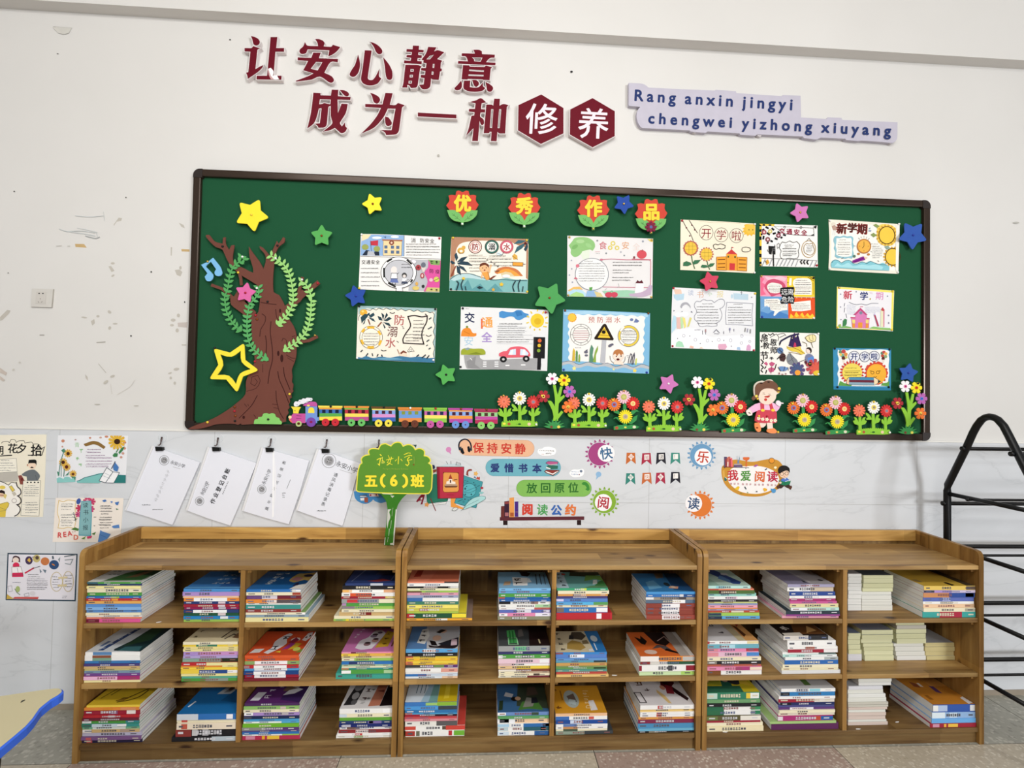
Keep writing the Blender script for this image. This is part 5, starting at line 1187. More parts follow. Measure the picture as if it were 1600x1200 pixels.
sheet('drawing', B5, '90,265 330,272 572,280 573,450 575,628 340,624 90,618 90,440', 'F0EFEC', '''
p E5C344 88,265 108,266 106,618 88,617; l 1A1A1A 17 98,268 98,285; l 1A1A1A 17 98,310 98,332; l 1A1A1A 17 98,370 98,400; l 1A1A1A 17 98,450 98,485; l 1A1A1A 17 98,515 98,545; l 1A1A1A 17 98,580 98,600; p E5C344 88,265 215,268 210,285 108,283; l 1A1A1A 15 115,275 135,275; l 1A1A1A 15 165,277 188,277
p E8E8E8 108,285 215,288 320,355 240,410 200,420 150,440 108,395; l 1A1A1A 16 140,290 165,305; l 1A1A1A 16 190,300 210,318; l 1A1A1A 16 110,320 130,310; l 1A1A1A 16 150,340 175,358; l 1A1A1A 16 200,350 225,340; l 1A1A1A 16 240,330 262,345; l 1A1A1A 15 285,355 310,362; l 1A1A1A 16 215,385 240,395; l 1A1A1A 16 265,385 280,375; l 1A1A1A 16 125,365 120,395; l 1A1A1A 16 180,405 200,415; l 1A1A1A 14 150,430 165,420; l 1A1A1A 14 110,360 105,345
e A05058 128,335 20 20; e E8C8C8 128,335 9 9; e C8B868 178,328 18 18; e F0E8C0 178,328 8 8; e 7A3A48 247,362 20 20; e D8B8C0 247,362 9 9; e 8A4A50 158,396 21 21; e E8D0D0 158,396 9 9
c 333 3 210,285 540,300 545,365 315,350; b 9A3048 50 277,325 462,338 2 交通安全; p 1A1A1A 535,290 566,280 560,305; p 1A1A1A 545,360 515,362 540,350; r 555 435,295 8 12 3; r 555 300,292 8 8 3
c 444 4 262,440 280,415 310,422 340,408 370,420 400,412 425,440 420,470 412,490 418,520 408,550 370,555 335,550 300,558 270,550 262,520 270,490 255,465; h 333 295,435 370,465 2; h 333 282,462 400,540 4; l 777 2 280,470 395,472; l 777 2 280,495 395,497; l 777 2 280,520 395,522; h 555 290,525 310,538 1
r B8924A 500,475 58 70 4; c 9A7A3A 4 460,455 480,430 505,432 530,425 540,460 548,480 540,510 515,525 480,515 462,495; h 444 478,440 530,505 5; l 444 3 478,415 502,385 525,412
p 1E1E1E 165,455 185,438 220,440 222,465 195,470 190,520 170,515; p E8E8E8 170,430 210,430 215,452 168,450; p 222 197,470 222,470 222,520 197,518; l 888 3 200,485 218,485; l 222 10 205,520 207,618; l 555 4 155,480 165,500; c 444 3 240,470 235,440 250,425 262,450
l 444 3 108,550 420,562 573,572; l 8A9098 5 112,615 140,555; l 8A9098 5 170,615 195,558; l 8A9098 5 230,617 255,560; l 8A9098 5 260,617 288,562; l 8A9098 5 290,618 318,562; l 8A9098 5 320,618 350,562; l 8A9098 5 355,618 380,562; l 8A9098 5 390,620 412,565; l 8A9098 5 510,622 535,570; l 8A9098 5 545,624 568,572; l 1A1A1A 9 445,565 432,580 445,600; l 1A1A1A 9 470,565 457,582 470,602; l 1A1A1A 9 498,565 484,584 498,604; p D8A040 140,575 160,560 172,590 150,608; l 333 4 135,570 150,590''',
 'black and white traffic drawing with checkered corner, top of the narrow column', 'drawing', GD, [(555, 290, 'black'), (565, 612, 'red'), (98, 608, 'gold')])
sheet('drawing', B5, '665,228 960,246 1258,268 1252,470 1246,682 955,668 664,650 672,440', 'EEE8D8', '''
p F4F2EA 690,255 1228,282 1224,655 685,632; e E0D8C8 705,270 22 18; p B8988A 690,285 715,275 735,295 725,320 700,318; l 888 2 705,320 700,360; l 888 2 720,320 716,360
T 8A3C34 92 775,305 775,305 3 新; T 6E3A34 84 862,298 862,298 3 学; T 8A3430 92 946,308 946,308 3 期; b 501F1C 78 775,305 775,305 3 新; b 4A1F1C 72 862,298 862,298 3 学; b 501F1C 78 946,308 946,308 3 期; p 7AA0A8 1000,300 1015,295 1012,310 998,312; p 7A90B0 998,318 1022,318 1018,330 996,328
p 8FBFCC 710,380 730,365 760,372 790,362 820,370 850,366 872,385 868,420 876,450 868,480 875,520 860,555 830,550 800,558 770,548 740,552 715,535 722,500 708,470 716,440 706,410; p F4F2EA 730,385 760,385 790,378 820,385 850,382 858,400 856,440 862,480 858,530 830,538 790,540 750,532 728,520 732,480 724,450 730,420; h 666 755,390 815,408 1; h 666 738,410 850,530 6; l AAA 2 735,435 850,437; l AAA 2 735,470 850,472; l AAA 2 735,505 850,507
p F6D568 1070,300 1100,270 1150,268 1200,282 1228,310 1228,400 1200,440 1150,450 1100,435 1070,395; d D8A840 1150,360 92 18; r 4A3418 1150,360 66 72 7; e F2CB4E 1150,360 62 68; d D8A840 1205,540 86 18; r 4A3418 1200,540 62 70 6; e F2CB4E 1200,540 58 65; p 8A9A5A 1035,275 1060,265 1092,285 1070,300; p 8A9A5A 1015,355 1040,340 1068,360 1040,378; p 8FA89A 1130,455 1160,445 1180,470 1150,480; p F4F2EA 1228,282 1260,270 1250,660 1224,655
e B87840 960,452 60 62; e EBB450 960,452 50 52; l 3A2818 4 960,452 960,420; l 3A2818 4 960,452 945,468; l 3A2818 3 960,412 960,420; l 3A2818 3 1000,452 992,452; l 3A2818 3 960,495 960,486; l 3A2818 3 918,452 928,452; e B87840 915,515 12 10; e B87840 998,520 12 10; l 555 3 915,382 925,395; l 555 3 935,370 940,385; l 555 3 960,365 960,380; l 555 3 985,372 980,388; l 555 3 1005,385 995,398; l 555 3 1030,430 1015,435; l 555 3 890,450 875,448; l 555 3 1028,500 1015,492
h 888 1035,425 1090,440 1; h 777 1025,445 1115,555 7
p 8A2E8E 862,588 865,570 955,535 975,545 970,565 885,590; p E8C8B0 955,535 992,545 970,562; p 6A1A6E 870,580 960,545 965,552 880,588
p 86C6D2 690,630 685,600 700,570 740,565 770,590 800,575 835,565 865,590 900,600 940,580 975,590 1010,575 1050,590 1085,600 1120,590 1172,620 1170,655 930,645; p A8DCE4 710,620 740,590 775,612 830,590 870,618 940,605 1000,612 1060,605 1120,625 1110,645 900,635; l 2A5A68 4 690,590 715,566 745,572 772,592 810,570 845,572 870,595 905,598 945,582 985,595 1015,578 1060,595 1100,605 1150,608; l 444 4 770,555 790,548; e 5A7A68 880,535 12 12; l 333 4 1075,570 1085,580''',
 'drawing with two big sunflowers, an alarm clock and a purple pencil', 'drawing', GD, [(1250, 268, 'white'), (675, 240, 'white'), (1240, 670, 'white'), (672, 640, 'white')])
sheet('drawing', B6, '95,2 320,6 548,12 550,180 552,365 330,362 96,358 96,180', 'F0EBE4', '''
p F29AB4 96,2 318,6 320,178 96,175; p E86A8E 96,10 130,30 110,60 140,80 120,120 145,160 100,170; p F6C0CE 130,8 200,20 260,8 316,25 300,50 240,35 160,40; p C85070 140,70 160,45 205,30 245,40 280,55 305,85 300,120 270,150 230,165 190,180 150,130 130,100; p F3EEE6 158,80 190,62 240,68 275,85 280,130 240,150 180,145 155,110; h 333 165,75 270,145 5; l 555 2 160,95 275,97; l 555 2 160,120 275,122
p EBCB3A 318,6 548,12 550,182 320,178; p F3EEE6 375,40 410,25 500,28 524,60 524,165 380,162 385,110 368,75; h 333 385,35 515,160 7; l 555 2 375,75 520,77; l 555 2 378,105 520,107; l 555 2 378,135 520,137; h 444 400,15 455,30 1; p F3EEE6 340,25 358,25 355,85 335,85; l 8A6A10 5 490,15 545,50; l 8A6A10 4 505,12 546,35; l 3A2A10 7 515,20 540,30; l 8A7020 3 535,60 540,160; e 5A4A10 326,20 4 4; e 5A4A10 326,60 4 4; e 5A4A10 326,100 4 4
p 6F9FCE 96,175 320,180 330,360 97,358; p 4A80BE 97,300 160,320 220,290 328,330 330,360 97,358; p F3EEE6 130,200 240,195 262,210 262,235 320,240 322,290 260,300 215,340 205,335 215,300 180,290 175,265 130,260; h 333 138,200 255,240 2; h 333 170,240 315,290 3; l 555 2 130,218 255,220; l 8AB4DC 5 110,280 150,255 165,270
p E4562C 328,182 550,185 552,362 330,360; p F3EEE6 350,240 375,225 515,210 518,290 440,300 360,298; h 333 355,232 500,296 5; l 555 2 355,250 510,252; l 555 2 355,275 510,277; p F5C83A 340,352 350,320 375,345 395,305 420,340 445,310 465,345 490,315 510,340 530,320 550,350 550,362 340,360; p F09030 360,358 380,335 400,352 430,330 455,355 480,335 505,358; l 8A4A20 4 330,184 550,188; e F3D060 360,188 4 4; e F3D060 400,188 4 4; e F3D060 440,190 4 4; e F3D060 480,190 4 4; e F3D060 520,190 4 4
p 17171A 265,105 320,100 375,98 380,130 372,160 382,200 375,238 320,235 272,240 262,220 278,180 262,150; t EDEDED 56 296,140 296,140 4 远; t EDEDED 56 349,140 349,140 4 离; t EDEDED 52 298,202 298,202 4 危; t EDEDED 52 350,202 350,202 4 险''',
 'four-colour drawing split in pink, yellow, blue and orange quarters', 'drawing', GD, [(105, 8, 'gold'), (110, 348, 'blue'), (540, 358, 'white'), (540, 22, 'black')])
sheet('drawing', B6, '735,95 970,112 1212,128 1206,300 1200,468 960,452 730,445 732,270', 'EBEAEE', '''
p EFE36A 735,95 1212,128 1208,146 735,112; p EFE36A 1192,128 1210,130 1200,468 1184,466; p EFE36A 730,436 1198,456 1198,468 730,447; p EFE36A 733,95 742,96 738,446 730,445
b C23A4E 76 825,165 825,165 0 新; b 323C74 72 960,172 960,172 0 学; t D877B4 70 1090,172 1090,172 3 期; e 889 895,138 6 6; e 889 765,158 6 6; e B8A850 1012,198 7 7; e 889 1156,175 6 6; l D8B8C8 3 1005,140 1030,145; l D8B8C8 3 1010,152 1035,155
l 667 4 835,225 870,240 900,245 940,240 980,248 1020,235 1080,235; h 9AA4C0 815,245 890,330 8; h 9AA4C0 965,262 1095,318 6; l 556 4 800,232 795,260; l 556 4 800,270 795,310; l 556 4 810,320 815,355; e 889 765,265 5 6; e 778 768,370 5 5; e 889 1165,335 7 7; e 889 1166,398 6 8
p D77FB4 852,352 1006,358 1002,442 862,438; p C04A6A 848,348 888,350 888,360 848,358; p C04A6A 970,354 1008,358 1006,368 970,364; p D77FB4 888,330 890,318 932,272 975,315 985,335 975,440 888,438; p C0487A 872,330 930,272 990,330 970,330 930,292 890,332; e 8A94A8 934,314 14 14; l 445 2 934,300 934,328; l 445 2 920,314 948,314; p E6963C 912,392 948,394 946,440 910,438; p E8D878 860,370 886,372 886,402 862,400; p E6963C 862,402 886,404 884,438 862,436; p E8D878 975,370 1000,372 998,400 974,400; p E6963C 974,402 998,404 996,440 974,440; l C8486A 4 928,262 952,262
p B8A8D8 1042,330 1048,318 1056,330 1088,425 1072,428; p B0485A 1044,332 1056,332 1086,424 1072,428; p E4E4C0 1100,290 1115,268 1133,290 1130,432 1098,430; p C04A50 1100,292 1115,266 1134,292 1120,300; p D88AA0 1120,300 1132,294 1130,432 1120,430
p 3F8050 782,425 785,380 800,362 818,370 816,405 800,432; p 7FB268 740,440 748,418 775,430 800,420 850,432 860,440; p 8FC070 1000,442 1040,428 1100,436 1180,440 1182,460; p A8B85A 745,415 765,405 772,425''',
 'white drawing with a yellow border and a pink school house', 'drawing', GD, [(752, 104, 'gold'), (1198, 134, 'yellow'), (740, 436, 'yellow'), (1190, 456, 'yellow')])
sheet('drawing', B6, '92,474 340,478 586,486 585,650 584,835 340,832 92,828 92,650', 'F0EDE6', '''
l 1C1C1C 7 110,500 130,490 150,505; l 1C1C1C 8 160,490 180,500 200,485 215,500; l 1C1C1C 5 175,520 230,490 250,520 240,550; l 1C1C1C 5 240,495 290,485 310,505; l 1C1C1C 5 255,520 300,500; l 1C1C1C 9 98,540 110,560; l 1C1C1C 9 100,600 115,590; b 1C1C1C 60 132,525 132,525 0 感; b 2A2A2A 62 205,560 205,560 8 恩; b 1C1C1C 58 145,585 145,585 0 教; b 1C1C1C 64 208,625 208,625 5 师; b 1C1C1C 74 130,670 130,670 0 节; k 222 44 190,695 190,695 1
l 1C1C1C 9 100,700 118,720; l 1C1C1C 9 125,720 108,740; l 1C1C1C 9 100,745 120,765; l 1C1C1C 9 125,765 105,785; l 1C1C1C 9 100,790 118,810; l 1C1C1C 9 145,760 130,780; l 1C1C1C 9 150,790 140,820; p C25A80 125,735 145,720 160,740 150,755; p C25A80 170,735 190,720 220,735 200,760 180,755; p C25A80 160,780 190,765 220,780 205,805 175,810; l 8A3A50 5 190,760 185,820; l 4A2A30 8 230,740 215,790; l 1C1C1C 8 235,700 250,685
l 2A2A48 14 258,575 268,550 300,530 350,505 420,488; l 1C1C1C 8 255,585 262,560
p 3A2A58 330,590 345,540 355,500 365,520 375,485 385,480 395,520 410,490 425,545 440,590 400,605; p 2A1E48 352,545 362,505 372,545; p 2A1E48 398,520 408,492 422,545; p C23A60 372,592 380,560 392,565 398,600 378,602; e EDE0A0 388,512 4 5; e EDE0A0 362,525 3 5
p E4C852 318,590 340,600 380,600 430,592 440,620 470,650 440,660 400,640 360,635 320,610; l 8A6A20 4 320,600 370,605 420,625 465,655; l 8A6A20 4 330,640 390,650 440,662
l 6A5A30 4 445,555 480,570 485,595; l 6A5A30 4 520,560 535,605; p F0E0A8 470,520 500,500 540,495 560,515 555,550 520,560 490,548; c 5A4A20 4 470,520 500,500 540,495 560,515 555,550 520,560 490,548; l 5A4A20 3 500,505 510,540 540,550; l 5A4A20 3 530,498 535,540
e 5A7AA8 262,628 26 26; l 334 5 235,610 290,650; l 334 4 250,600 275,655; p 4A3030 250,680 275,650 300,655 310,690 295,720 265,715; l 201818 6 255,690 310,670; p 82868C 315,690 330,655 345,648 375,680 405,710 410,740 370,750 330,735; l 4A4E54 4 345,650 360,700 385,745; l 4A4E54 3 330,720 360,700 375,680; l 333 4 410,728 450,712 480,700
e EFD8CC 497,628 18 22; p 2E2420 480,615 490,602 515,605 525,630 515,655 510,630 495,615; p 7A80A0 470,700 478,665 500,655 530,665 545,700 550,735 500,730; p 5A8ACE 490,690 540,675 552,730 500,735; l 7A2A40 5 475,720 500,745; p 5A2434 462,720 478,710 490,735 475,745
d 5A4A7A 405,790 66 9; d 4A5A80 400,785 50 9; e EFA040 407,812 24 22; d B84A50 545,765 70 9; d D8604E 560,775 52 8; e E0C040 572,815 36 22; e 1C1C1C 510,740 17 17; e D8A040 505,738 5 4; e D8A040 517,738 5 4
p 6A8EC0 248,775 262,760 300,762 332,775 315,792 290,800 262,795; l 334 5 245,765 265,800; l 334 5 300,760 290,800; k 8A2A3A 24 255,820 310,822 3; l 334 5 325,765 332,795''',
 'busy drawing of black brush characters, flowers and a dark castle', 'drawing', GD, [(578, 488, 'white'), (578, 824, 'white')])
sheet('drawing', B6, '702,606 945,610 1186,612 1185,780 1184,960 950,958 706,952 704,780', '3E8CB4', '''
p 2E7CA4 706,925 950,935 1184,938 1184,960 706,952; p EFEFEC 742,620 760,628 790,618 820,628 850,618 900,620 950,622 1000,618 1050,622 1100,618 1160,626 1172,640 1165,660 1170,700 1165,760 1170,820 1160,890 1168,925 950,925 742,920 748,860 738,820 750,780 740,740 750,700 740,660
p 5F9C4C 745,920 760,880 800,900 860,915 850,926; p 5F9C4C 1100,920 1110,900 1150,895 1172,880 1168,926
e 5F8A6E 765,640 16 15; e C24A4A 790,636 18 17; e D88A4A 808,660 16 16; e 6FA890 778,668 18 15; e E8C060 765,662 12 12; e 5A2A28 790,690 17 16; e C8C070 812,684 12 12; p E8DCD0 776,704 806,704 788,740; e 5F8A6E 1112,650 14 14; e C24A4A 1126,642 14 13; e E8B060 1142,655 14 14; e B84A3A 1115,672 14 13; e 8AA87A 1140,678 14 13; e 5A2A28 1120,694 14 14; p E8DCD0 1108,704 1134,704 1122,738
r 446 878,678 46 44 4; e E4E6EC 878,678 43 41; b 2C3A72 62 878,678 878,678 0 开; r 446 966,680 42 42 4; e E4E6EC 966,680 39 39; b 2C3A72 58 966,680 966,680 0 学; r 446 1045,676 44 42 4; e E4E6EC 1045,676 41 39; b 2C3A72 58 1045,676 1045,676 0 啦
d C8453C 860,810 102 22; e EBD560 862,812 82 78; h 5A4A20 800,762 915,785 1; l 8A7A30 4 795,800 930,798; l 8A7A30 4 790,832 935,830; h 5A4A20 800,800 925,850 2
d D24A38 1062,815 100 18; s D24A38 1062,815 104 0 0.8; e EFB13E 1064,822 82 82; r 4A3418 1030,812 13 12 4; r 4A3418 1075,810 13 12 4; l 4A3418 4 1008,800 1022,795; l 4A3418 4 1085,795 1098,800; l 4A3418 4 1040,845 1052,850 1066,845
p F0C8A0 818,870 838,850 838,912 815,905; p 4A8CB0 835,850 1042,852 1045,875 835,872; p 6A2C3A 835,872 1045,875 1045,895 835,892; p 8AA8B8 835,892 1045,895 1045,915 835,912; p F0D8B0 1042,852 1100,885 1045,915; p 333 1075,872 1100,886 1076,900; c 444 3 818,870 838,850 1042,852 1100,885 1045,915 838,912 815,905''',
 'blue-framed drawing with a smiling sun and a striped pencil', 'drawing', GD, [(715, 612, 'black'), (1172, 618, 'black'), (738, 932, 'black'), (1165, 932, 'black')])

# ================================================================ posters on the tiles
YP = -0.0104
P0, P1 = (0, 660, 4.137), (0, 670, 8.0)
GP = 'hand-drawn posters on the wall tiles'
sheet('poster', P0, '-60,82 120,80 300,78 292,330 277,612 100,612 -60,612', 'F0E9D5', '''
p BFBAB0 -60,330 110,310 118,345 115,380 -60,395; p F4EFE0 -60,245 105,232 112,318 -60,330; c 777 2 -60,245 105,232 112,318 -60,330; h 777 -55,255 98,318 4; h 666 5,240 60,252 1
b 1E1E1E 62 -5,180 -5,180 0 朝; b 1E1E1E 66 82,168 82,168 0 花; b 1E1E1E 70 140,170 140,170 6 夕; b 1E1E1E 78 236,180 236,180 0 拾; l 222 6 -20,218 78,212; l 333 3 8,135 20,125 50,122 60,132 72,110 95,112 105,130 120,120 155,118 162,134 178,130 205,128 215,140 245,140 262,152 265,170; l 222 5 268,170 288,158 272,205 268,212 180,212
e F2D8C0 208,278 25 24; p 1C1C1C 182,268 186,242 225,240 236,250 235,278 226,264 190,264; p 222 196,290 206,286 217,290 216,295 198,296; e C89880 178,276 5 8; p 6E7478 190,308 222,306 250,330 258,350 245,376 175,376 172,350 148,345 140,335 165,318; l 555A5E 3 228,340 240,376; p 8A4A42 117,345 138,340 160,378 152,402 130,400; e 6A2A28 142,368 8 10
p F2ECDC 150,378 262,376 252,605 135,602; c 777 2 150,378 262,376 252,605 135,602; e 333 178,388 6 5; e 333 200,388 6 5; e 333 224,388 6 5; e 333 247,388 6 5; h 777 178,402 228,415 1; h 777 155,415 250,480 5; l 999 1.5 150,435 250,436; l 999 1.5 148,455 250,456; l 999 1.5 148,475 250,476; h 777 160,510 245,590 5; l 999 1.5 145,530 248,531; l 999 1.5 145,560 248,561
p F6F2EA -60,400 0,385 30,392 55,405 75,390 105,398 112,420 132,440 135,460 118,470 128,500 125,520 112,532 130,560 120,590 100,612 -60,612; l 222 4 0,380 30,392 55,406 75,388 100,392; l 2A2228 6 104,385 112,415 130,432 136,455 125,470 112,475 132,490 136,515 120,530 108,532 128,550 128,575 110,598 92,606
p E6CC5E 58,415 75,408 96,438 80,450; c 555 2 58,415 75,408 96,438 80,450; p C8C0B0 75,455 95,448 108,465 90,478; r A89A98 92,506 15 14 3; p E0C450 -30,540 45,515 60,525 55,545 40,565 35,612 -60,612; c 666 2 -30,540 45,515 60,525 40,565; l 666 2 0,575 40,568; e E6CC5E 15,420 20 12; e EAC8A8 10,460 22 24; p 2A2020 -10,455 5,435 30,445 34,470 20,458; l 8A2A2A 4 0,470 25,472; p E0CC80 30,460 45,470 35,495 20,480''',
 'cream portrait poster cut by the picture edge, with a man in a grey gown', 'poster', GP, y=YP)
sheet('poster', P0, '375,83 600,84 828,86 820,240 812,392 590,392 365,390 368,240', 'E9EAEE', '''
t 8FC08A 34 498,145 498,145 0 青; k 8FC08A 34 525,185 525,185 1; k 8FC08A 34 500,232 500,232 1; k 8FC08A 36 520,275 520,275 1; p 8A6A3A 540,140 580,125 605,120 640,128 683,158 670,172 630,148 600,142 555,155; h 8A6A8A 562,165 660,205 2; h 9A7A9A 555,205 722,295 5; l A890A8 2 555,190 650,192; l A890A8 2 552,225 720,227; l A890A8 2 552,250 720,252; l A890A8 2 550,275 700,277
e C88A70 407,120 11 10; e C8A090 403,157 6 6; e B89A98 488,112 7 5; e C8907A 582,100 8 6; e C8A090 650,98 9 6; e C88A70 688,92 12 7; e C88A70 805,130 11 8; e C88A70 805,168 9 8; e C89888 795,200 9 8; e C89888 783,225 9 8
d DDB04A 440,200 27 11; e 4A2A20 440,202 11 12; d DDB04A 408,258 28 11; e 4A2A20 408,258 12 12; d DDB04A 430,288 27 11; e 5A2A20 430,288 11 12; d DDB04A 472,332 24 11; e 6A3A28 472,334 10 9; d DFB23E 755,122 56 13; e 3C2418 757,124 20 18; l 5A8A80 5 412,190 400,225 385,290 380,345; l 5A8A80 4 395,270 395,350; l 4A8070 5 415,300 412,350; p 4F8A70 395,180 415,168 425,190 408,196; p 4F8A70 420,345 450,315 440,340; p 4F8A70 368,315 385,325 375,350; p 4F8A70 460,348 490,352 485,380 475,382; l 3F8050 6 765,170 750,195; p 3F8050 765,195 785,165 805,155 795,180 772,205; p 3F8050 728,212 740,198 762,200 758,222 735,224
p 8CC8C4 366,362 385,355 410,365 420,352 445,352 460,365 475,358 490,385 368,390; p 7FC0BC 495,382 540,360 585,345 640,330 690,325 690,350 640,392 500,392; l 2F6A70 4 495,380 520,372 545,358 575,350 610,342 650,332 690,332; p 2F7A78 700,392 720,350 760,338 813,340 812,392; p F2F2F4 640,378 690,292 735,322 740,318 772,325 735,392 680,390; c 2A3A48 4 640,378 690,292 730,320 682,390; c 2A3A48 3 730,320 772,325 735,392 682,390; p 4A7AB8 730,290 745,260 768,290 758,318 735,310; l 2A3A5A 5 720,300 745,252; l 8A94A0 2 668,345 712,365; l 8A94A0 2 678,328 720,348''',
 'white sunflower poster with an open book, upper of the two small ones', 'poster', GP, y=YP)
sheet('poster', P0, '360,488 580,488 798,490 788,630 775,775 560,774 340,773 350,630', 'F1E7DC', '''
p F6EFE4 380,505 430,500 490,508 485,560 492,620 480,685 420,680 375,685 382,630 370,580; c D8B868 4 380,505 410,512 440,502 490,508 485,560 492,620 480,685 440,678 410,685 375,682 383,630 370,580; h 666 395,520 470,570 3; h 666 392,588 470,675 5; l 999 2 392,540 470,541; l 999 2 390,600 465,601; l 999 2 390,640 465,641
d C8406A 565,505 28 6; d C8406A 595,512 24 6; d C84878 560,540 20 6; d C03A5A 515,555 26 6; d D05080 505,595 20 6; e E8B0C0 565,505 8 8; d C84878 590,560 22 6; e 3F5AA0 508,510 14 20 20; p 4FA0B0 525,508 590,506 594,600 588,735 508,732 515,600; p 86B4B8 528,512 586,510 589,600 583,728 512,726 520,600; t 1E2A30 36 553,535 553,535 3 读; t 1E2A30 36 555,580 555,580 0 书; t 1E2A30 36 554,630 554,630 0 小; t 1E2A30 36 552,680 552,680 0 报
l 2A3A40 4 475,580 490,640; l 2A3A40 3 465,590 485,600; l 2A3A40 3 467,610 490,618; l 2A3A40 3 475,635 500,622; l 2A3A40 3 490,600 505,590; p 4F7A3A 458,692 485,678 510,688 505,702; p 4F7A3A 590,720 620,708 610,728; p 6A9A4A 525,752 555,735 545,755; p D04870 560,738 595,732 590,748 565,752
b D24A48 48 385,728 385,728 4 R; b D24A48 46 418,724 418,724 -4 E; b D24A48 46 450,718 450,718 -10 A; b D8684A 44 490,742 490,742 0 D; e 9A5A4A 470,708 3 3; e 9A5A4A 484,706 3 3
p 4A78B8 660,505 680,498 690,508 672,516; p 6A90C8 712,512 722,508 730,514 720,522; p 4A78B8 742,518 770,512 762,535 748,532; p 3F7A5A 750,555 768,562 752,566; h 555 648,530 725,600 4; h 555 640,605 722,690 5; l 888 2 645,545 725,546; l 888 2 642,575 725,576; l 888 2 638,625 722,626; l 888 2 635,660 715,661; l 444 3 605,612 622,612; l 444 3 605,668 614,668; p 5A86C0 722,675 730,668 768,660 772,682 735,684; p 5A86C0 648,695 662,705 715,722 690,755 665,772 632,772 640,735; l 3F6AA8 3 645,725 690,745''',
 'cream poster with a tall blue banner, partly behind the bookcase corner', 'poster', GP, y=YP)
sheet('poster', P0, '50,845 280,848 500,850 494,1000 488,1155 260,1152 37,1148 44,1000', 'E6E3EA', '''
c 2F4454 8 52,848 280,851 497,853 485,1152 260,1149 40,1145; p 4A3038 75,905 85,868 105,862 128,875 130,905 115,900 90,900; e F0DDD0 102,890 20 18; e D8345A 104,925 22 20; p F4F0F0 76,935 135,932 148,975 78,972; p D0305A 80,972 148,970 152,998 78,1000; c 555 2 76,935 135,932 150,985 78,990; l 666 2 112,940 118,975
e 4A3A5A 187,892 24 27; p D8B050 175,890 190,875 200,895 190,905; e C8B878 236,880 24 25; e 5A4A40 240,875 12 12; e C87A4A 291,898 28 26; e 34507A 349,920 32 30; e D88030 345,920 12 4 30; h 556 205,862 225,880 1; p 5A6670 335,865 345,862 350,882 338,885; p 8A9498 375,885 390,870 385,905
l C8284A 9 160,975 220,940; l 555 4 210,945 260,930; p 6A7A88 255,945 270,965 260,975; p 6A7A88 275,950 300,955 292,975; l 6A7478 6 415,868 490,855; l 8A9498 5 418,890 470,885 455,918 420,912
h 666 175,975 265,1005 2; h 666 172,1005 310,1085 6; l 9A96A0 1.5 172,1022 310,1024; l 9A96A0 1.5 172,1045 310,1047; l 9A96A0 1.5 172,1068 305,1070
r C8B890 365,1030 38 62 4; r C8B890 440,1028 34 65 4; h 777 338,990 385,1075 5; h 777 415,980 465,1070 5; p D8C8A0 375,1000 435,995 435,1008 378,1012; p D8C8A0 370,1050 430,1045 432,1060 375,1062
e A8B878 115,1078 14 20; l 667850 4 95,1075 110,1100 130,1115; c 888 2 50,1060 75,1055 80,1090 55,1095; c 888 2 155,1110 185,1102 188,1122 160,1125; e D8D4D8 210,1105 18 14; p D0605A 95,1128 250,1128 245,1142 80,1140; l A8282A 4 80,1138 245,1140; p C8A850 45,1110 65,1125 90,1140 42,1142; h 889 80,1025 145,1045 1; h 556 400,1118 438,1138 2''',
 'lowest poster, dark-edged, with a red skirted girl and round badges', 'poster', GP, y=YP)

# ================================================================ report folders on hooks
FD = (180, 670, 4.0)
YF = -0.0125
def folder(quad, clip, hook, lab, art, hlab, sp=12):
    q = pts(quad)
    a = Art(FD, YF); a.rough = 0.35
    a.poly(mat('E7E9F2', 0.35, 0, 0.02, 5), q, 0.006)
    o = a.build('report_folder'); tag(o, lab, 'folder', 'report folders hanging on hooks')
    # slide binder bar along the hinge side
    (ax, ay), (dx, dy) = q[0], q[-1]
    n = Vector((dx - ax, dy - ay)).normalized(); nn = Vector((-n.y, n.x)) * sp
    a = Art(FD, YF + 0.001); a.rough = 0.3
    a.poly(mat('E4E4E6', 0.3), [(ax, ay), (ax + nn.x, ay + nn.y), (dx + nn.x, dy + nn.y), (dx, dy)], 0.0095); a.build('binder_bar', o)
    a = Art(FD, YF - 0.0062); a.draw(art); a.build('cover_print', o)
    a = Art(FD, YF); cx, cy = clip
    a.rough = 0.35
    a.poly(mat('141414', 0.35), [(cx - 24, cy - 14), (cx + 22, cy - 10), (cx + 24, cy + 12), (cx - 20, cy + 14)], 0.012); a.build('binder_clip', o)
    w0 = W(FD[0] + cx / 4, FD[1] + cy / 4, YF)
    hk = W(FD[0] + hook[0] / 4, FD[1] + hook[1] / 4, -0.010)
    h = empty('wall_hook', hk, hlab, 'hook', 'clear adhesive hooks on the tiles')
    b = MB(); b.tube([hk + Vector((0.004, -0.0004, 0.014)), hk + Vector((0.004, -0.0022, 0.014))], 0.017, glass('clear_plastic_disc', 0.08, 0.22), 24); b.build('adhesive_disc', h)
    b = MB()
    b.tube([hk + Vector((0.003, -0.004, 0.018)), hk + Vector((0.003, -0.007, 0.004)), hk + Vector((0.002, -0.009, -0.010)), hk + Vector((-0.001, -0.0125, -0.0155)), hk + Vector((-0.005, -0.015, -0.013))], [0.003, 0.0027, 0.0024, 0.0022, 0.0018], mat('5A4A48', 0.25, 0.7), 8)
    b.build('hook', h, smooth=True)
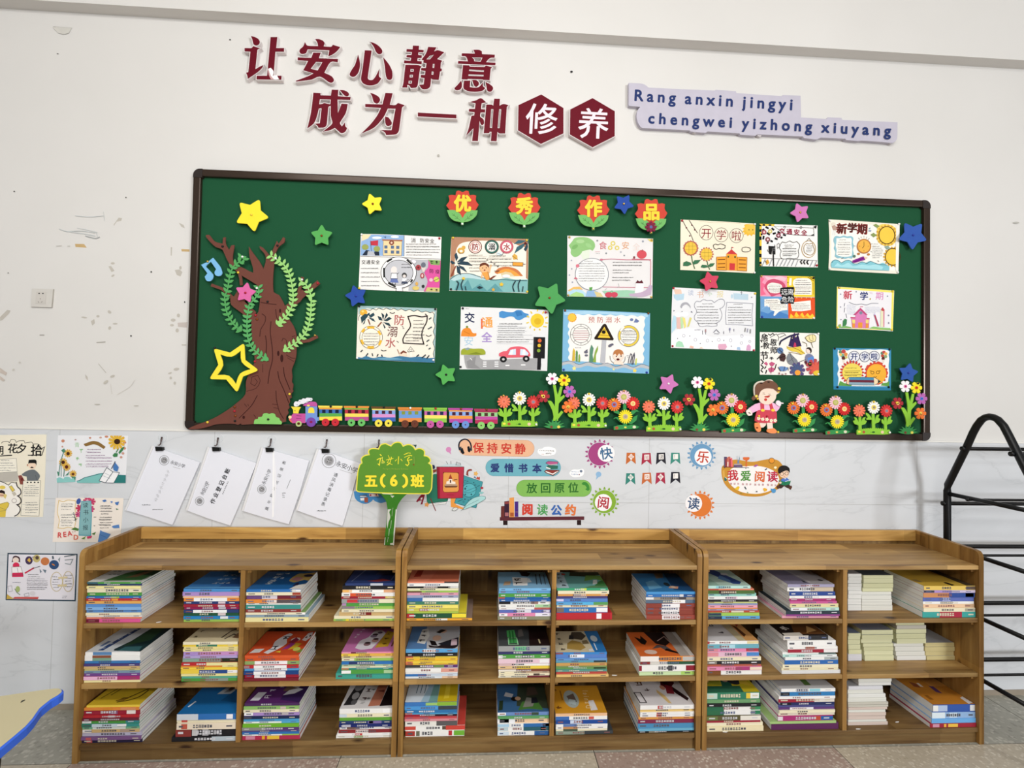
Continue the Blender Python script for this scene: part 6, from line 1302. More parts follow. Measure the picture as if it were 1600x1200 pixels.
seal = lambda x, y, s: f'r 777 {x},{y} {30*s} {30*s} 2.5; r 777 {x},{y} {21*s} {21*s} 1.5; e 9A9A9E {x},{y} {19*s} {19*s}; l 444 3 {x-9*s},{y+8*s} {x-2*s},{y-8*s} {x+4*s},{y+6*s}; l 444 3 {x+4*s},{y+9*s} {x+8*s},{y-6*s} {x+12*s},{y+2*s}; l E8E8EC 2 {x-8*s},{y-2*s} {x+8*s},{y+4*s}'
folder('240,112 528,212 442,405 356,600 210,552 70,510', (273, 126), (290, 78), 'white report folder farthest from the class sign, beside the posters',
       seal(306, 197, 1) + '; t 3A3A40 26 358,210 425,232 20 永安小学; l 888 1.5 362,238 408,250; ' + ';'.join(f'h 333 {331-11*i-9} {258+25*i} {331-11*i+9} {278+25*i} 4' for i in range(8)) + '; h 444 162 468 230 484 1; h 444 232 488 300 522 1', 'clear hook holding the folder beside the posters')
folder('590,116 882,216 805,405 718,604 580,560 452,512', (628, 128), (641, 82), 'white report folder with large printed characters up its cover',
       seal(527, 452, 0.9) + '; t 3A3A40 27 545,402 573,342 -66 永安小学; l 888 1.5 562,400 588,345; b 1E1E22 33 610,452 700,264 -66 作业登记台账; k 333 10 672,405 705,332 8', 'clear hook holding the folder with the large characters')
folder('925,120 1211,200 1155,390 1084,596 950,560 802,515', (962, 132), (972, 88), 'white report folder with a clear shiny strip across it',
       seal(916, 378, 0.9) + '; t 3A3A40 27 930,335 962,265 -66 永安小学; t 1E1E22 24 948,498 1055,212 -68 晨午检情况记录表; l 444 2 1072,375 1095,318; h 333 1040 395 1062 435 3; p F6F7FA 985,138 995,138 992,548 980,556; p F0F0F4 996,150 1008,330 996,520', 'clear hook holding the folder with the shiny strip')  # two pale slivers in the print paint a reflection on the clear plastic
folder('1272,128 1530,216 1478,410 1420,606 1280,562 1140,512', (1312, 139), (1320, 92), 'white report folder tucked nearest the green class sign',
       seal(1336, 200, 1.45) + '; t 1E1E22 38 1398,220 1500,258 18 永安小学; l 888 1.5 1402,255 1480,280; t 2A2A2E 27 1378,288 1300,470 18 通风消毒记录表; h 444 1258 495 1338 530 1', 'clear hook holding the folder nearest the class sign')
hk = W(540 + 316 / 6.154, 670 + 140 / 6.154, -0.010)
h = empty('wall_hook', hk, 'clear hook half hidden above the green class sign', 'hook', 'clear adhesive hooks on the tiles')
b = MB(); b.tube([hk + Vector((0.004, -0.0004, 0.012)), hk + Vector((0.004, -0.0022, 0.012))], 0.017, glass('clear_plastic_disc', 0.08, 0.22), 24); b.build('adhesive_disc', h)
b = MB(); b.tube([hk + Vector((0.003, -0.004, 0.016)), hk + Vector((0.003, -0.007, 0.002)), hk + Vector((0.002, -0.009, -0.012)), hk + Vector((-0.001, -0.0125, -0.0175)), hk + Vector((-0.005, -0.015, -0.015))], [0.003, 0.0027, 0.0024, 0.0022, 0.0018], mat('5A4A48', 0.25, 0.7), 8); b.build('hook', h, smooth=True)

# ================================================================ green class sign standing on the bookcase
CSN = (540, 670, 6.154)
pb0 = Zp(540 + 418 / 6.154, 670 + 1120 / 6.154, TOPZ)
YS = pb0.y
sg = empty('class_sign', (pb0.x, YS, TOPZ), 'green tree-shaped class sign paddle standing on the bookcase top', 'sign')
out = '100,590 112,420 132,345 152,325 145,295 160,268 190,250 222,245 215,215 235,190 275,185 315,190 325,165 345,145 385,138 415,152 435,160 455,138 495,123 535,132 555,162 590,148 625,150 655,170 672,195 700,185 740,192 765,220 760,255 790,262 815,285 820,315 805,330 830,350 838,420 832,560 820,600 790,628 600,628 320,620 150,612 120,608'
a = Art(CSN, YS + 0.004); a.rough = 0.35
a.poly(mat('EDE04E', 0.35), pts(out), 0.010, side=mat('E8E2C8', 0.4)); a.build('border', sg)
a = Art(CSN, YS - 0.0061); a.rough = 0.35
a.poly(mat('5C9030', 0.35), offset_poly(pts(out), -10), 0.0006)
a.draw('''l F0E23C 9 330,245 345,260 ; l F0E23C 7 300,300 325,285 350,280; l F0E23C 9 335,280 325,350 310,335; l F0E23C 6 350,300 375,320; l E8E060 5 355,270 350,330 375,325
l F0E23C 5 410,255 420,290 400,325; l F0E23C 6 390,300 460,285; l F0E23C 7 440,270 425,330 395,350 ; l F0E23C 5 400,325 450,345
l F0E23C 8 510,265 505,340; l F0E23C 6 475,310 492,295; l F0E23C 7 530,290 545,310
l F0E23C 6 560,250 600,232 625,235; l F0E23C 6 565,275 615,255 640,260; l F0E23C 8 615,270 595,295 610,330 595,355 575,340; l F0E23C 7 590,305 640,295; l B8B060 2 658,265 660,335; e 8A4A20 655,345 7 8
w A8B848 17 357,390 602,392 Yongan Primary School
T F6E13C 128 244,500 244,500 0 五; T F6E13C 128 690,500 690,500 0 班''')
a.latin('F6E13C', 150, 425, 548, 508, 548, '6', 0.04)
a.draw('l F6E13C 26 378,438 350,465 343,500 352,535 378,560; l F6E13C 26 550,440 580,468 588,505 578,540 548,562'); a.build('face', sg)
a = Art(CSN, YS + 0.0035); a.rough = 0.4
a.poly(mat('35761E', 0.4), pts('325,610 600,618 545,670 505,730 490,780 478,900 470,1020 464,1121 368,1121 380,1010 392,900 402,780 390,700 360,655'), 0.009, side=mat('D8D8CC', 0.5))
a.draw('p C9C9C0 405,775 440,772 420,800 430,850 412,900 402,960 398,900; p D8D8D0 482,775 492,775 470,1020 464,1121 456,1121 462,1000; p C0C4B4 430,640 470,645 450,665; p C8CCBE 428,1100 460,1095 458,1117 428,1116; p D0D0C8 376,1050 384,1040 378,1118 370,1118; l C8CCBE 4 420,960 415,1030; l C8CCBE 3 440,880 432,960; l B8BCAE 3 455,760 445,840; p CFCFC6 330,612 480,616 440,632 360,628; l C8CCBE 3 410,1040 402,1090')
a.build('handle', sg)

# ================================================================ stickers on the tiles
S0, S1, S2, S3 = (540, 670, 6.154), (700, 670, 6.154), (900, 670, 4.444), (1120, 690, 12.0)
YK = -0.0102
def sticker(name, crop, art, lab, cat, group=None):
    a = Art(crop, YK); a.rough = 0.5; a.draw(art)
    o = a.build(name); return tag(o, lab, cat, group)
S4 = (640, 690, 10.0)
sticker('sticker', S4, '''
p 2F7A64 250,560 380,510 430,515 600,890 590,930 300,970 270,960; c 24302E 5 280,970 590,932 600,900; p E8E8E4 300,985 570,945 572,965 300,1000; c 444 4 300,1000 570,975 572,935; p 8A2438 180,830 240,830 200,980 170,985 190,920 140,930 120,950 100,935; p F0EEEE 175,880 205,870 195,905 170,910; l 7A3A34 14 325,885 408,1082; s E2A060 268,985 45 -80
p E59A48 640,885 720,880 720,980 850,1040 850,1060 645,1020; p 4597A0 850,530 1145,630 1040,1040 860,1010 700,960 720,880; c 2A4A50 5 850,530 1145,630 1040,1040 700,960; e 58AEB8 930,760 108 100; c 2C5058 5 840,790 930,800 1010,770 1050,740 1045,710 1020,720; r 2C5058 930,760 108 110 5; e 2C5058 868,735 14 18; e 2C5058 890,700 9 9; e 2C5058 965,825 13 13; e 2C5058 870,825 12 12; r 2C5058 868,628 20 22 4; r 2C5058 1025,675 14 14 4; e 2C5058 1002,640 9 10; e 2C5058 908,620 8 10; l 2C5058 8 1055,700 1095,685; l 2C5058 9 755,935 830,905; e 2C5058 865,900 12 10; e 2C5058 960,900 10 9; r 2C5058 845,940 13 13 4; e 2C5058 918,915 8 8
p 8C3A30 885,520 895,460 930,430 975,432 975,455 935,458 915,480 920,540; s E2B060 1035,500 42 -70; p 4A6A8A 1000,560 1020,540 1045,580; p B84A3A 1040,580 1060,545 1080,560 1100,545 1095,600; e A83A44 1130,725 24 18; p 8AC0C0 1085,790 1130,780 1165,795 1130,820 1085,815
p BFD0D4 430,395 560,355 700,345 800,360 845,395; l 555 5 570,310 600,355; l 555 5 645,305 648,355; l 555 5 725,360 740,310; c 555 5 720,365 735,330 795,338 798,368
p B53247 425,395 850,395 830,880 440,890; p 8E2036 425,395 468,395 475,888 440,890; c 4A1A22 6 425,395 850,395 830,880 440,890; p DF9A50 525,480 765,485 770,750 745,785 545,790 520,760; c 7A3420 6 525,480 765,485 770,750 745,785 545,790 520,760; p 7A3420 520,480 548,480 525,505; p 7A3420 740,483 768,485 765,510; p 9A3A2C 605,590 638,505 672,590; p F0E4D4 612,585 665,585 668,660 612,660; p 5A3A30 628,600 650,600 650,645 628,645; p F0E4D4 575,625 612,615 612,665 575,665; p F0E4D4 668,620 715,630 715,665 668,665; p 6A4430 540,690 755,690 735,715 560,718; p B89A80 560,662 735,662 740,690 550,690; l 7A4430 12 690,600 745,590; l 8A4430 7 555,795 750,790; l 8A2430 6 590,830 690,832
p A8D4D4 830,1068 900,960 1000,880 1120,850 1185,860 1180,900 1080,960 960,1020; c 3A5A60 5 830,1068 900,960 1000,880 1120,850 1185,860 1180,900 1080,960 960,1020; l 3A5A60 4 800,1085 900,1000 1080,910; p D8DCD8 662,1075 690,1035 740,1030 755,1050 710,1080; c 3A3A3A 5 662,1075 690,1035 740,1030 755,1050 710,1080; p 1E2A50 350,365 385,365 400,400 385,430 360,425; p 8A4434 365,445 420,430 420,470 370,490''',
 'sticker of a red tower book among green and teal books', 'sticker')
sticker('sticker', S0, '''p 4A8CC4 78,600 200,600 320,600 395,620 395,700 340,714 290,700 265,680 240,705 190,722 130,705 90,665; p 24466E 135,640 205,632 205,652 140,658; p F0F0F0 140,645 200,645 200,652 140,655; p F0F0F0 140,668 180,662 178,690 145,690; p A85A44 180,660 215,660 215,708 182,708; p F0D8D8 225,625 310,625 320,650 230,652; e A83A5A 240,638 9 9; e A83A5A 295,635 8 8''', 'blue book sticker mostly covered by the green class sign', 'sticker')
sticker('sticker', S0, 'p 3E5A48 655,160 684,153 676,182; p 3A4A44 640,153 684,153 680,160 640,160', 'dark corner of a sticker peeping over the class sign', 'sticker')
sticker('speech_bubble_sticker', S0, 'e D089B8 990,200 26 26; p D089B8 985,220 1008,215 1015,248', 'small pink speech bubble sticker above the red tower book', 'sticker')
pill = lambda x0, y0, x1, y1, s: ' '.join(f'{x:.1f},{y:.1f}' for x, y in (
    [(x0 + (y1 - y0) / 2 - (y1 - y0) / 2 * math.sin(math.radians(t)), (y0 + y1) / 2 + (y1 - y0) / 2 * math.cos(math.radians(t))) for t in range(0, 181, 15)] +
    [(x1 - (y1 - y0) / 2 + (y1 - y0) / 2 * math.sin(math.radians(t)), (y0 + y1) / 2 + s - (y1 - y0) / 2 * math.cos(math.radians(t))) for t in range(0, 181, 15)]))
SG = 'pill-shaped reading rule stickers'
sticker('rule_sticker', S1, f'''p E5B491 {pill(100, 96, 830, 255, 14)}; c B8806A 2 {pill(100, 96, 830, 255, 14)}
l 1C2030 14 112,205 104,165 112,130 140,105 175,102 205,122 222,160 222,200; p 14161E 118,195 140,182 160,235 140,244 122,225; p 14161E 185,172 205,165 218,215 205,228 190,215; e 2A3A48 120,190 9 20 10; e 2A3A48 222,195 9 20 -10
b C9392F 108 292,182 695,192 1 保持安静''', 'peach pill sticker with headphones and red characters', 'sticker', SG)
sticker('rule_sticker', S1, f'''p 6FAFBE {pill(362, 290, 1084, 454, 2)}; c 4A8A98 2 {pill(362, 290, 1084, 454, 2)}
T 2F3F74 88 452,375 855,380 0 爱惜书本; p 8A3A34 925,410 950,395 1068,398 1068,410 1010,452 940,425; p F0ECE4 938,405 1005,430 1062,402 1060,412 1008,442 940,418; p 2E6A58 940,370 960,350 1058,355 1055,385 990,388; p F0ECE4 945,365 985,380 985,388 942,378; p B85A8A 940,330 965,312 1058,318 1055,335 985,345; p F0ECE4 950,335 985,345 1052,338 1052,345 985,352; c 2A2A2A 3 925,410 950,395 1068,398 1010,452; c 2A2A2A 3 940,330 965,312 1058,318 1055,340 985,350''', 'teal pill sticker with a book pile and blue characters', 'sticker', SG)
sticker('rule_sticker', S1, f'''p 82B85A {pill(658, 492, 1379, 652, 0)}; c 4F7A34 2 {pill(658, 492, 1379, 652, 0)}
b 2F6A2C 104 806,570 1205,565 0 放回原位; p 3F8A3A 1285,530 1300,512 1330,515 1355,545 1362,585 1345,598 1320,580 1335,570 1320,545 1300,540''', 'green pill sticker with a curved arrow', 'sticker', SG)
sticker('shelf_sticker', S1, '''p 5E2C34 498,850 1310,842 1310,876 498,884; p 2A1A1C 530,884 572,884 572,926 530,926; p 2A1A1C 1240,878 1280,878 1280,926 1240,926; p 6A3230 510,745 542,742 542,852 508,852; p 3A2236 542,698 588,692 588,850 542,850; p A86A70 548,805 582,805 582,840 548,840; p 8A4040 545,702 586,698 586,722 545,724; p E29A54 590,665 635,658 638,850 590,850; p A85A34 598,805 632,805 632,842 598,842; p 4A2A80 642,700 676,698 676,846 642,846; l C8A040 2 648,800 672,800
T CF4436 112 764,775 764,775 0 阅; b 4FA058 112 908,778 908,778 4 读; T 3A66B0 106 1042,782 1042,782 0 公; T DF7840 108 1180,780 1180,780 4 约''', 'brown shelf sticker with four colourful characters and book spines', 'sticker')
for art, lab in (('p FBFBFB 862,225 870,195 905,190 930,175 970,172 1000,180 1030,190 1040,215 1025,245 990,255 940,258 890,252; k 444 15 885,208 1015,212 9; k 555 15 945,236 990,238 4; l C89090 3 900,242 925,244', 'white cloud label beside the peach pill sticker'),
                 ('p FBFBFB 1165,430 1180,405 1210,390 1250,392 1290,385 1308,400 1300,445 1260,462 1210,465 1180,450; k 5A86B0 14 1185,412 1255,416 6; k 5A86B0 14 1190,436 1245,440 5; e 6A7A90 1280,408 13 12; e 8A5A6A 1262,440 6 5', 'white cloud label beside the teal pill sticker')):
    sticker('cloud_label', S1, art, lab, 'sticker', 'small white cloud labels')
sticker('speech_bubble_sticker', S1, 'e 8FB6D8 1448,438 27 26; p 8FB6D8 1430,450 1450,462 1422,492', 'small blue speech bubble sticker near the green toothed sun', 'sticker')
def sun(cx, cy, ro, ri, col, ox, oy, ch, ccol, rot, lab):
    a = Art(S2, YK); a.rough = 0.5; n = 18; o = []
    for i in range(n):
        an = 2 * math.pi * (i + 0.5) / n
        p = (cx + ro * math.cos(an), cy + ro * math.sin(an)); t = (-math.sin(an), math.cos(an)); rr = ro * 0.83
        b0 = (cx + rr * math.cos(an) - t[0] * 9, cy + rr * math.sin(an) - t[1] * 9); b1 = (cx + rr * math.cos(an) + t[0] * 9, cy + rr * math.sin(an) + t[1] * 9)
        a.poly(mat(col, 0.5), [b0, (p[0] - t[0] * 3, p[1] - t[1] * 3), p, (p[0] + t[0] * 3, p[1] + t[1] * 3), b1])
    a.draw(f'e {col} {cx} {cy} {ri} {ri}'); a.draw(f'e F4F1F2 {cx+ox} {cy+oy} {ri*0.74:.1f} {ri*0.74:.1f}')
    a.cjk(ccol, 88, cx + ox, cy + oy, cx + ox, cy + oy, rot, ch, 0.02)
    tag(a.build('sun_sticker'), lab, 'sticker', 'toothed sun stickers with one character each')
sun(165, 175, 102, 80, 'A4447E', 45, -5, '快', '3F6A90', -8, 'magenta crescent sun sticker near the blue speech bubble')
sun(198, 506, 102, 80, '86AE38', -8, 6, '阅', 'B02A38', 6, 'green sun sticker below the green pill end')
sun(872, 185, 100, 80, '6A9AC0', 10, 10, '乐', 'C0442E', 8, 'blue sun sticker beside the pennants')
sun(862, 530, 100, 80, 'DC7A34', -45, -12, '读', '2F4C74', 8, 'orange crescent sun sticker below the blue sun')
PEN = [(348, 166, 'C46A34', '阅', 'upper row, orange-brown pennant sticker'), (456, 170, 'A82C44', '阅', 'upper row, crimson pennant sticker'), (557, 167, '26242E', '读', 'upper row, black pennant sticker'), (657, 166, '3F8A7C', '！', 'upper row, teal pennant sticker'),
       (345, 308, '3A8478', '悦', 'lower row, teal pennant sticker'), (458, 306, 'C46A3C', '快', 'lower row, orange-brown pennant sticker'), (553, 305, 'A8304A', '乐', 'lower row, crimson pennant sticker'), (657, 300, '22222C', '！', 'lower row, black pennant sticker')]
for i, (x, y, col, ch, lab) in enumerate(PEN):
    k = 0 if i in (1, 2, 5, 6) else 3
    q = (f'p F2EDE8 {x+35},{y+6} {x+56},{y+28} {x+35},{y+52} {x+14},{y+28}' if i in (0, 4, 6) else f'p F2EDE8 {x+18},{y+10} {x+52},{y+8} {x+52},{y+44} {x+18},{y+46}')
    sticker('pennant_sticker', S2, f'p {col} {x+4},{y} {x+62},{y-2+k} {x+68},{y+80} {x+35},{y+52} {x-2},{y+82}; {q}; t {col} 30 {x+35},{y+28} {x+35},{y+28} 4 {ch}', lab, 'sticker', 'swallow-tailed pennant stickers')
sticker('reading_sticker', S3, '''
p C88F32 95,480 140,430 200,400 290,345 380,338 470,352 560,368 640,378 740,372 840,350 920,335 1000,325 1080,330 1150,355 1210,410 1260,500 1290,600 1280,720 1230,820 1150,890 1060,930 960,985 850,1020 720,1032 560,1025 430,1000 300,940 200,860 130,760 95,650 85,560
p F3F0EE 290,500 420,470 560,462 700,455 800,462 900,480 1010,520 1100,570 1150,640 1170,720 1140,800 1080,870 980,930 860,965 740,980 600,972 480,950 370,900 280,830 220,750 210,660 230,570; p D8A850 110,560 140,520 150,640 180,760 150,740 115,650
p 5A4A6A 135,285 190,285 190,475 135,475; p 8A3A40 155,330 190,320 190,475 158,475; p C86A5A 190,300 230,280 255,285 262,475 192,475; p F0E8E0 200,380 218,380 216,465 198,465; p A83A44 235,320 262,320 262,475 232,475; p E86A70 262,300 290,310 302,475 262,475; p 3A2226 108,472 605,485 605,497 108,482; e 3A2226 150,490 8 12; e 3A2226 545,500 8 12
p A8A0A8 320,420 440,412 480,435 330,440; p 5A4A78 318,442 478,440 482,478 316,475; p 6A8AB0 388,345 420,340 418,410 385,410; l 8A9AA8 6 385,340 380,265; p 7A9AB0 412,345 425,275 435,335; p D86A34 495,292 610,292 600,330 565,370 570,470 535,470 545,370 505,330; l D86A34 10 495,300 500,330 520,345; l D86A34 10 612,300 602,330 580,345
d 6A4A20 1030,357 58 14; e E8962C 1030,357 46 44; p A85AA0 685,470 720,435 775,430 770,450 730,475; e F4ECC0 1098,487 28 22; p 4A4A5A 895,525 935,500 950,510 915,540; p 2E6A60 140,690 150,665 190,700 182,742 145,735; p D8E0DC 155,660 195,695 188,702 152,672
b C2303C 212 300,632 300,632 -3 我; b 4F9038 205 545,640 545,640 0 爱; b DC6A38 212 808,655 808,655 3 阅; b BE2C4A 215 1045,655 1045,655 3 读
t B04A5A 42 268,790 400,792 1 我读书; t B04A5A 42 490,798 632,802 1 我进步; t B04A5A 42 722,805 868,808 1 我收获; t B04A5A 42 962,810 1102,815 1 我成长
p E8C030 330,885 400,835 430,850 410,905 360,908; p 2A3A40 515,850 530,840 560,890 545,900; p E8B038 865,880 900,868 945,890 940,925 890,938; p 2A2A3A 732,930 760,925 765,945 735,948; p 8A8030 430,960 470,955 470,972 440,975; p 6A9A50 560,950 590,945 588,970; p 4F94C8 1010,880 1050,890 1060,880 1110,895 1100,950 1060,965 1030,940
e F0CCB0 1262,600 92 82; p 1A1412 1155,580 1152,520 1185,470 1250,445 1320,462 1365,510 1368,590 1345,555 1300,545 1250,560 1190,590 1175,605; r 3A2A26 1222,605 32 30 8; r 3A2A26 1310,598 32 30 8; l 3A2A26 7 1254,600 1278,598; e C87A6A 1268,650 14 6; p 4A74C4 1210,700 1260,685 1320,682 1360,720 1370,790 1200,790; p F0F0F0 1250,695 1300,685 1290,705; p 3A2A24 1180,800 1250,790 1340,790 1390,850 1330,870 1265,830 1200,880 1130,850
p 1F7A54 1165,725 1275,755 1390,730 1370,800 1275,825 1180,800; l F0F0F0 10 1285,750 1330,735 1375,735; l 0F4A34 5 1275,755 1275,822; e F0CCB0 1190,770 26 20; p 5A3424 1125,830 1160,820 1185,870 1150,890 1128,870; p 5A3424 1345,865 1395,820 1415,850 1390,900 1365,895''',
 'round yellow reading sticker with a boy holding a green book', 'sticker')

# ================================================================ books
K1, K2 = 6.154, 6.4
ROW = {'top': SH[0], 'middle': SH[1], 'bottom': SH[2]}
CN = {'navy': '2C3E70', 'blue': '2F6FB4', 'sky': '5AA0D4', 'teal': '3A8F88', 'green': '4F9A44', 'lime': '9AC25A', 'yellow': 'E8CC4A', 'cream': 'E8DFC0', 'white': 'ECEBE8',
      'grey': '9A9C9C', 'black': '1E1E22', 'red': 'B82C34', 'crimson': '9C2438', 'maroon': '6E2638', 'magenta': 'A83070', 'pink': 'E08AB0', 'lilac': 'A98CC8', 'purple': '5A3470',
      'orange': 'E0893C', 'tan': 'CDAE78', 'brown': '7A4434', 'peach': 'E8C4A0', 'mint': 'B4DCD4', 'olive': '6A6A38', 'salmon': 'DC8468', 'periwinkle': '5C6CB4', 'darkgreen': '24543A'}
WORD = {'sky': 'light blue', 'lime': 'light green', 'darkgreen': 'dark green', 'mint': 'pale mint'}
ORD = ['', 'topmost', 'second', 'third', 'fourth', 'fifth', 'sixth', 'seventh', 'eighth', 'ninth', 'tenth', 'eleventh', 'twelfth', 'thirteenth', 'fourteenth', 'fifteenth']
def bookmesh(x0, x1, yf, dep, z0, z1, spine, cover, decor, title, rg, parent=None):
    """paperback lying flat, spine to the room"""
    t = min(0.0003, (z1 - z0) * 0.08)
    ms, mc = mat(spine, 0.45, 0, 0.04), mat(cover, 0.45, 0, 0.04)
    b = MB()
    b.box(x0, x1, yf, yf + 0.0012, z0, z1, ms)
    b.box(x0, x1, yf + 0.0012, yf + dep, z1 - t, z1, mc); b.box(x0, x1, yf + 0.0012, yf + dep, z0, z0 + t, mc)
    h = z1 - z0; yy = yf - 0.00025; L = x1 - x0
    def q(f0, f1, a0, a1, col):
        b.quad([(x0 + L * f0, yy, z0 + h * a0), (x0 + L * f1, yy, z0 + h * a0), (x0 + L * f1, yy, z0 + h * a1), (x0 + L * f0, yy, z0 + h * a1)], mat(col, 0.45, 0, 0.04))
    light = sum(hexrgb(spine)) / 3
    for f0, f1, col in decor: q(f0, f1, 0.0 if f1 - f0 > 0.24 else 0.1, 1.0 if f1 - f0 > 0.24 else 0.9, col)
    if title and h > 0.0042:
        yy = yf - 0.0005
        base = spine
        for f0, f1, col in decor:
            if f0 <= 0.42 <= f1: base = col
        dk = sum(hexrgb(base)) / 3 > 0.22
        c = rg.choice(['5A5A62', '5E6888', '8A5A58', '54545C']) if dk else rg.choice(['C8C8CC', 'D0C8B0', 'D4D4D8'])
        n = rg.randint(4, 9); f = rg.uniform(0.24, 0.36); w = min(0.036, 0.4 * h / L + 0.010)
        for i in range(n):
            if f + w > 0.8: break
            if rg.random() < 0.35: q(f, f + w * 0.35, 0.25, 0.78, c); q(f + w * 0.5, f + w, 0.25, 0.78, c)
            elif rg.random() < 0.5: q(f, f + w, 0.25, 0.45, c); q(f + w * 0.1, f + w * 0.9, 0.56, 0.78, c)
            else: q(f, f + w, 0.3, 0.74, c)
            f += w * 1.32
        if rg.random() < 0.6:
            g = rg.uniform(0.8, 0.86); q(g, g + 0.1, 0.38, 0.62, c)
        if rg.random() < 0.5: q(0.04, 0.04 + rg.uniform(0.06, 0.13), 0.36, 0.64, c)
    o = b.build('book', parent, origin=((x0 + x1) / 2, yf + dep / 2, z0))
    p = MB(); p.box(x0 + 0.0004, x1 - 0.0004, yf + 0.0012, yf + dep - 0.0015, z0 + t, z1 - t, PAGES); p.build('page_block', o)
    return o
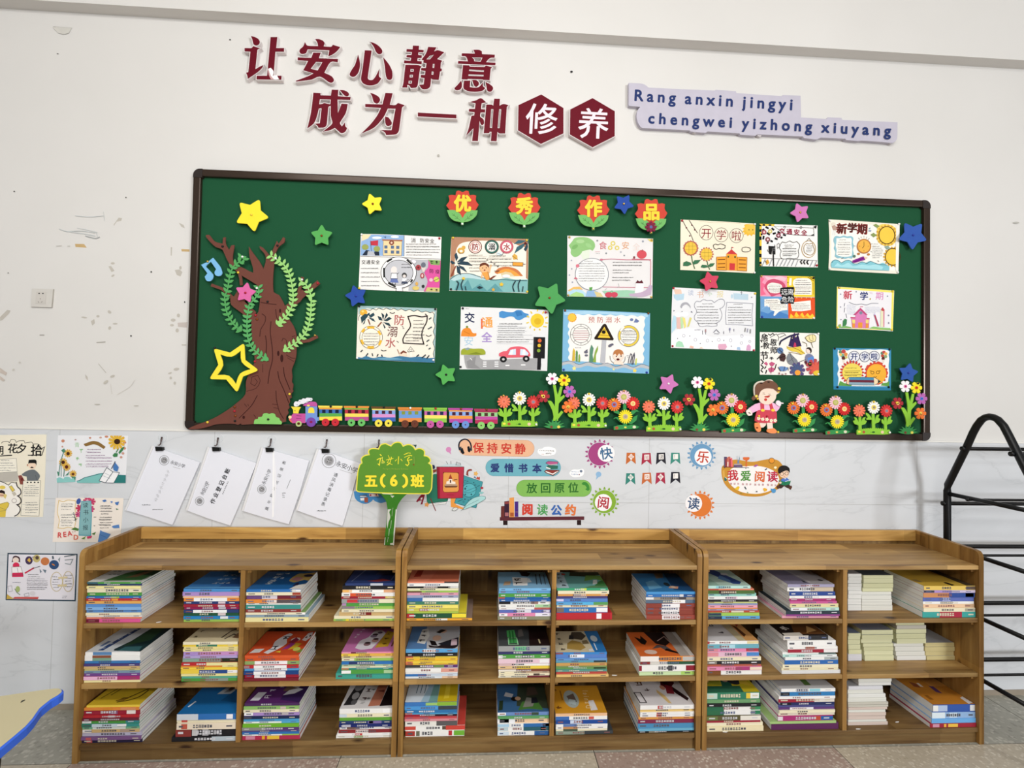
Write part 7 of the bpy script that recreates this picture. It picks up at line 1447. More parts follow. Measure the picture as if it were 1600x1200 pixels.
# crop, row, bookcase phrase, x0, x1, first spine top, cover depth, name of the pile, cover art of its top book, then one line per spine:
#   lower edge (zoomed px), colour, [x0=..] [x1=..] [from-to:colour blocks in percent of the spine] ['-' no title]
def C(x, y, k=K1): return (x, y, k)
STACKS = [
(C(120, 880), 'top', 80, 620, 190, .185, 'forest photo', 'p C8CCC8 0,0 100,0 100,100 0,100; p 4A7A48 25,5 95,8 100,70 70,100 55,60 40,45; p 2E4A30 60,40 100,30 100,90 75,95; p E4E8E8 0,0 22,0 40,50 45,100 0,100; p 8A6A4A 55,20 75,25 85,55 70,50; h 7A8A90 5 30 30 80 3', '''
207 green x0=102 0-20:3A5A7A;228 navy x0=104 0-18:2A3038;252 yellow x0=78 0-100:EFE4A0;292 cream;327 green;347 blue 45-60:9AB83A;370 red x0=76 46-58:E8A040;400 orange x0=76 0-100:E0A85A;428 blue x0=70 0-100:5A8CCC;458 sky x0=66 0-100:82B0E0;485 blue x0=66 0-100:5A88C4;510 cream x0=60;530 white x0=60;548 salmon x0=64;582 magenta x0=62 x1=606 0-24:6A1A30 24-100:D85A94'''),
(C(120, 880), 'top', 1025, 1560, 262, .17, 'blue lettered cover', 'p 3A78B8 0,0 100,0 100,100 0,100; p 2A5A98 55,0 100,0 100,100 70,100; k D8E4F0 13 42,30 42,75 3; k D8E4F0 13 54,30 54,75 3; k D8E4F0 12 66,32 66,72 3; p 5A9AD0 0,0 100,0 100,8 0,8', '''
292 sky x0=1022 0-100:4A8CC8;333 lilac x0=1014;348 peach x0=1020 -;382 orange 18-78:F0F0F0;408 navy x0=1030 62-75:D8C8D0;433 crimson x0=1030 62-75:D8C8D0;460 magenta x0=1030 0-100:9A2458 62-75:C8C8D0;490 navy x0=1028 17-78:F0F0F0;520 darkgreen x0=1028 62-76:D8C8C8;552 sky x0=1028 0-100:2A80BC 66-80:E0E0E4;580 lime x0=1022'''),
(C(370, 880), 'top', 82, 615, 260, .175, 'blue blossom cover', 'p 1F64A4 0,0 100,0 100,100 0,100; p E8E4DC 78,0 100,0 100,30 85,20; p D8B868 62,45 75,35 90,50 100,45 100,95 85,90 70,85 62,70; p C88A90 62,52 80,42 85,60 70,68; p 2A2A50 78,15 88,20 85,35 80,30; e 2A2A50 90 75 9 8; e E0C880 72 78 8 10; k E0ECF4 18 30,80 30,30 4; k E0ECF4 14 44,85 44,60 2; h 88B0D8 10 15 14 85 1', '''
288 blue 84-100:ECECEC;318 cream 85-100:A04030;357 maroon 0-28:6A4A80 28-56:D0CCD8;390 orange 38-56:E8DCD4 56-100:5A5054;410 white;450 teal;482 brown 0-100:8A3A38;505 cream x0=76 x1=660 cov=7AA05A 92-100:F4F4F4;530 grey x0=76 x1=690 0-100:8AA0B0;572 cream x0=74 x1=690 0-100:E8DCA0'''),
(C(370, 880), 'top', 1012, 1525, 200, .17, 'dark blue night cover', 'p 2C3E70 0,0 100,0 100,100 0,100; p 1E2A50 60,20 100,10 100,100 70,100; p 8A3030 40,12 62,8 90,15 70,25; p 5A5A80 50,50 80,55 75,85 55,75; l 8A94B8 1.5 10,10 25,90; l 6A749A 1.5 88,20 95,90', '''
222 navy x0=1040 50-75:C0C4D0 -;262 black;290 peach 0-12:E8B060 18-78:F0EFEA 78-100:D8A078;322 white 16-56:D85A34;347 crimson x0=1006 82-100:D8C060;385 grey 10-32:C83A40 70-100:E4E0C0;418 green 0-8:B088B0;447 lime 0-24:8A7A88;473 cream;512 tan x0=980 36-58:7A2420;542 cream x0=932;562 lime x0=926 20-50:E0D040'''),
(C(120, 975), 'middle', 48, 605, 290, .185, 'white magazine cover with a dark lake', 'p D8DEE4 0,0 100,0 100,100 0,100; p 1E3A40 48,4 100,0 100,100 60,100 55,40 45,10; p 2E5038 55,20 90,45 85,100 62,100; p 3A6A70 55,3 95,3 90,20 60,18; p 2A4A80 18,5 28,5 40,98 32,98; k D8E4F0 10 21,12 33,90 5; p 6A80A8 10,20 16,20 18,40 12,40', '''
320 white 14-48:5A84B0 -;345 white 14-48:8A5038 -;372 white x0=48 14-48:7AA088 -;398 blue 0-100:3A78B0;422 purple 0-100:4A4078;447 tan;468 yellow 0-100:CCC480;492 grey 0-100:7A94A8;520 purple 0-100:70488A;555 magenta 0-60:E8B4D4;582 cream x0=40 0-100:ECE2A8'''),
(C(120, 975), 'middle', 1025, 1550, 195, .175, 'cream ink-drawing cover', 'p DACDA8 0,0 100,0 100,100 0,100; p 3A2A24 70,55 100,50 100,95 80,90; l 4A3A30 3 62,15 68,45 80,55 95,40; l 4A3A30 3 70,10 78,30 95,20; p 8A6A50 82,15 98,12 98,40 84,38; k 5A5030 9 12,85 12,20 4; k 5A5030 12 30,90 30,55 2', '''
222 cream;243 yellow x0=1018 24-62:3A7A60;265 yellow x0=1028 0-100:E8D890;292 cream x0=1020 0-100:EADF9C;330 lilac 30-100:C490C4;355 lilac x0=1022 0-100:B0A0D0;395 grey x0=1012 0-100:8AA898 68-100:2A3420;425 red x0=1008 44-100:E8E0A0;440 orange x0=1002 72-100:E8DCA0;465 yellow x0=998;500 yellow x0=1002 32-82:2A4A8A 82-100:ECECEC;527 cream x0=1002 0-100:EADF9C;550 teal x0=1004 0-100:5AA890;578 green x0=1000 42-82:8A9A90'''),
(C(370, 975), 'middle', 70, 595, 318, .17, 'red-orange puppy cover', 'p D2502A 0,0 100,0 100,100 0,100; p E4E4E8 30,10 38,30 34,55 42,80 50,92 58,85 54,65 60,45 50,20 40,5; k 3A3A44 20 42,30 50,70 2; p D8D8D8 4,8 22,10 26,25 8,24; e EFE0D8 72 62 9 9; p 8A2440 62,50 72,45 80,60 70,72; p 9A3A8A 60,20 70,25 80,45 68,48; p D8B030 72,20 85,25 90,45 78,48; p E8E0E0 85,60 94,55 100,75 96,95 88,90; e 2A1A14 90 72 2 4; e 2A1A14 96 78 2 4; p E8C840 50,12 62,8 60,16; e C8D060 88 22 7 8; p 7A9A40 90,8 100,10 100,25', '''
345 orange x0=75 0-100:D65A30;375 orange x0=74 0-100:CE5428;410 lime 0-100:8AA868 18-78:F0F0F0;440 red 0-10:A08080 18-78:F0F0F0;467 sky 18-78:F0F0F0;500 navy 0-100:1F4480 18-76:F0F0F0;535 crimson 18-76:F2F2F2;560 maroon 0-100:7A2430 -'''),
(C(370, 975), 'middle', 1008, 1520, 270, .175, 'pink cover with a group portrait', 'p C877B0 0,0 100,0 100,100 0,100; p E8E4EC 22,15 35,8 55,12 62,40 70,75 60,92 45,88 38,60 25,45; p C8A030 60,15 85,20 88,80 72,90; e 8A6A70 42 30 7 7; e 3A2A30 42 36 6 4; e C89A90 55 45 7 7; e 3A2A30 55 52 6 4; e 8A7A90 48 65 7 7; e 3A2A30 50 72 6 4; e 6A5A70 58 80 5 5; k 3A2410 13 76,75 76,30 3; l 6A3A30 3 92,20 96,70; k F0E8F0 8 12,60 20,95 4', '''
285 pink 18-48:6A2A4A;308 yellow 46-100:E0B050;332 peach 0-100:E4CCA0;360 lime 0-24:E8E0C0;388 blue 14-60:2A3A6A;408 lime 0-100:A8C4A0;425 cream;440 teal 0-14:D88A60;478 green 0-18:F0F0F0 82-100:A8C898 -;535 teal x0=950 0-100:3FA090'''),
(C(120, 1070), 'bottom', 62, 600, 207, .19, 'yellow horse cover', 'p D8B830 0,0 100,0 100,100 0,100; p B89820 70,50 100,40 100,100 75,100; l 4A3A14 3 45,12 60,20 75,40 88,60 95,90; l 4A3A14 3 50,8 70,14 82,25 85,45; p 8A6A20 45,10 60,12 66,24 52,22; l 5A4A14 2 10,20 30,85; l 5A4A14 2 22,30 30,60; l 5A4A14 2 36,50 45,80', '''
228 yellow x0=90 -;255 orange x0=70 34-52:D88A30 66-94:D89060 -;300 crimson x0=64 44-60:8A5A80 76-92:F0E8E0;325 red x0=60 44-56:D8C8C8;350 maroon x0=54;380 green x0=50 0-16:E8EAE8 76-100:3A8A90;410 teal x0=50 0-16:3A7A60 18-62:C8D8E0 62-78:F0F0F0;437 lime x0=50 0-100:7AB890 18-76:DCE4DC;470 tan x0=50 0-16:ECECEC 66-84:B09888;505 lilac x0=46 x1=622 0-100:B8B4C8;535 purple x0=40 x1=622 0-100:7A5484 8-17:C05A60;570 black x0=40 x1=624 0-100:2A2440 8-17:C85A54'''),
(C(120, 1070), 'bottom', 965, 1530, 322, .18, 'bright blue cover with a portrait card', 'p 1F72B4 0,0 100,0 100,100 0,100; p 1A5E98 55,40 100,30 100,100 70,100; p C8CCD0 38,62 62,62 72,96 48,96; p 8A8A90 48,66 58,68 66,90 54,90; e 6A4A40 56 80 4 7; p E8F0F8 6,22 9,20 13,38 10,40', '''
380 blue 0-36:CDD4DA 84-95:F0EEF2 -;410 cream x0=955 8-18:C84A40 -;470 cream x0=960 0-100:EADCC4 8-18:C05A48;545 black x0=945 0-26:8A3834 27-36:C8C8C8 44-54:B0B0B4 68-76:5A5A60;590 black x0=910 62-100:B8C4CC'''),
(C(370, 1070), 'bottom', 64, 598, 208, .175, 'purple husky cover', 'p 5A2A6A 0,0 100,0 100,100 0,100; p 3A2458 60,10 100,0 100,100 70,100; p 7A6050 55,40 75,38 85,70 75,95 60,80; p D8D4D4 68,55 80,50 95,85 85,98 72,90; e 1A1418 78 66 4 6; p D8D8DC 60,25 80,30 92,45 82,50 66,42; p DCDCE4 6,8 22,8 26,36 10,36; k E4DCEC 14 33,20 38,85 4; k E4DCEC 13 48,55 52,90 2', '''
235 purple x0=70 0-100:4A2A5A;265 lime 0-100:8AB868 66-76:C8B8B0;295 cream;330 lilac 0-16:F0F0F0 66-80:B8B0B4;358 navy 0-100:1F2A50 0-14:4A4A58;380 sky 0-100:4A9CCC;400 white x0=60 68-100:5AA8D4;432 green x0=56 0-100:6FB030;462 purple x0=52 0-40:8A8A80;478 navy x0=50 0-100:4A4A84;500 blue x0=50;517 lime x0=54 0-70:EDEDE4;560 magenta x0=42 x1=604 0-100:B43050 34-39:E8B030 43-64:E8C040 6-22:D088A0 -'''),
(C(370, 1070), 'bottom', 985, 1500, 268, .185, 'monochrome photo cover', 'p E4E2E2 0,0 100,0 100,100 0,100; p 2A2A2C 4,10 26,12 34,95 14,92; e 8A8A8C 20 70 9 14; e B0B0B2 20 40 7 12; e 5A5A5C 22 20 6 8; p C07A60 52,6 74,8 78,96 60,96; p 1A1012 74,6 98,8 98,96 80,96; p 7A3A30 60,55 74,50 74,60; k 3A1A1A 13 40,30 44,85 3; k 555 11 48,30 53,85 3; h 888 32 12 48 28 4', '''
315 white 82-100:F4F4F4;352 cream 0-14:C8D4E0 88-100:E0D8C8;385 green 0-100:5FA038 -;412 navy 54-80:7A6AA0 56-64:3A9AD0;440 navy 0-100:1C2A6A 6-22:B8B8C4;470 white 14-38:7A5A50;500 maroon x0=975 32-56:E8D8D4 0-100:8A2C30;525 white x0=965 32-46:C03A38;552 white x0=950 32-48:6AA050'''),
(C(620, 880, K2), 'top', 88, 615, 200, .165, 'salmon cover', 'p E08468 0,0 100,0 100,100 0,100; p A83A2C 8,25 22,28 24,70 12,66; p C8C8C8 12,72 24,74 25,90 14,88; p D87A5C 40,0 100,0 100,100 60,100', '''
215 salmon 72-100:3A2A2A -;245 white;267 black 32-56:7A5A58 84-100:DCDCDC;292 cream;308 lime 0-28:6A4A40;335 pink 0-100:DC9CB0;362 lilac 0-100:9AA0BC;398 white 0-30:3A6AA8 -;432 teal 0-100:3F7A68;465 yellow x0=95 0-100:EFE070;500 lime x0=88 0-100:CCC458 24-42:A04838;518 lime x0=95 0-100:A8C050 -;568 darkgreen x0=84 x1=692 cov=E4D438 0-12:B83038 76-100:F0DC40;590 orange x0=88 x1=752 cov=8A7468 44-62:E8ECE8 0-100:ECA83C'''),
(C(620, 880, K2), 'top', 1020, 1538, 268, .165, 'light blue comic cover', 'p 86B8DC 0,0 100,0 100,100 0,100; p 2A2430 48,75 60,70 68,90 60,100 45,100; p F0F0F0 28,15 56,15 60,62 28,66; k 1A1A1E 22 37,50 39,28 2; p C8A888 8,15 22,18 24,40 12,38; p E4F0F8 55,30 66,35 62,62; l 3A4A60 2 75,20 78,85; l 3A4A60 2 84,20 86,85; l 5A6A80 2 92,20 94,80', '''
295 sky x0=1025 0-100:78B4E0;325 sky 0-100:6AA4D8;358 green;380 blue x0=1020 0-12:C06050;402 blue x0=1022 0-100:2F64A8;437 white 0-22:222228 62-76:9A7A70;467 white 70-100:A8D0A0;488 white 68-100:B86058;520 periwinkle 34-62:D8D8E4 86-98:D0CCE0;553 pink 0-16:ECECF0 70-100:E8E4F0;590 olive x0=1012 0-100:8A8A70 26-46:6A6A54'''),
(C(855, 880, K2), 'top', 95, 606, 264, .165, 'green island cover', 'p 6AA8A4 0,0 100,0 100,100 0,100; p 2E3A28 35,75 70,70 100,80 100,100 40,100; p 6A9A48 60,40 85,55 100,40 100,75 70,78; p 3A7A40 75,10 100,0 100,45 90,40; p D8E0DC 74,20 84,25 88,50 80,48; p B4CCD8 0,0 24,0 24,100 0,100; k 26303A 14 12,85 16,15 4; e C03A30 24 84 4 6; p 5A8A60 55,0 100,0 100,10 70,12', '''
290 green 46-58:C8D850 0-100:3A9A70;322 cream x0=105 x1=618;345 orange x0=105 0-100:D89A50 30-46:5A2A20;372 purple x0=100 0-100:44417A;402 sky 0-14:D8CCE8 0-100:5A84C4;430 sky x0=92 38-72:58B0E0 72-100:5A9A58;460 cream;513 blue 0-14:7A6A60 78-100:F0F0F2;580 red x0=92 x1=650 72-81:F2F0F2 81-97:B02030 -'''),
(C(855, 880, K2), 'top', 988, 1480, 286, .18, 'blue underwater cover', 'p 3A80B8 0,0 100,0 100,100 0,100; p 1F4C7A 60,10 100,0 100,100 72,100; p 8A7A68 45,70 62,75 70,100 50,100; e 2A3A40 56 38 6 10; p C89880 52,18 70,14 76,26 60,30; e E0C0A8 64 24 5 6; p 6AA8D0 10,10 40,20 35,60 15,50', '''
310 sky 0-100:4A94D0 -;340 blue x0=990 68-76:D8D8D8 76-100:2A4A80;372 tan 0-16:E8E8E8 0-100:A09484 66-82:4A4448;405 grey 0-100:5A6E84 54-80:F0F0F0;443 brown 0-100:8A3E34 32-68:EFEDEE;480 brown 0-100:93443A 32-68:F2F0F0;520 brown 0-100:8A4034 32-68:EFEDEE;562 brown 0-100:96463A 32-68:F2F0F2'''),
(C(620, 975, K2), 'middle', 85, 606, 252, .17, 'blue cover with two girls', 'p 5A84B8 0,0 100,0 100,100 0,100; p C8C8CC 40,0 100,0 100,100 30,100 35,50; p ECECE8 18,25 34,20 40,55 34,90 22,85; k 22222A 15 28,75 27,35 3; p 2A2024 42,15 60,10 75,25 100,40 100,10 90,0 45,5; e E0B8A0 56 45 9 12; p 1A1416 42,35 54,30 60,12 48,14; e D8B098 66 76 8 9; p 1E181A 52,70 62,84 72,80 60,66; p 20242E 60,20 100,48 100,12 70,12; p E0C4D0 86,12 98,14 97,40 86,38', '''
290 sky 34-58:F0F0F0;325 black x0=92;350 yellow 0-14:D8785A;372 orange x0=92 0-100:E8B83A 36-56:C8A040;393 yellow 0-14:D87850;415 orange 0-14:D06A4A 14-100:E8BC40;445 purple 0-40:3A3A3A 54-74:6A8A50;482 white 68-100:DC9C8C;505 white -;528 blue x0=82 40-100:C8D4E0;550 peach x0=84 0-70:DCE4EA'''),
(C(620, 975, K2), 'middle', 1016, 1532, 240, .165, 'grey cover with green blocks', 'p 4A4E50 0,0 100,0 100,100 0,100; p 2A1A1A 60,0 100,0 100,100 65,100; p 5AC46A 18,40 36,38 34,75 18,72; p 4AA85A 20,12 38,12 36,34 20,34; c A8E8B0 2 20,6 38,6 37,36 20,36; l 3A8A48 3 24,14 24,70; l 3A8A48 3 30,14 30,70; p 7A7470 40,40 52,45 50,80 42,75; p C8B890 80,10 83,10 82,30 79,30', '''
295 grey 32-54:7AD48A;328 navy 0-100:38386A;365 green 44-62:3A4A3A 0-8:E8E8E8;412 pink 0-100:E4C4D0 80-98:ECECEC;440 white 0-30:D8B8B8;472 yellow 0-36:E0C090;492 brown 0-34:E4DCD0;512 cream 44-100:B8A088;535 cream 68-80:4A3A34;555 maroon 0-56:E0DCC8'''),
(C(855, 975, K2), 'middle', 88, 595, 300, .165, 'ink riders cover', 'p D8CCAC 0,0 100,0 100,100 0,100; p 2A78BC 76,0 100,0 100,100 72,100; e D8E4EC 86 62 7 15; p B0904A 24,15 50,8 62,20 56,45 40,55 28,40; p 4A4238 36,65 60,55 72,75 65,95 45,95; p 2A2A2E 34,60 44,58 46,78 38,80; p 8A7A58 58,35 72,38 70,55 60,52; k 2A2622 13 16,15 14,85 4; p E4E4E8 66,2 76,4 74,14 66,12; l E8F0F8 2 82,8 82,40', '''
322 sky 0-14:8A4A54 0-100:3A84C8;355 periwinkle 28-56:ECECF0 0-100:5A80C0;378 sky 0-100:6494CC;400 teal 0-100:5A9AB0 74-98:2A3A3A;430 orange 0-100:C89A58;447 olive 0-100:7A9058;468 green 0-100:6AA05A 74-98:2A4028;490 teal 0-100:5A9288;518 red 0-100:B84A44;542 tan x1=612 0-100:E0BC78'''),
(C(855, 975, K2), 'middle', 930, 1485, 342, .18, 'orange cover with a jackdaw', 'p DC6C30 0,0 100,0 100,100 0,100; p 2A1E1C 35,100 72,100 78,60 60,40 44,50; p 1C1818 10,80 20,70 24,85 30,60 22,45 16,50; p 5A5050 30,28 48,34 55,20 66,24 60,40 45,45; p 1A1414 52,22 74,8 76,14 58,30; p B0A8A0 74,0 92,0 92,100 74,100; p D8D4D0 92,0 100,0 100,100 92,100; e E4C8B8 24 16 12 9; l C8A8A0 2 50,60 70,80 74,50', '''
395 orange 0-34:ECE6E0 78-100:B8B8B4;425 darkgreen 0-18:8A3030 18-50:D0CCC4;490 white x0=915 84-100:8A2030 0-5:8A2030 52-60:3A3A3A;535 lime x0=920 0-100:C8E0B0 76-100:A8D068'''),
(C(620, 1065, K2), 'bottom', 80, 600, 212, .17, 'pale blue and yellow sky cover', 'p A8C8DC 0,0 100,0 100,100 0,100; p D8E4F0 0,0 30,0 40,50 30,100 0,100; p 7AAAA8 45,0 62,0 62,100 55,100; p D4B820 62,0 100,0 100,100 64,100; p E8D040 74,10 84,12 84,90 76,85; l 5A7A90 1.5 18,30 20,80; l 5A7A90 1.5 26,30 28,80; l 5A7A90 1.5 34,30 36,80', '''
250 blue 0-40:3A74B8 40-62:9AC070 62-100:88B03A -;287 sky 64-100:3A4048 0-100:4A94D4;318 blue 0-100:2F70A8;337 sky 0-14:C87A50 0-100:4A9CCC;357 crimson 38-100:2A1A2A;378 red 0-100:C04A50;402 pink 0-100:D48A94;455 white 0-60:E4E2DC 60-100:5A585A;500 white x1=682 cov=C8443A 0-18:C84A3C 62-68:5A4A40 68-100:C8443A;563 white x0=84 x1=676 0-16:A83830 18-24:6A6A58 82-100:6FB03A 73-79:B83038'''),
(C(620, 1065, K2), 'bottom', 1010, 1530, 295, .175, 'dark photo cover with a boy swimming', 'p 3A6490 0,0 100,0 100,100 0,100; p 3A4434 38,20 100,10 100,100 45,100; p 4A7A38 40,5 60,10 90,5 80,40 50,35; p 8A8A80 50,15 70,18 78,45 60,50; e 1A1614 35 45 7 8; e D0A888 42 46 6 7; p C8C8CC 14,55 30,50 34,62 18,70; p 5A4A40 60,55 85,60 80,90 65,88; p 22242E 68,28 82,30 80,50 70,48; p 2A3A28 2,5 10,8 12,40 4,38', '''
330 periwinkle 0-16:F0F0F0 66-80:3A4A3A 0-100:6A8AC0;358 green 0-100:5A9A60;405 peach 0-34:E8E8EC 4-22:7A84B0;440 white 50-100:2F6AA8 88-100:7AA0A0 0-22:A8CCE4;482 white 50-100:2A5C68 84-94:8A4A3A 0-20:B8CCD4;525 white 72-100:2A5A94 0-22:CCDCE8'''),
(C(855, 1065, K2), 'bottom', 85, 600, 340, .165, 'golden cover with a round photo', 'p D89A2A 0,0 100,0 100,100 0,100; e A8B4B0 38 50 15 32; p 6A5A50 30,60 45,70 48,40 36,30; p B8C8C8 30,35 44,28 46,45 34,50; k 7A4A20 16 7,80 10,20 2; p E8E4E4 70,8 84,10 82,44 71,42; w F0D8A0 16 62,15 66,80 Daniel; l 8A5A20 1.5 20,45 20,80', '''
367 peach 0-100:E4B890;402 white 0-26:3A6AB0 64-74:C85A50;445 navy 0-100:1F4A94 28-50:C8D4E8;470 white 14-40:5A7AB0;495 white 14-42:C08A58;517 cream 14-42:4A5A48 -;550 black x1=655 0-50:8A9A8A 0-100:3A4044'''),
(C(855, 1065, K2), 'bottom', 930, 1478, 258, .185, 'white cover with a dark red figure', 'p E4E0E2 0,0 100,0 100,100 0,100; p 5A1420 58,60 72,50 88,70 95,100 70,100; p 2A1418 60,95 80,60 98,20 92,12 80,35 66,70; p E0C080 46,50 56,30 60,4 54,6 44,40; e C88A70 60 56 5 8; p 8A2430 62,36 76,34 80,60 68,66; k 6A4A40 22 18,72 18,72 1; k 4A2A28 14 28,50 28,50 1; c 3A3438 2 2,8 14,8 12,40 0,40; p 6A2020 30,88 40,86 44,98 34,98', '''
300 white 32-42:B84A44;328 tan 0-100:E0C078;350 white 30-40:B85A50;378 white 30-40:C05A50;405 orange 0-100:D8984A x0=915;445 maroon x0=910 0-100:7E2A48;490 sky x0=908 0-100:4A8AB4;515 sky x0=908 0-100:6AAAC8 -;535 black x0=905 20-36:8A8070'''),
(C(1090, 880, K2), 'top', 98, 600, 240, .17, 'pale mint cover with a blue wave', 'p B8D4C8 0,0 100,0 100,100 0,100; p 2A4A8A 30,100 60,100 90,20 80,8 65,10 45,60; p 5A84B8 45,40 60,60 70,30 62,15; e E4E8F0 74 66 9 7; p 9AC0B0 0,0 30,0 25,40 0,50', '''
270 mint x1=530 20-40:8AC4CC;285 salmon x1=560 0-24:B0483A -;318 darkgreen x1=568 24-60:3A2024 0-100:4A6A34;347 mint x1=590 0-100:96D0C4;378 white x1=596 38-60:E4C4D4;398 black x1=598;418 yellow 0-100:D8DC90;435 grey 0-100:8A94B8;462 pink x0=104 0-100:E4A0B4;472 orange -;487 lilac x0=108 0-100:9C9CC0;508 red x1=614 0-100:B04A34 46-70:D8D0B8;540 lime x0=112 x1=616 0-24:243A50 -;570 sky x0=104 x1=618 0-26:1F3048'''),
(C(1090, 880, K2), 'top', 908, 1372, 195, .185, 'grey lavender cover', 'p 8A86A0 0,0 100,0 100,100 0,100; p A8A4A8 50,0 100,0 100,100 40,100; p 3A3A44 40,8 48,6 46,20 42,20; e 3A3438 85 20 5 5; l C8C4D0 2 55,10 45,95', '''
225 lilac x0=900 x1=1362 40-54:DCDCE8 0-100:9C98B4;272 white x0=900 x1=1364 50-100:C8B8A0;312 navy x0=915 x1=1376 0-100:26458C;340 white x0=915 x1=1376 32-50:2A3A7A;367 magenta x0=920 x1=1385;392 magenta x0=922 x1=1395 0-100:C45A94;430 tan x0=925 x1=1410 0-100:DCD0A0;460 mint x0=930 x1=1410 0-34:E4E8EC;495 black x0=880 x1=1415 0-100:22303C;512 purple x0=880 x1=1415 0-100:8A3A84 -;538 pink x0=845 x1=1415 0-100:DC9CB0'''),
(C(1300, 880, K2), 'top', 915, 1425, 212, .19, 'golden yellow cover', 'p D8B448 0,0 100,0 100,100 0,100; p A8905A 5,20 15,20 14,34 4,34; p 2A2218 55,0 64,4 60,20 52,16; p 4A4030 84,0 100,0 100,100 84,100; p C8A440 30,60 70,60 70,100 30,100', '''
255 yellow 82-100:5A4A40 0-100:E0C060;282 lilac 54-100:C8BCD8 0-20:3A3A48;330 orange 50-100:2A4A94 82-98:E8ECF0 0-100:C88A5A;372 periwinkle 38-54:A8B0DC;398 white 34-58:7A7A84;435 peach 82-100:C0A080;472 cream 80-100:A8A490;530 teal x0=905 x1=1445 0-100:3AA09A 32-74:A82840'''),
(C(1090, 970, K2), 'middle', 92, 612, 180, .175, 'white cover with a red swirl', 'p D8D8DC 0,0 100,0 100,100 0,100; l A82434 9 5,75 15,60 25,80 35,95; k 3A3A44 16 38,70 38,70 1; k 3A3A44 14 44,35 44,35 1; p C8BC98 62,0 76,0 76,100 60,100; p D8A060 76,0 100,0 100,100 78,100; p 5A3420 80,15 88,25 86,60 80,70; p A83A30 86,60 94,70 92,90', '''
212 white 0-6:B83040 78-100:E0CC98;250 teal 0-100:6AA8B8 28-54:A8D4E0;288 pink 76-100:B03844 0-22:D88A94;335 pink 76-100:4A84C4 0-22:D88A94 0-100:DCB4C8;372 cream x1=632;408 black x1=634 0-18:8A8478;432 salmon x1=634 0-100:B8604A;468 pink x1=636 52-78:A83A74 78-100:E8D8C0;515 white x1=640 0-26:7A4A24'''),
(C(1090, 970, K2), 'middle', 862, 1385, 160, .185, 'dark book lying askew', 'p 2A2220 0,0 100,0 100,100 0,100; p 6A4424 30,5 100,5 100,60 50,50; p C89A60 60,10 90,20 80,40; T E0DCD4 16 15,80 22,30 -60 历史; p D8D0C4 4,0 45,0 45,12 4,10', '''
205 black x0=860 x1=1310 0-56:CFC8C0;265 white x0=892 x1=1375 86-100:E4E4E4;292 white x0=895 x1=1395 36-54:D87A58;325 crimson x0=900 x1=1395 72-100:E8E4E4;348 white x0=850 x1=1215 -;372 mint x0=850 x1=1395 40-100:E0E4E4;402 white x0=872 x1=1400 74-100:A8B0B0;445 blue x0=870 x1=1402 0-100:2A64AC;480 cream x0=848 x1=1405;505 cream x0=842 x1=1408 0-100:E4DCB8;540 white x0=840 x1=1450 0-100:D8D8D8 -'''),
(C(1090, 1055, K2), 'bottom', 92, 628, 165, .18, 'green and yellow jungle cover', 'p C8B428 0,0 100,0 100,100 0,100; p 1F5A48 38,20 58,100 72,100 55,5; p 2F6A50 0,0 70,0 72,22 0,22; p 9A9A30 5,30 40,25 42,80 10,85; e 2A2A30 68 40 12 14; e 5A6A40 66 45 5 6; e C8A088 52 44 6 8; l 3A4A20 2 8,45 36,42; p D8B83A 76,30 95,20 90,80', '''
235 green 0-20:B8D0C4 74-82:E0C040 82-98:E4E8E4 0-100:2F7A5C;270 lime 0-100:6A9A6A;302 black;345 white 0-32:2A6A4C 82-100:3A8A5C;392 white 0-32:2F6A48 82-90:8A9090 90-100:2A7A54;440 olive 0-100:5A5434 62-100:E4E0D4 0-20:6A7A44;465 crimson;500 cream x1=655;550 cream x1=655 0-100:E8DCB4'''),
(C(1090, 1055, K2), 'bottom', 832, 1372, 135, .19, 'white cover with a green strip', 'p C4C4C6 0,0 100,0 100,100 0,100; p 5A7A40 50,10 62,10 66,95 56,95; p 2A2A2A 20,50 30,55 28,70 22,66; l 4A4A4A 3 10,40 25,55', '''
168 white 28-50:1F2A48 52-72:8AC8D4;210 blue 0-16:22262C 0-100:2F7AB4;238 white x0=808;278 crimson x0=812 64-100:DCD4CC;305 navy x0=830 0-100:1F2A5A 0-20:16181C;328 periwinkle x0=812 0-100:4A4A84 -;350 purple x0=812 20-62:E0DCE4 0-100:5A3474;378 cream x0=812;410 cream x0=810 0-100:E0D8C4;460 magenta x0=800 x1=1352 66-78:B84A34 78-100:1F5AA0 0-9:E0D8DC;485 lime x0=722 x1=1385 0-100:A0C07A -;550 purple x0=740 x1=1412 0-100:5A2454 -'''),
(C(1300, 1055, K2), 'bottom', 1012, 1442, 325, .19, 'orange end-bay cover', 'p C88430 0,0 100,0 100,100 0,100; p 8A4A30 18,60 30,55 34,70 22,78; p E0D8D0 34,60 40,58 42,72 36,72; p 5A3A6A 52,40 62,35 66,60 56,62; p 9A6020 10,15 20,15 20,30 12,30; p E4E4E8 86,0 100,4 98,24 88,20; p D8984A 60,60 100,60 100,100 60,100', '''
400 blue x0=1015 x1=1438 0-12:E8E8E4 88-100:E0E4E8 12-34:AEC0E0 0-100:2F54A4 -;460 sky x0=1005 x1=1455 0-30:D8E4EC 40-58:CCDCE8 0-100:8FB0D8;505 sky x0=995 x1=1462 0-100:6AA8E0 -;545 crimson x0=975 x1=1466 30-35:E8B040 39-60:E8BC48 6-20:C890A8 -'''),
]
BK = ['the bookcase with the class sign', 'the middle bookcase', 'the bookcase by the black rack']
nb = 0
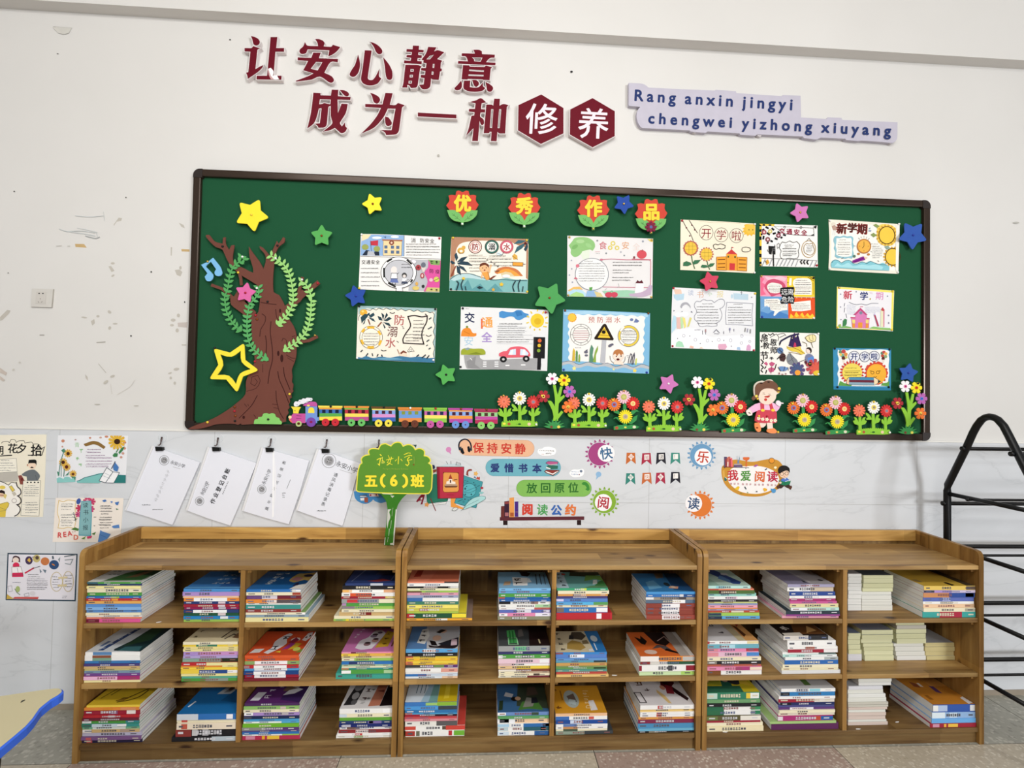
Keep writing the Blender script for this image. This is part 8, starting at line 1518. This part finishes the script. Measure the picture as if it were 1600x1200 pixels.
for si, (crop, row, X0, X1, yt, dep, nm, cov, body) in enumerate(STACKS):
    rg = random.Random(100 + si); SYF = -0.293
    zs = ROW[row]; k = crop[2]
    u = crop[0] + (X0 + X1) / 2 / k
    items = []
    for ln in body.strip().split(';'):
        tk = ln.split(); d = dict(yb=float(tk[0]), col=tk[1], x0=X0, x1=X1, dec=[], title=True, cov=None)
        for t in tk[2:]:
            if t.startswith('x0='): d['x0'] = float(t[3:])
            elif t.startswith('x1='): d['x1'] = float(t[3:])
            elif t.startswith('cov='): d['cov'] = t[4:]
            elif t == '-': d['title'] = False
            else:
                a, c = t.split(':'); f0, f1 = a.split('-'); d['dec'].append((float(f0) / 100, float(f1) / 100, c))
        items.append(d)
    zz = lambda y: W(u, crop[1] + y / k, SYF).z
    zb = zz(items[-1]['yb']); n = len(items)
    prev = zz(yt)
    for d in items:
        d['z1'] = prev; d['z0'] = zz(d['yb']); prev = d['z0']
    case = BK[0] if crop[0] < 600 else BK[1] if crop[0] < 1000 else BK[2]
    for i, d in reversed(list(enumerate(items))):
        z0 = d['z0'] - zb + zs + 0.0006; z1 = d['z1'] - zb + zs + 0.0006 - 0.0003
        vv = crop[1] + d['yb'] / k
        xa = W(crop[0] + d['x0'] / k + rg.uniform(-.4, .4), vv, SYF).x; xb = W(crop[0] + d['x1'] / k + rg.uniform(-.4, .4), vv, SYF).x
        # keep clear of uprights
        lim = []
        for (xl, xr, _) in UNITS: lim += [(xl + PT, (xl + xr) / 2 - 0.008), ((xl + xr) / 2 + 0.008, xr - PT)]
        mid = (xa + xb) / 2
        for l0, l1 in lim:
            if l0 < mid < l1: xa, xb = max(xa, l0 + 0.0015), min(xb, l1 - 0.0015)
        full = [c for f0, f1, c in d['dec'] if f0 == 0 and f1 == 1]
        spine = full[0] if full else CN[d['col']]
        dec = [t for t in d['dec'] if not (t[0] == 0 and t[1] == 1)]
        yf = SYF + rg.uniform(-.003, .003); dp = dep + rg.uniform(-.006, .006)
        o = bookmesh(xa, xb, yf, dp, z0, z1, spine, d['cov'] or spine, dec, d['title'], rg)
        w = WORD.get(d['col'], d['col'])
        if i == 0:
            lab = f'topmost book of its stack, {nm}, on the {row} shelf'
            A_ = Art((0, 0, 1), 0, mapper=lambda a, b_, y, xa=xa, xb=xb, yf=yf, dp=dp, z1=z1: (xa + (xb - xa) * a / 100, yf + 0.0012 + (dp - 0.0016) * b_ / 100, z1 - y))
            A_.rough = 0.4; A_.y = -0.0; A_.draw(cov); A_.build('cover_print', o)
        else:
            lab = f'{w} book, {ORD[i + 1]} down in the {nm} stack'
        tag(o, lab, 'book', 'books stacked flat in the pine bookcases'); nb += 1
print('books', nb)

# ---------------------------------------------------------------- pale thin booklets piled in the end bay
G2, H2, I2 = (1300, 880, K2), (1300, 970, K2), (1300, 1055, K2)
PG = {c: page_mat('booklet_pages_' + c, c, 700) for c in ('E6E6E2', 'DCDCB4', 'D6D6AC', 'E2E2DA', 'CFC28E', 'DADAE0', 'D8C6BC', 'C8C4B8')}
PILES = [
 (G2, 'top', 162, 296, 85, 'narrow white pile beside the divider, top shelf', [(c, 'E6E6E2', 0, 0) for c in (118, 150, 180, 212, 250, 290, 335, 395, 455)], 'B8BCC4'),
 (G2, 'top', 300, 606, 100, 'wide pile of yellowish and white booklets, top shelf', [(130, 'DCDCB4', 14, 4), (180, 'DCDCB4', 18, 8), (225, 'D6D6AC', 12, 6), (265, 'DCDCB4', 4, 0), (300, 'E2E2DA', -2, -10), (342, 'E2E2DA', -4, -14), (400, 'E2E2DA', 0, -4), (455, 'E2E2DA', 0, 0)], '5A646E'),
 (H2, 'middle', 162, 284, 120, 'narrow half-hidden pile beside the divider, middle shelf', [(c, 'DCDCB4', 0, 0) for c in (155, 188, 235, 285)] + [(330, 'DCDCB4', 2, 10), (400, 'DADAE0', 0, 14)], '7A88A0'),
 (H2, 'middle', 305, 608, 95, 'straight yellowish pile with a lifted leaf, middle shelf', [(140, 'DCDCB4', -4, 4), (185, 'D6D6AC', -8, 2), (226, 'DCDCB4', -12, -4), (262, 'DCDCB4', 4, 2), (300, 'D6D6AC', 10, 4), (345, 'DCDCB4', 16, 2), (400, 'DCDCB4', 20, 8)], '8A8E9C'),
 (H2, 'middle', 640, 935, 22, 'tallest pile, yellowish over white, middle shelf', [(50, 'DCDCB4', 0, -10), (88, 'C8C4B8', 10, 8), (130, 'DCDCB4', 4, 10), (180, 'D6D6AC', 0, 0), (232, 'DCDCB4', 6, 4), (260, 'E2E2DA', -20, -20), (310, 'E2E2DA', -6, -14), (355, 'E2E2DA', 0, -6), (400, 'E6E6E2', 10, 4)], 'B8B8A8'),
 (H2, 'middle', 935, 1228, 215, 'low browned pile, middle shelf', [(255, 'CFC28E', 0, 14), (300, 'CFC28E', -6, 4), (345, 'CFC28E', 4, -6), (386, 'CFC28E', 10, 0)], 'B0B2B8'),
 (I2, 'bottom', 162, 545, 60, 'pile of white and pinkish booklets, bottom shelf', [(92, 'E2E2DA', 105, 55), (130, 'E6E6E2', 108, 50), (165, 'DADAE0', 0, -40), (208, 'E2E2DA', 0, -30), (245, 'E6E6E2', 0, -10), (292, 'E2E2DA', 0, 0), (318, 'C8C4B8', 0, 20), (342, 'C8C4B8', 0, 18), (366, 'D8C6BC', 0, 5), (392, 'E2E2DA', 0, -12), (428, 'D8C6BC', 0, -5), (465, 'D8C6BC', 0, -12), (490, 'E2E2DA', 0, 0), (525, 'D8C6BC', 0, 16)], '8A8E94'),
]
YOFF = {'top': -0.232, 'middle': -0.210, 'bottom': -0.276}
for pi, (crop, row, X0, X1, yt, nm, bl, cc) in enumerate(PILES):
    rg = random.Random(500 + pi); yf = YOFF[row]; k = crop[2]; zs = ROW[row]
    u = crop[0] + (X0 + X1) / 2 / k; zz = lambda y: W(u, crop[1] + y / k, yf).z
    zb = zz(bl[-1][0]); prev = zz(yt); L = []
    for d in bl: L.append((zz(d[0]), prev, d)); prev = zz(d[0])
    zlim = {'top': TOPZ, 'middle': SH[0], 'bottom': SH[1]}[row] - 0.0185
    for i, (z0, z1, d) in reversed(list(enumerate(L))):
        z0 = z0 - zb + zs + 0.0005; z1 = min(z1 - zb + zs + 0.0002, zlim)
        if z1 - z0 < 0.002: continue
        xa = W(crop[0] + (X0 + d[2]) / k, crop[1] + d[0] / k, yf).x; xb = W(crop[0] + (X1 + d[3]) / k, crop[1] + d[0] / k, yf).x
        xa = max(xa, 0.976 + 0.0095); xb = min(xb, 1.519 - PT - 0.002)
        b = MB(); y0 = yf + rg.uniform(-.002, .002); dp = min(0.165, CYB - 0.0115 - y0 - 0.002)
        b.box(xa, xb, y0, y0 + dp, z0, z1 - 0.0004, PG[d[1]], min(0.0016, (z1 - z0) * 0.25))
        t = mat(cc if i == 0 else 'B4B6BA', 0.5)
        b.box(xa + 0.0015, xb - 0.0015, y0 + 0.003, y0 + dp - 0.001, z1 - 0.0004, z1 - 0.0001, t)
        o = b.build('booklet', origin=((xa + xb) / 2, y0 + dp / 2, z0))
        cn = {'E6E6E2': 'white', 'DCDCB4': 'yellowish', 'D6D6AC': 'yellowish', 'E2E2DA': 'off-white', 'CFC28E': 'browned', 'DADAE0': 'bluish white', 'D8C6BC': 'pinkish', 'C8C4B8': 'greyish'}[d[1]]
        tag(o, f'{cn} booklet, {ORD[i + 1]} from the top, {nm}', 'booklet', 'thin booklets piled in the end bay')

# ---------------------------------------------------------------- scraps of paper
for u, v, row, lab in ((1402, 1128, 'bottom', 'white paper scrap lying beside the pinkish booklet pile'), (1133, 1143.5, 'bottom', 'white paper scrap under the cream books by the divider of the end bookcase'), (960, 1055, 'middle', 'white paper scrap between the ink riders stack and the jackdaw stack'), (248, 972, 'top', 'white paper scrap beside the forest photo stack'), (1341, 1139, 'bottom', 'white paper scrap in front of the pinkish booklet pile')):
    p = Zp(u, v, ROW[row] + 0.0008); p.y = min(max(p.y, -0.2985), -0.05)
    r = random.Random(u); an = r.uniform(-1, 1); c, s_ = math.cos(an), math.sin(an); V = []
    for dz in (0.0002, 0.0012):
        for (a, b_) in ((-.009, -.003), (.003, -.004), (.010, .002), (.001, .004), (-.008, .003)):
            V.append((p.x + a * c - b_ * s_ * 0.8, p.y + (a * s_ + b_ * c) * 0.5, ROW[row] + dz + 0.003 * max(0, a) * 10 * (dz > 0.001) * 0.1))
    o = link_mesh('paper_scrap', V, [tuple(range(5))[::-1], tuple(range(5, 10))] + [(i, (i + 1) % 5, 5 + (i + 1) % 5, 5 + i) for i in range(5)], [mat('EDEDED', 0.8)])
    tag(o, lab, 'paper scrap')
bpy.data.objects.remove(_fo)
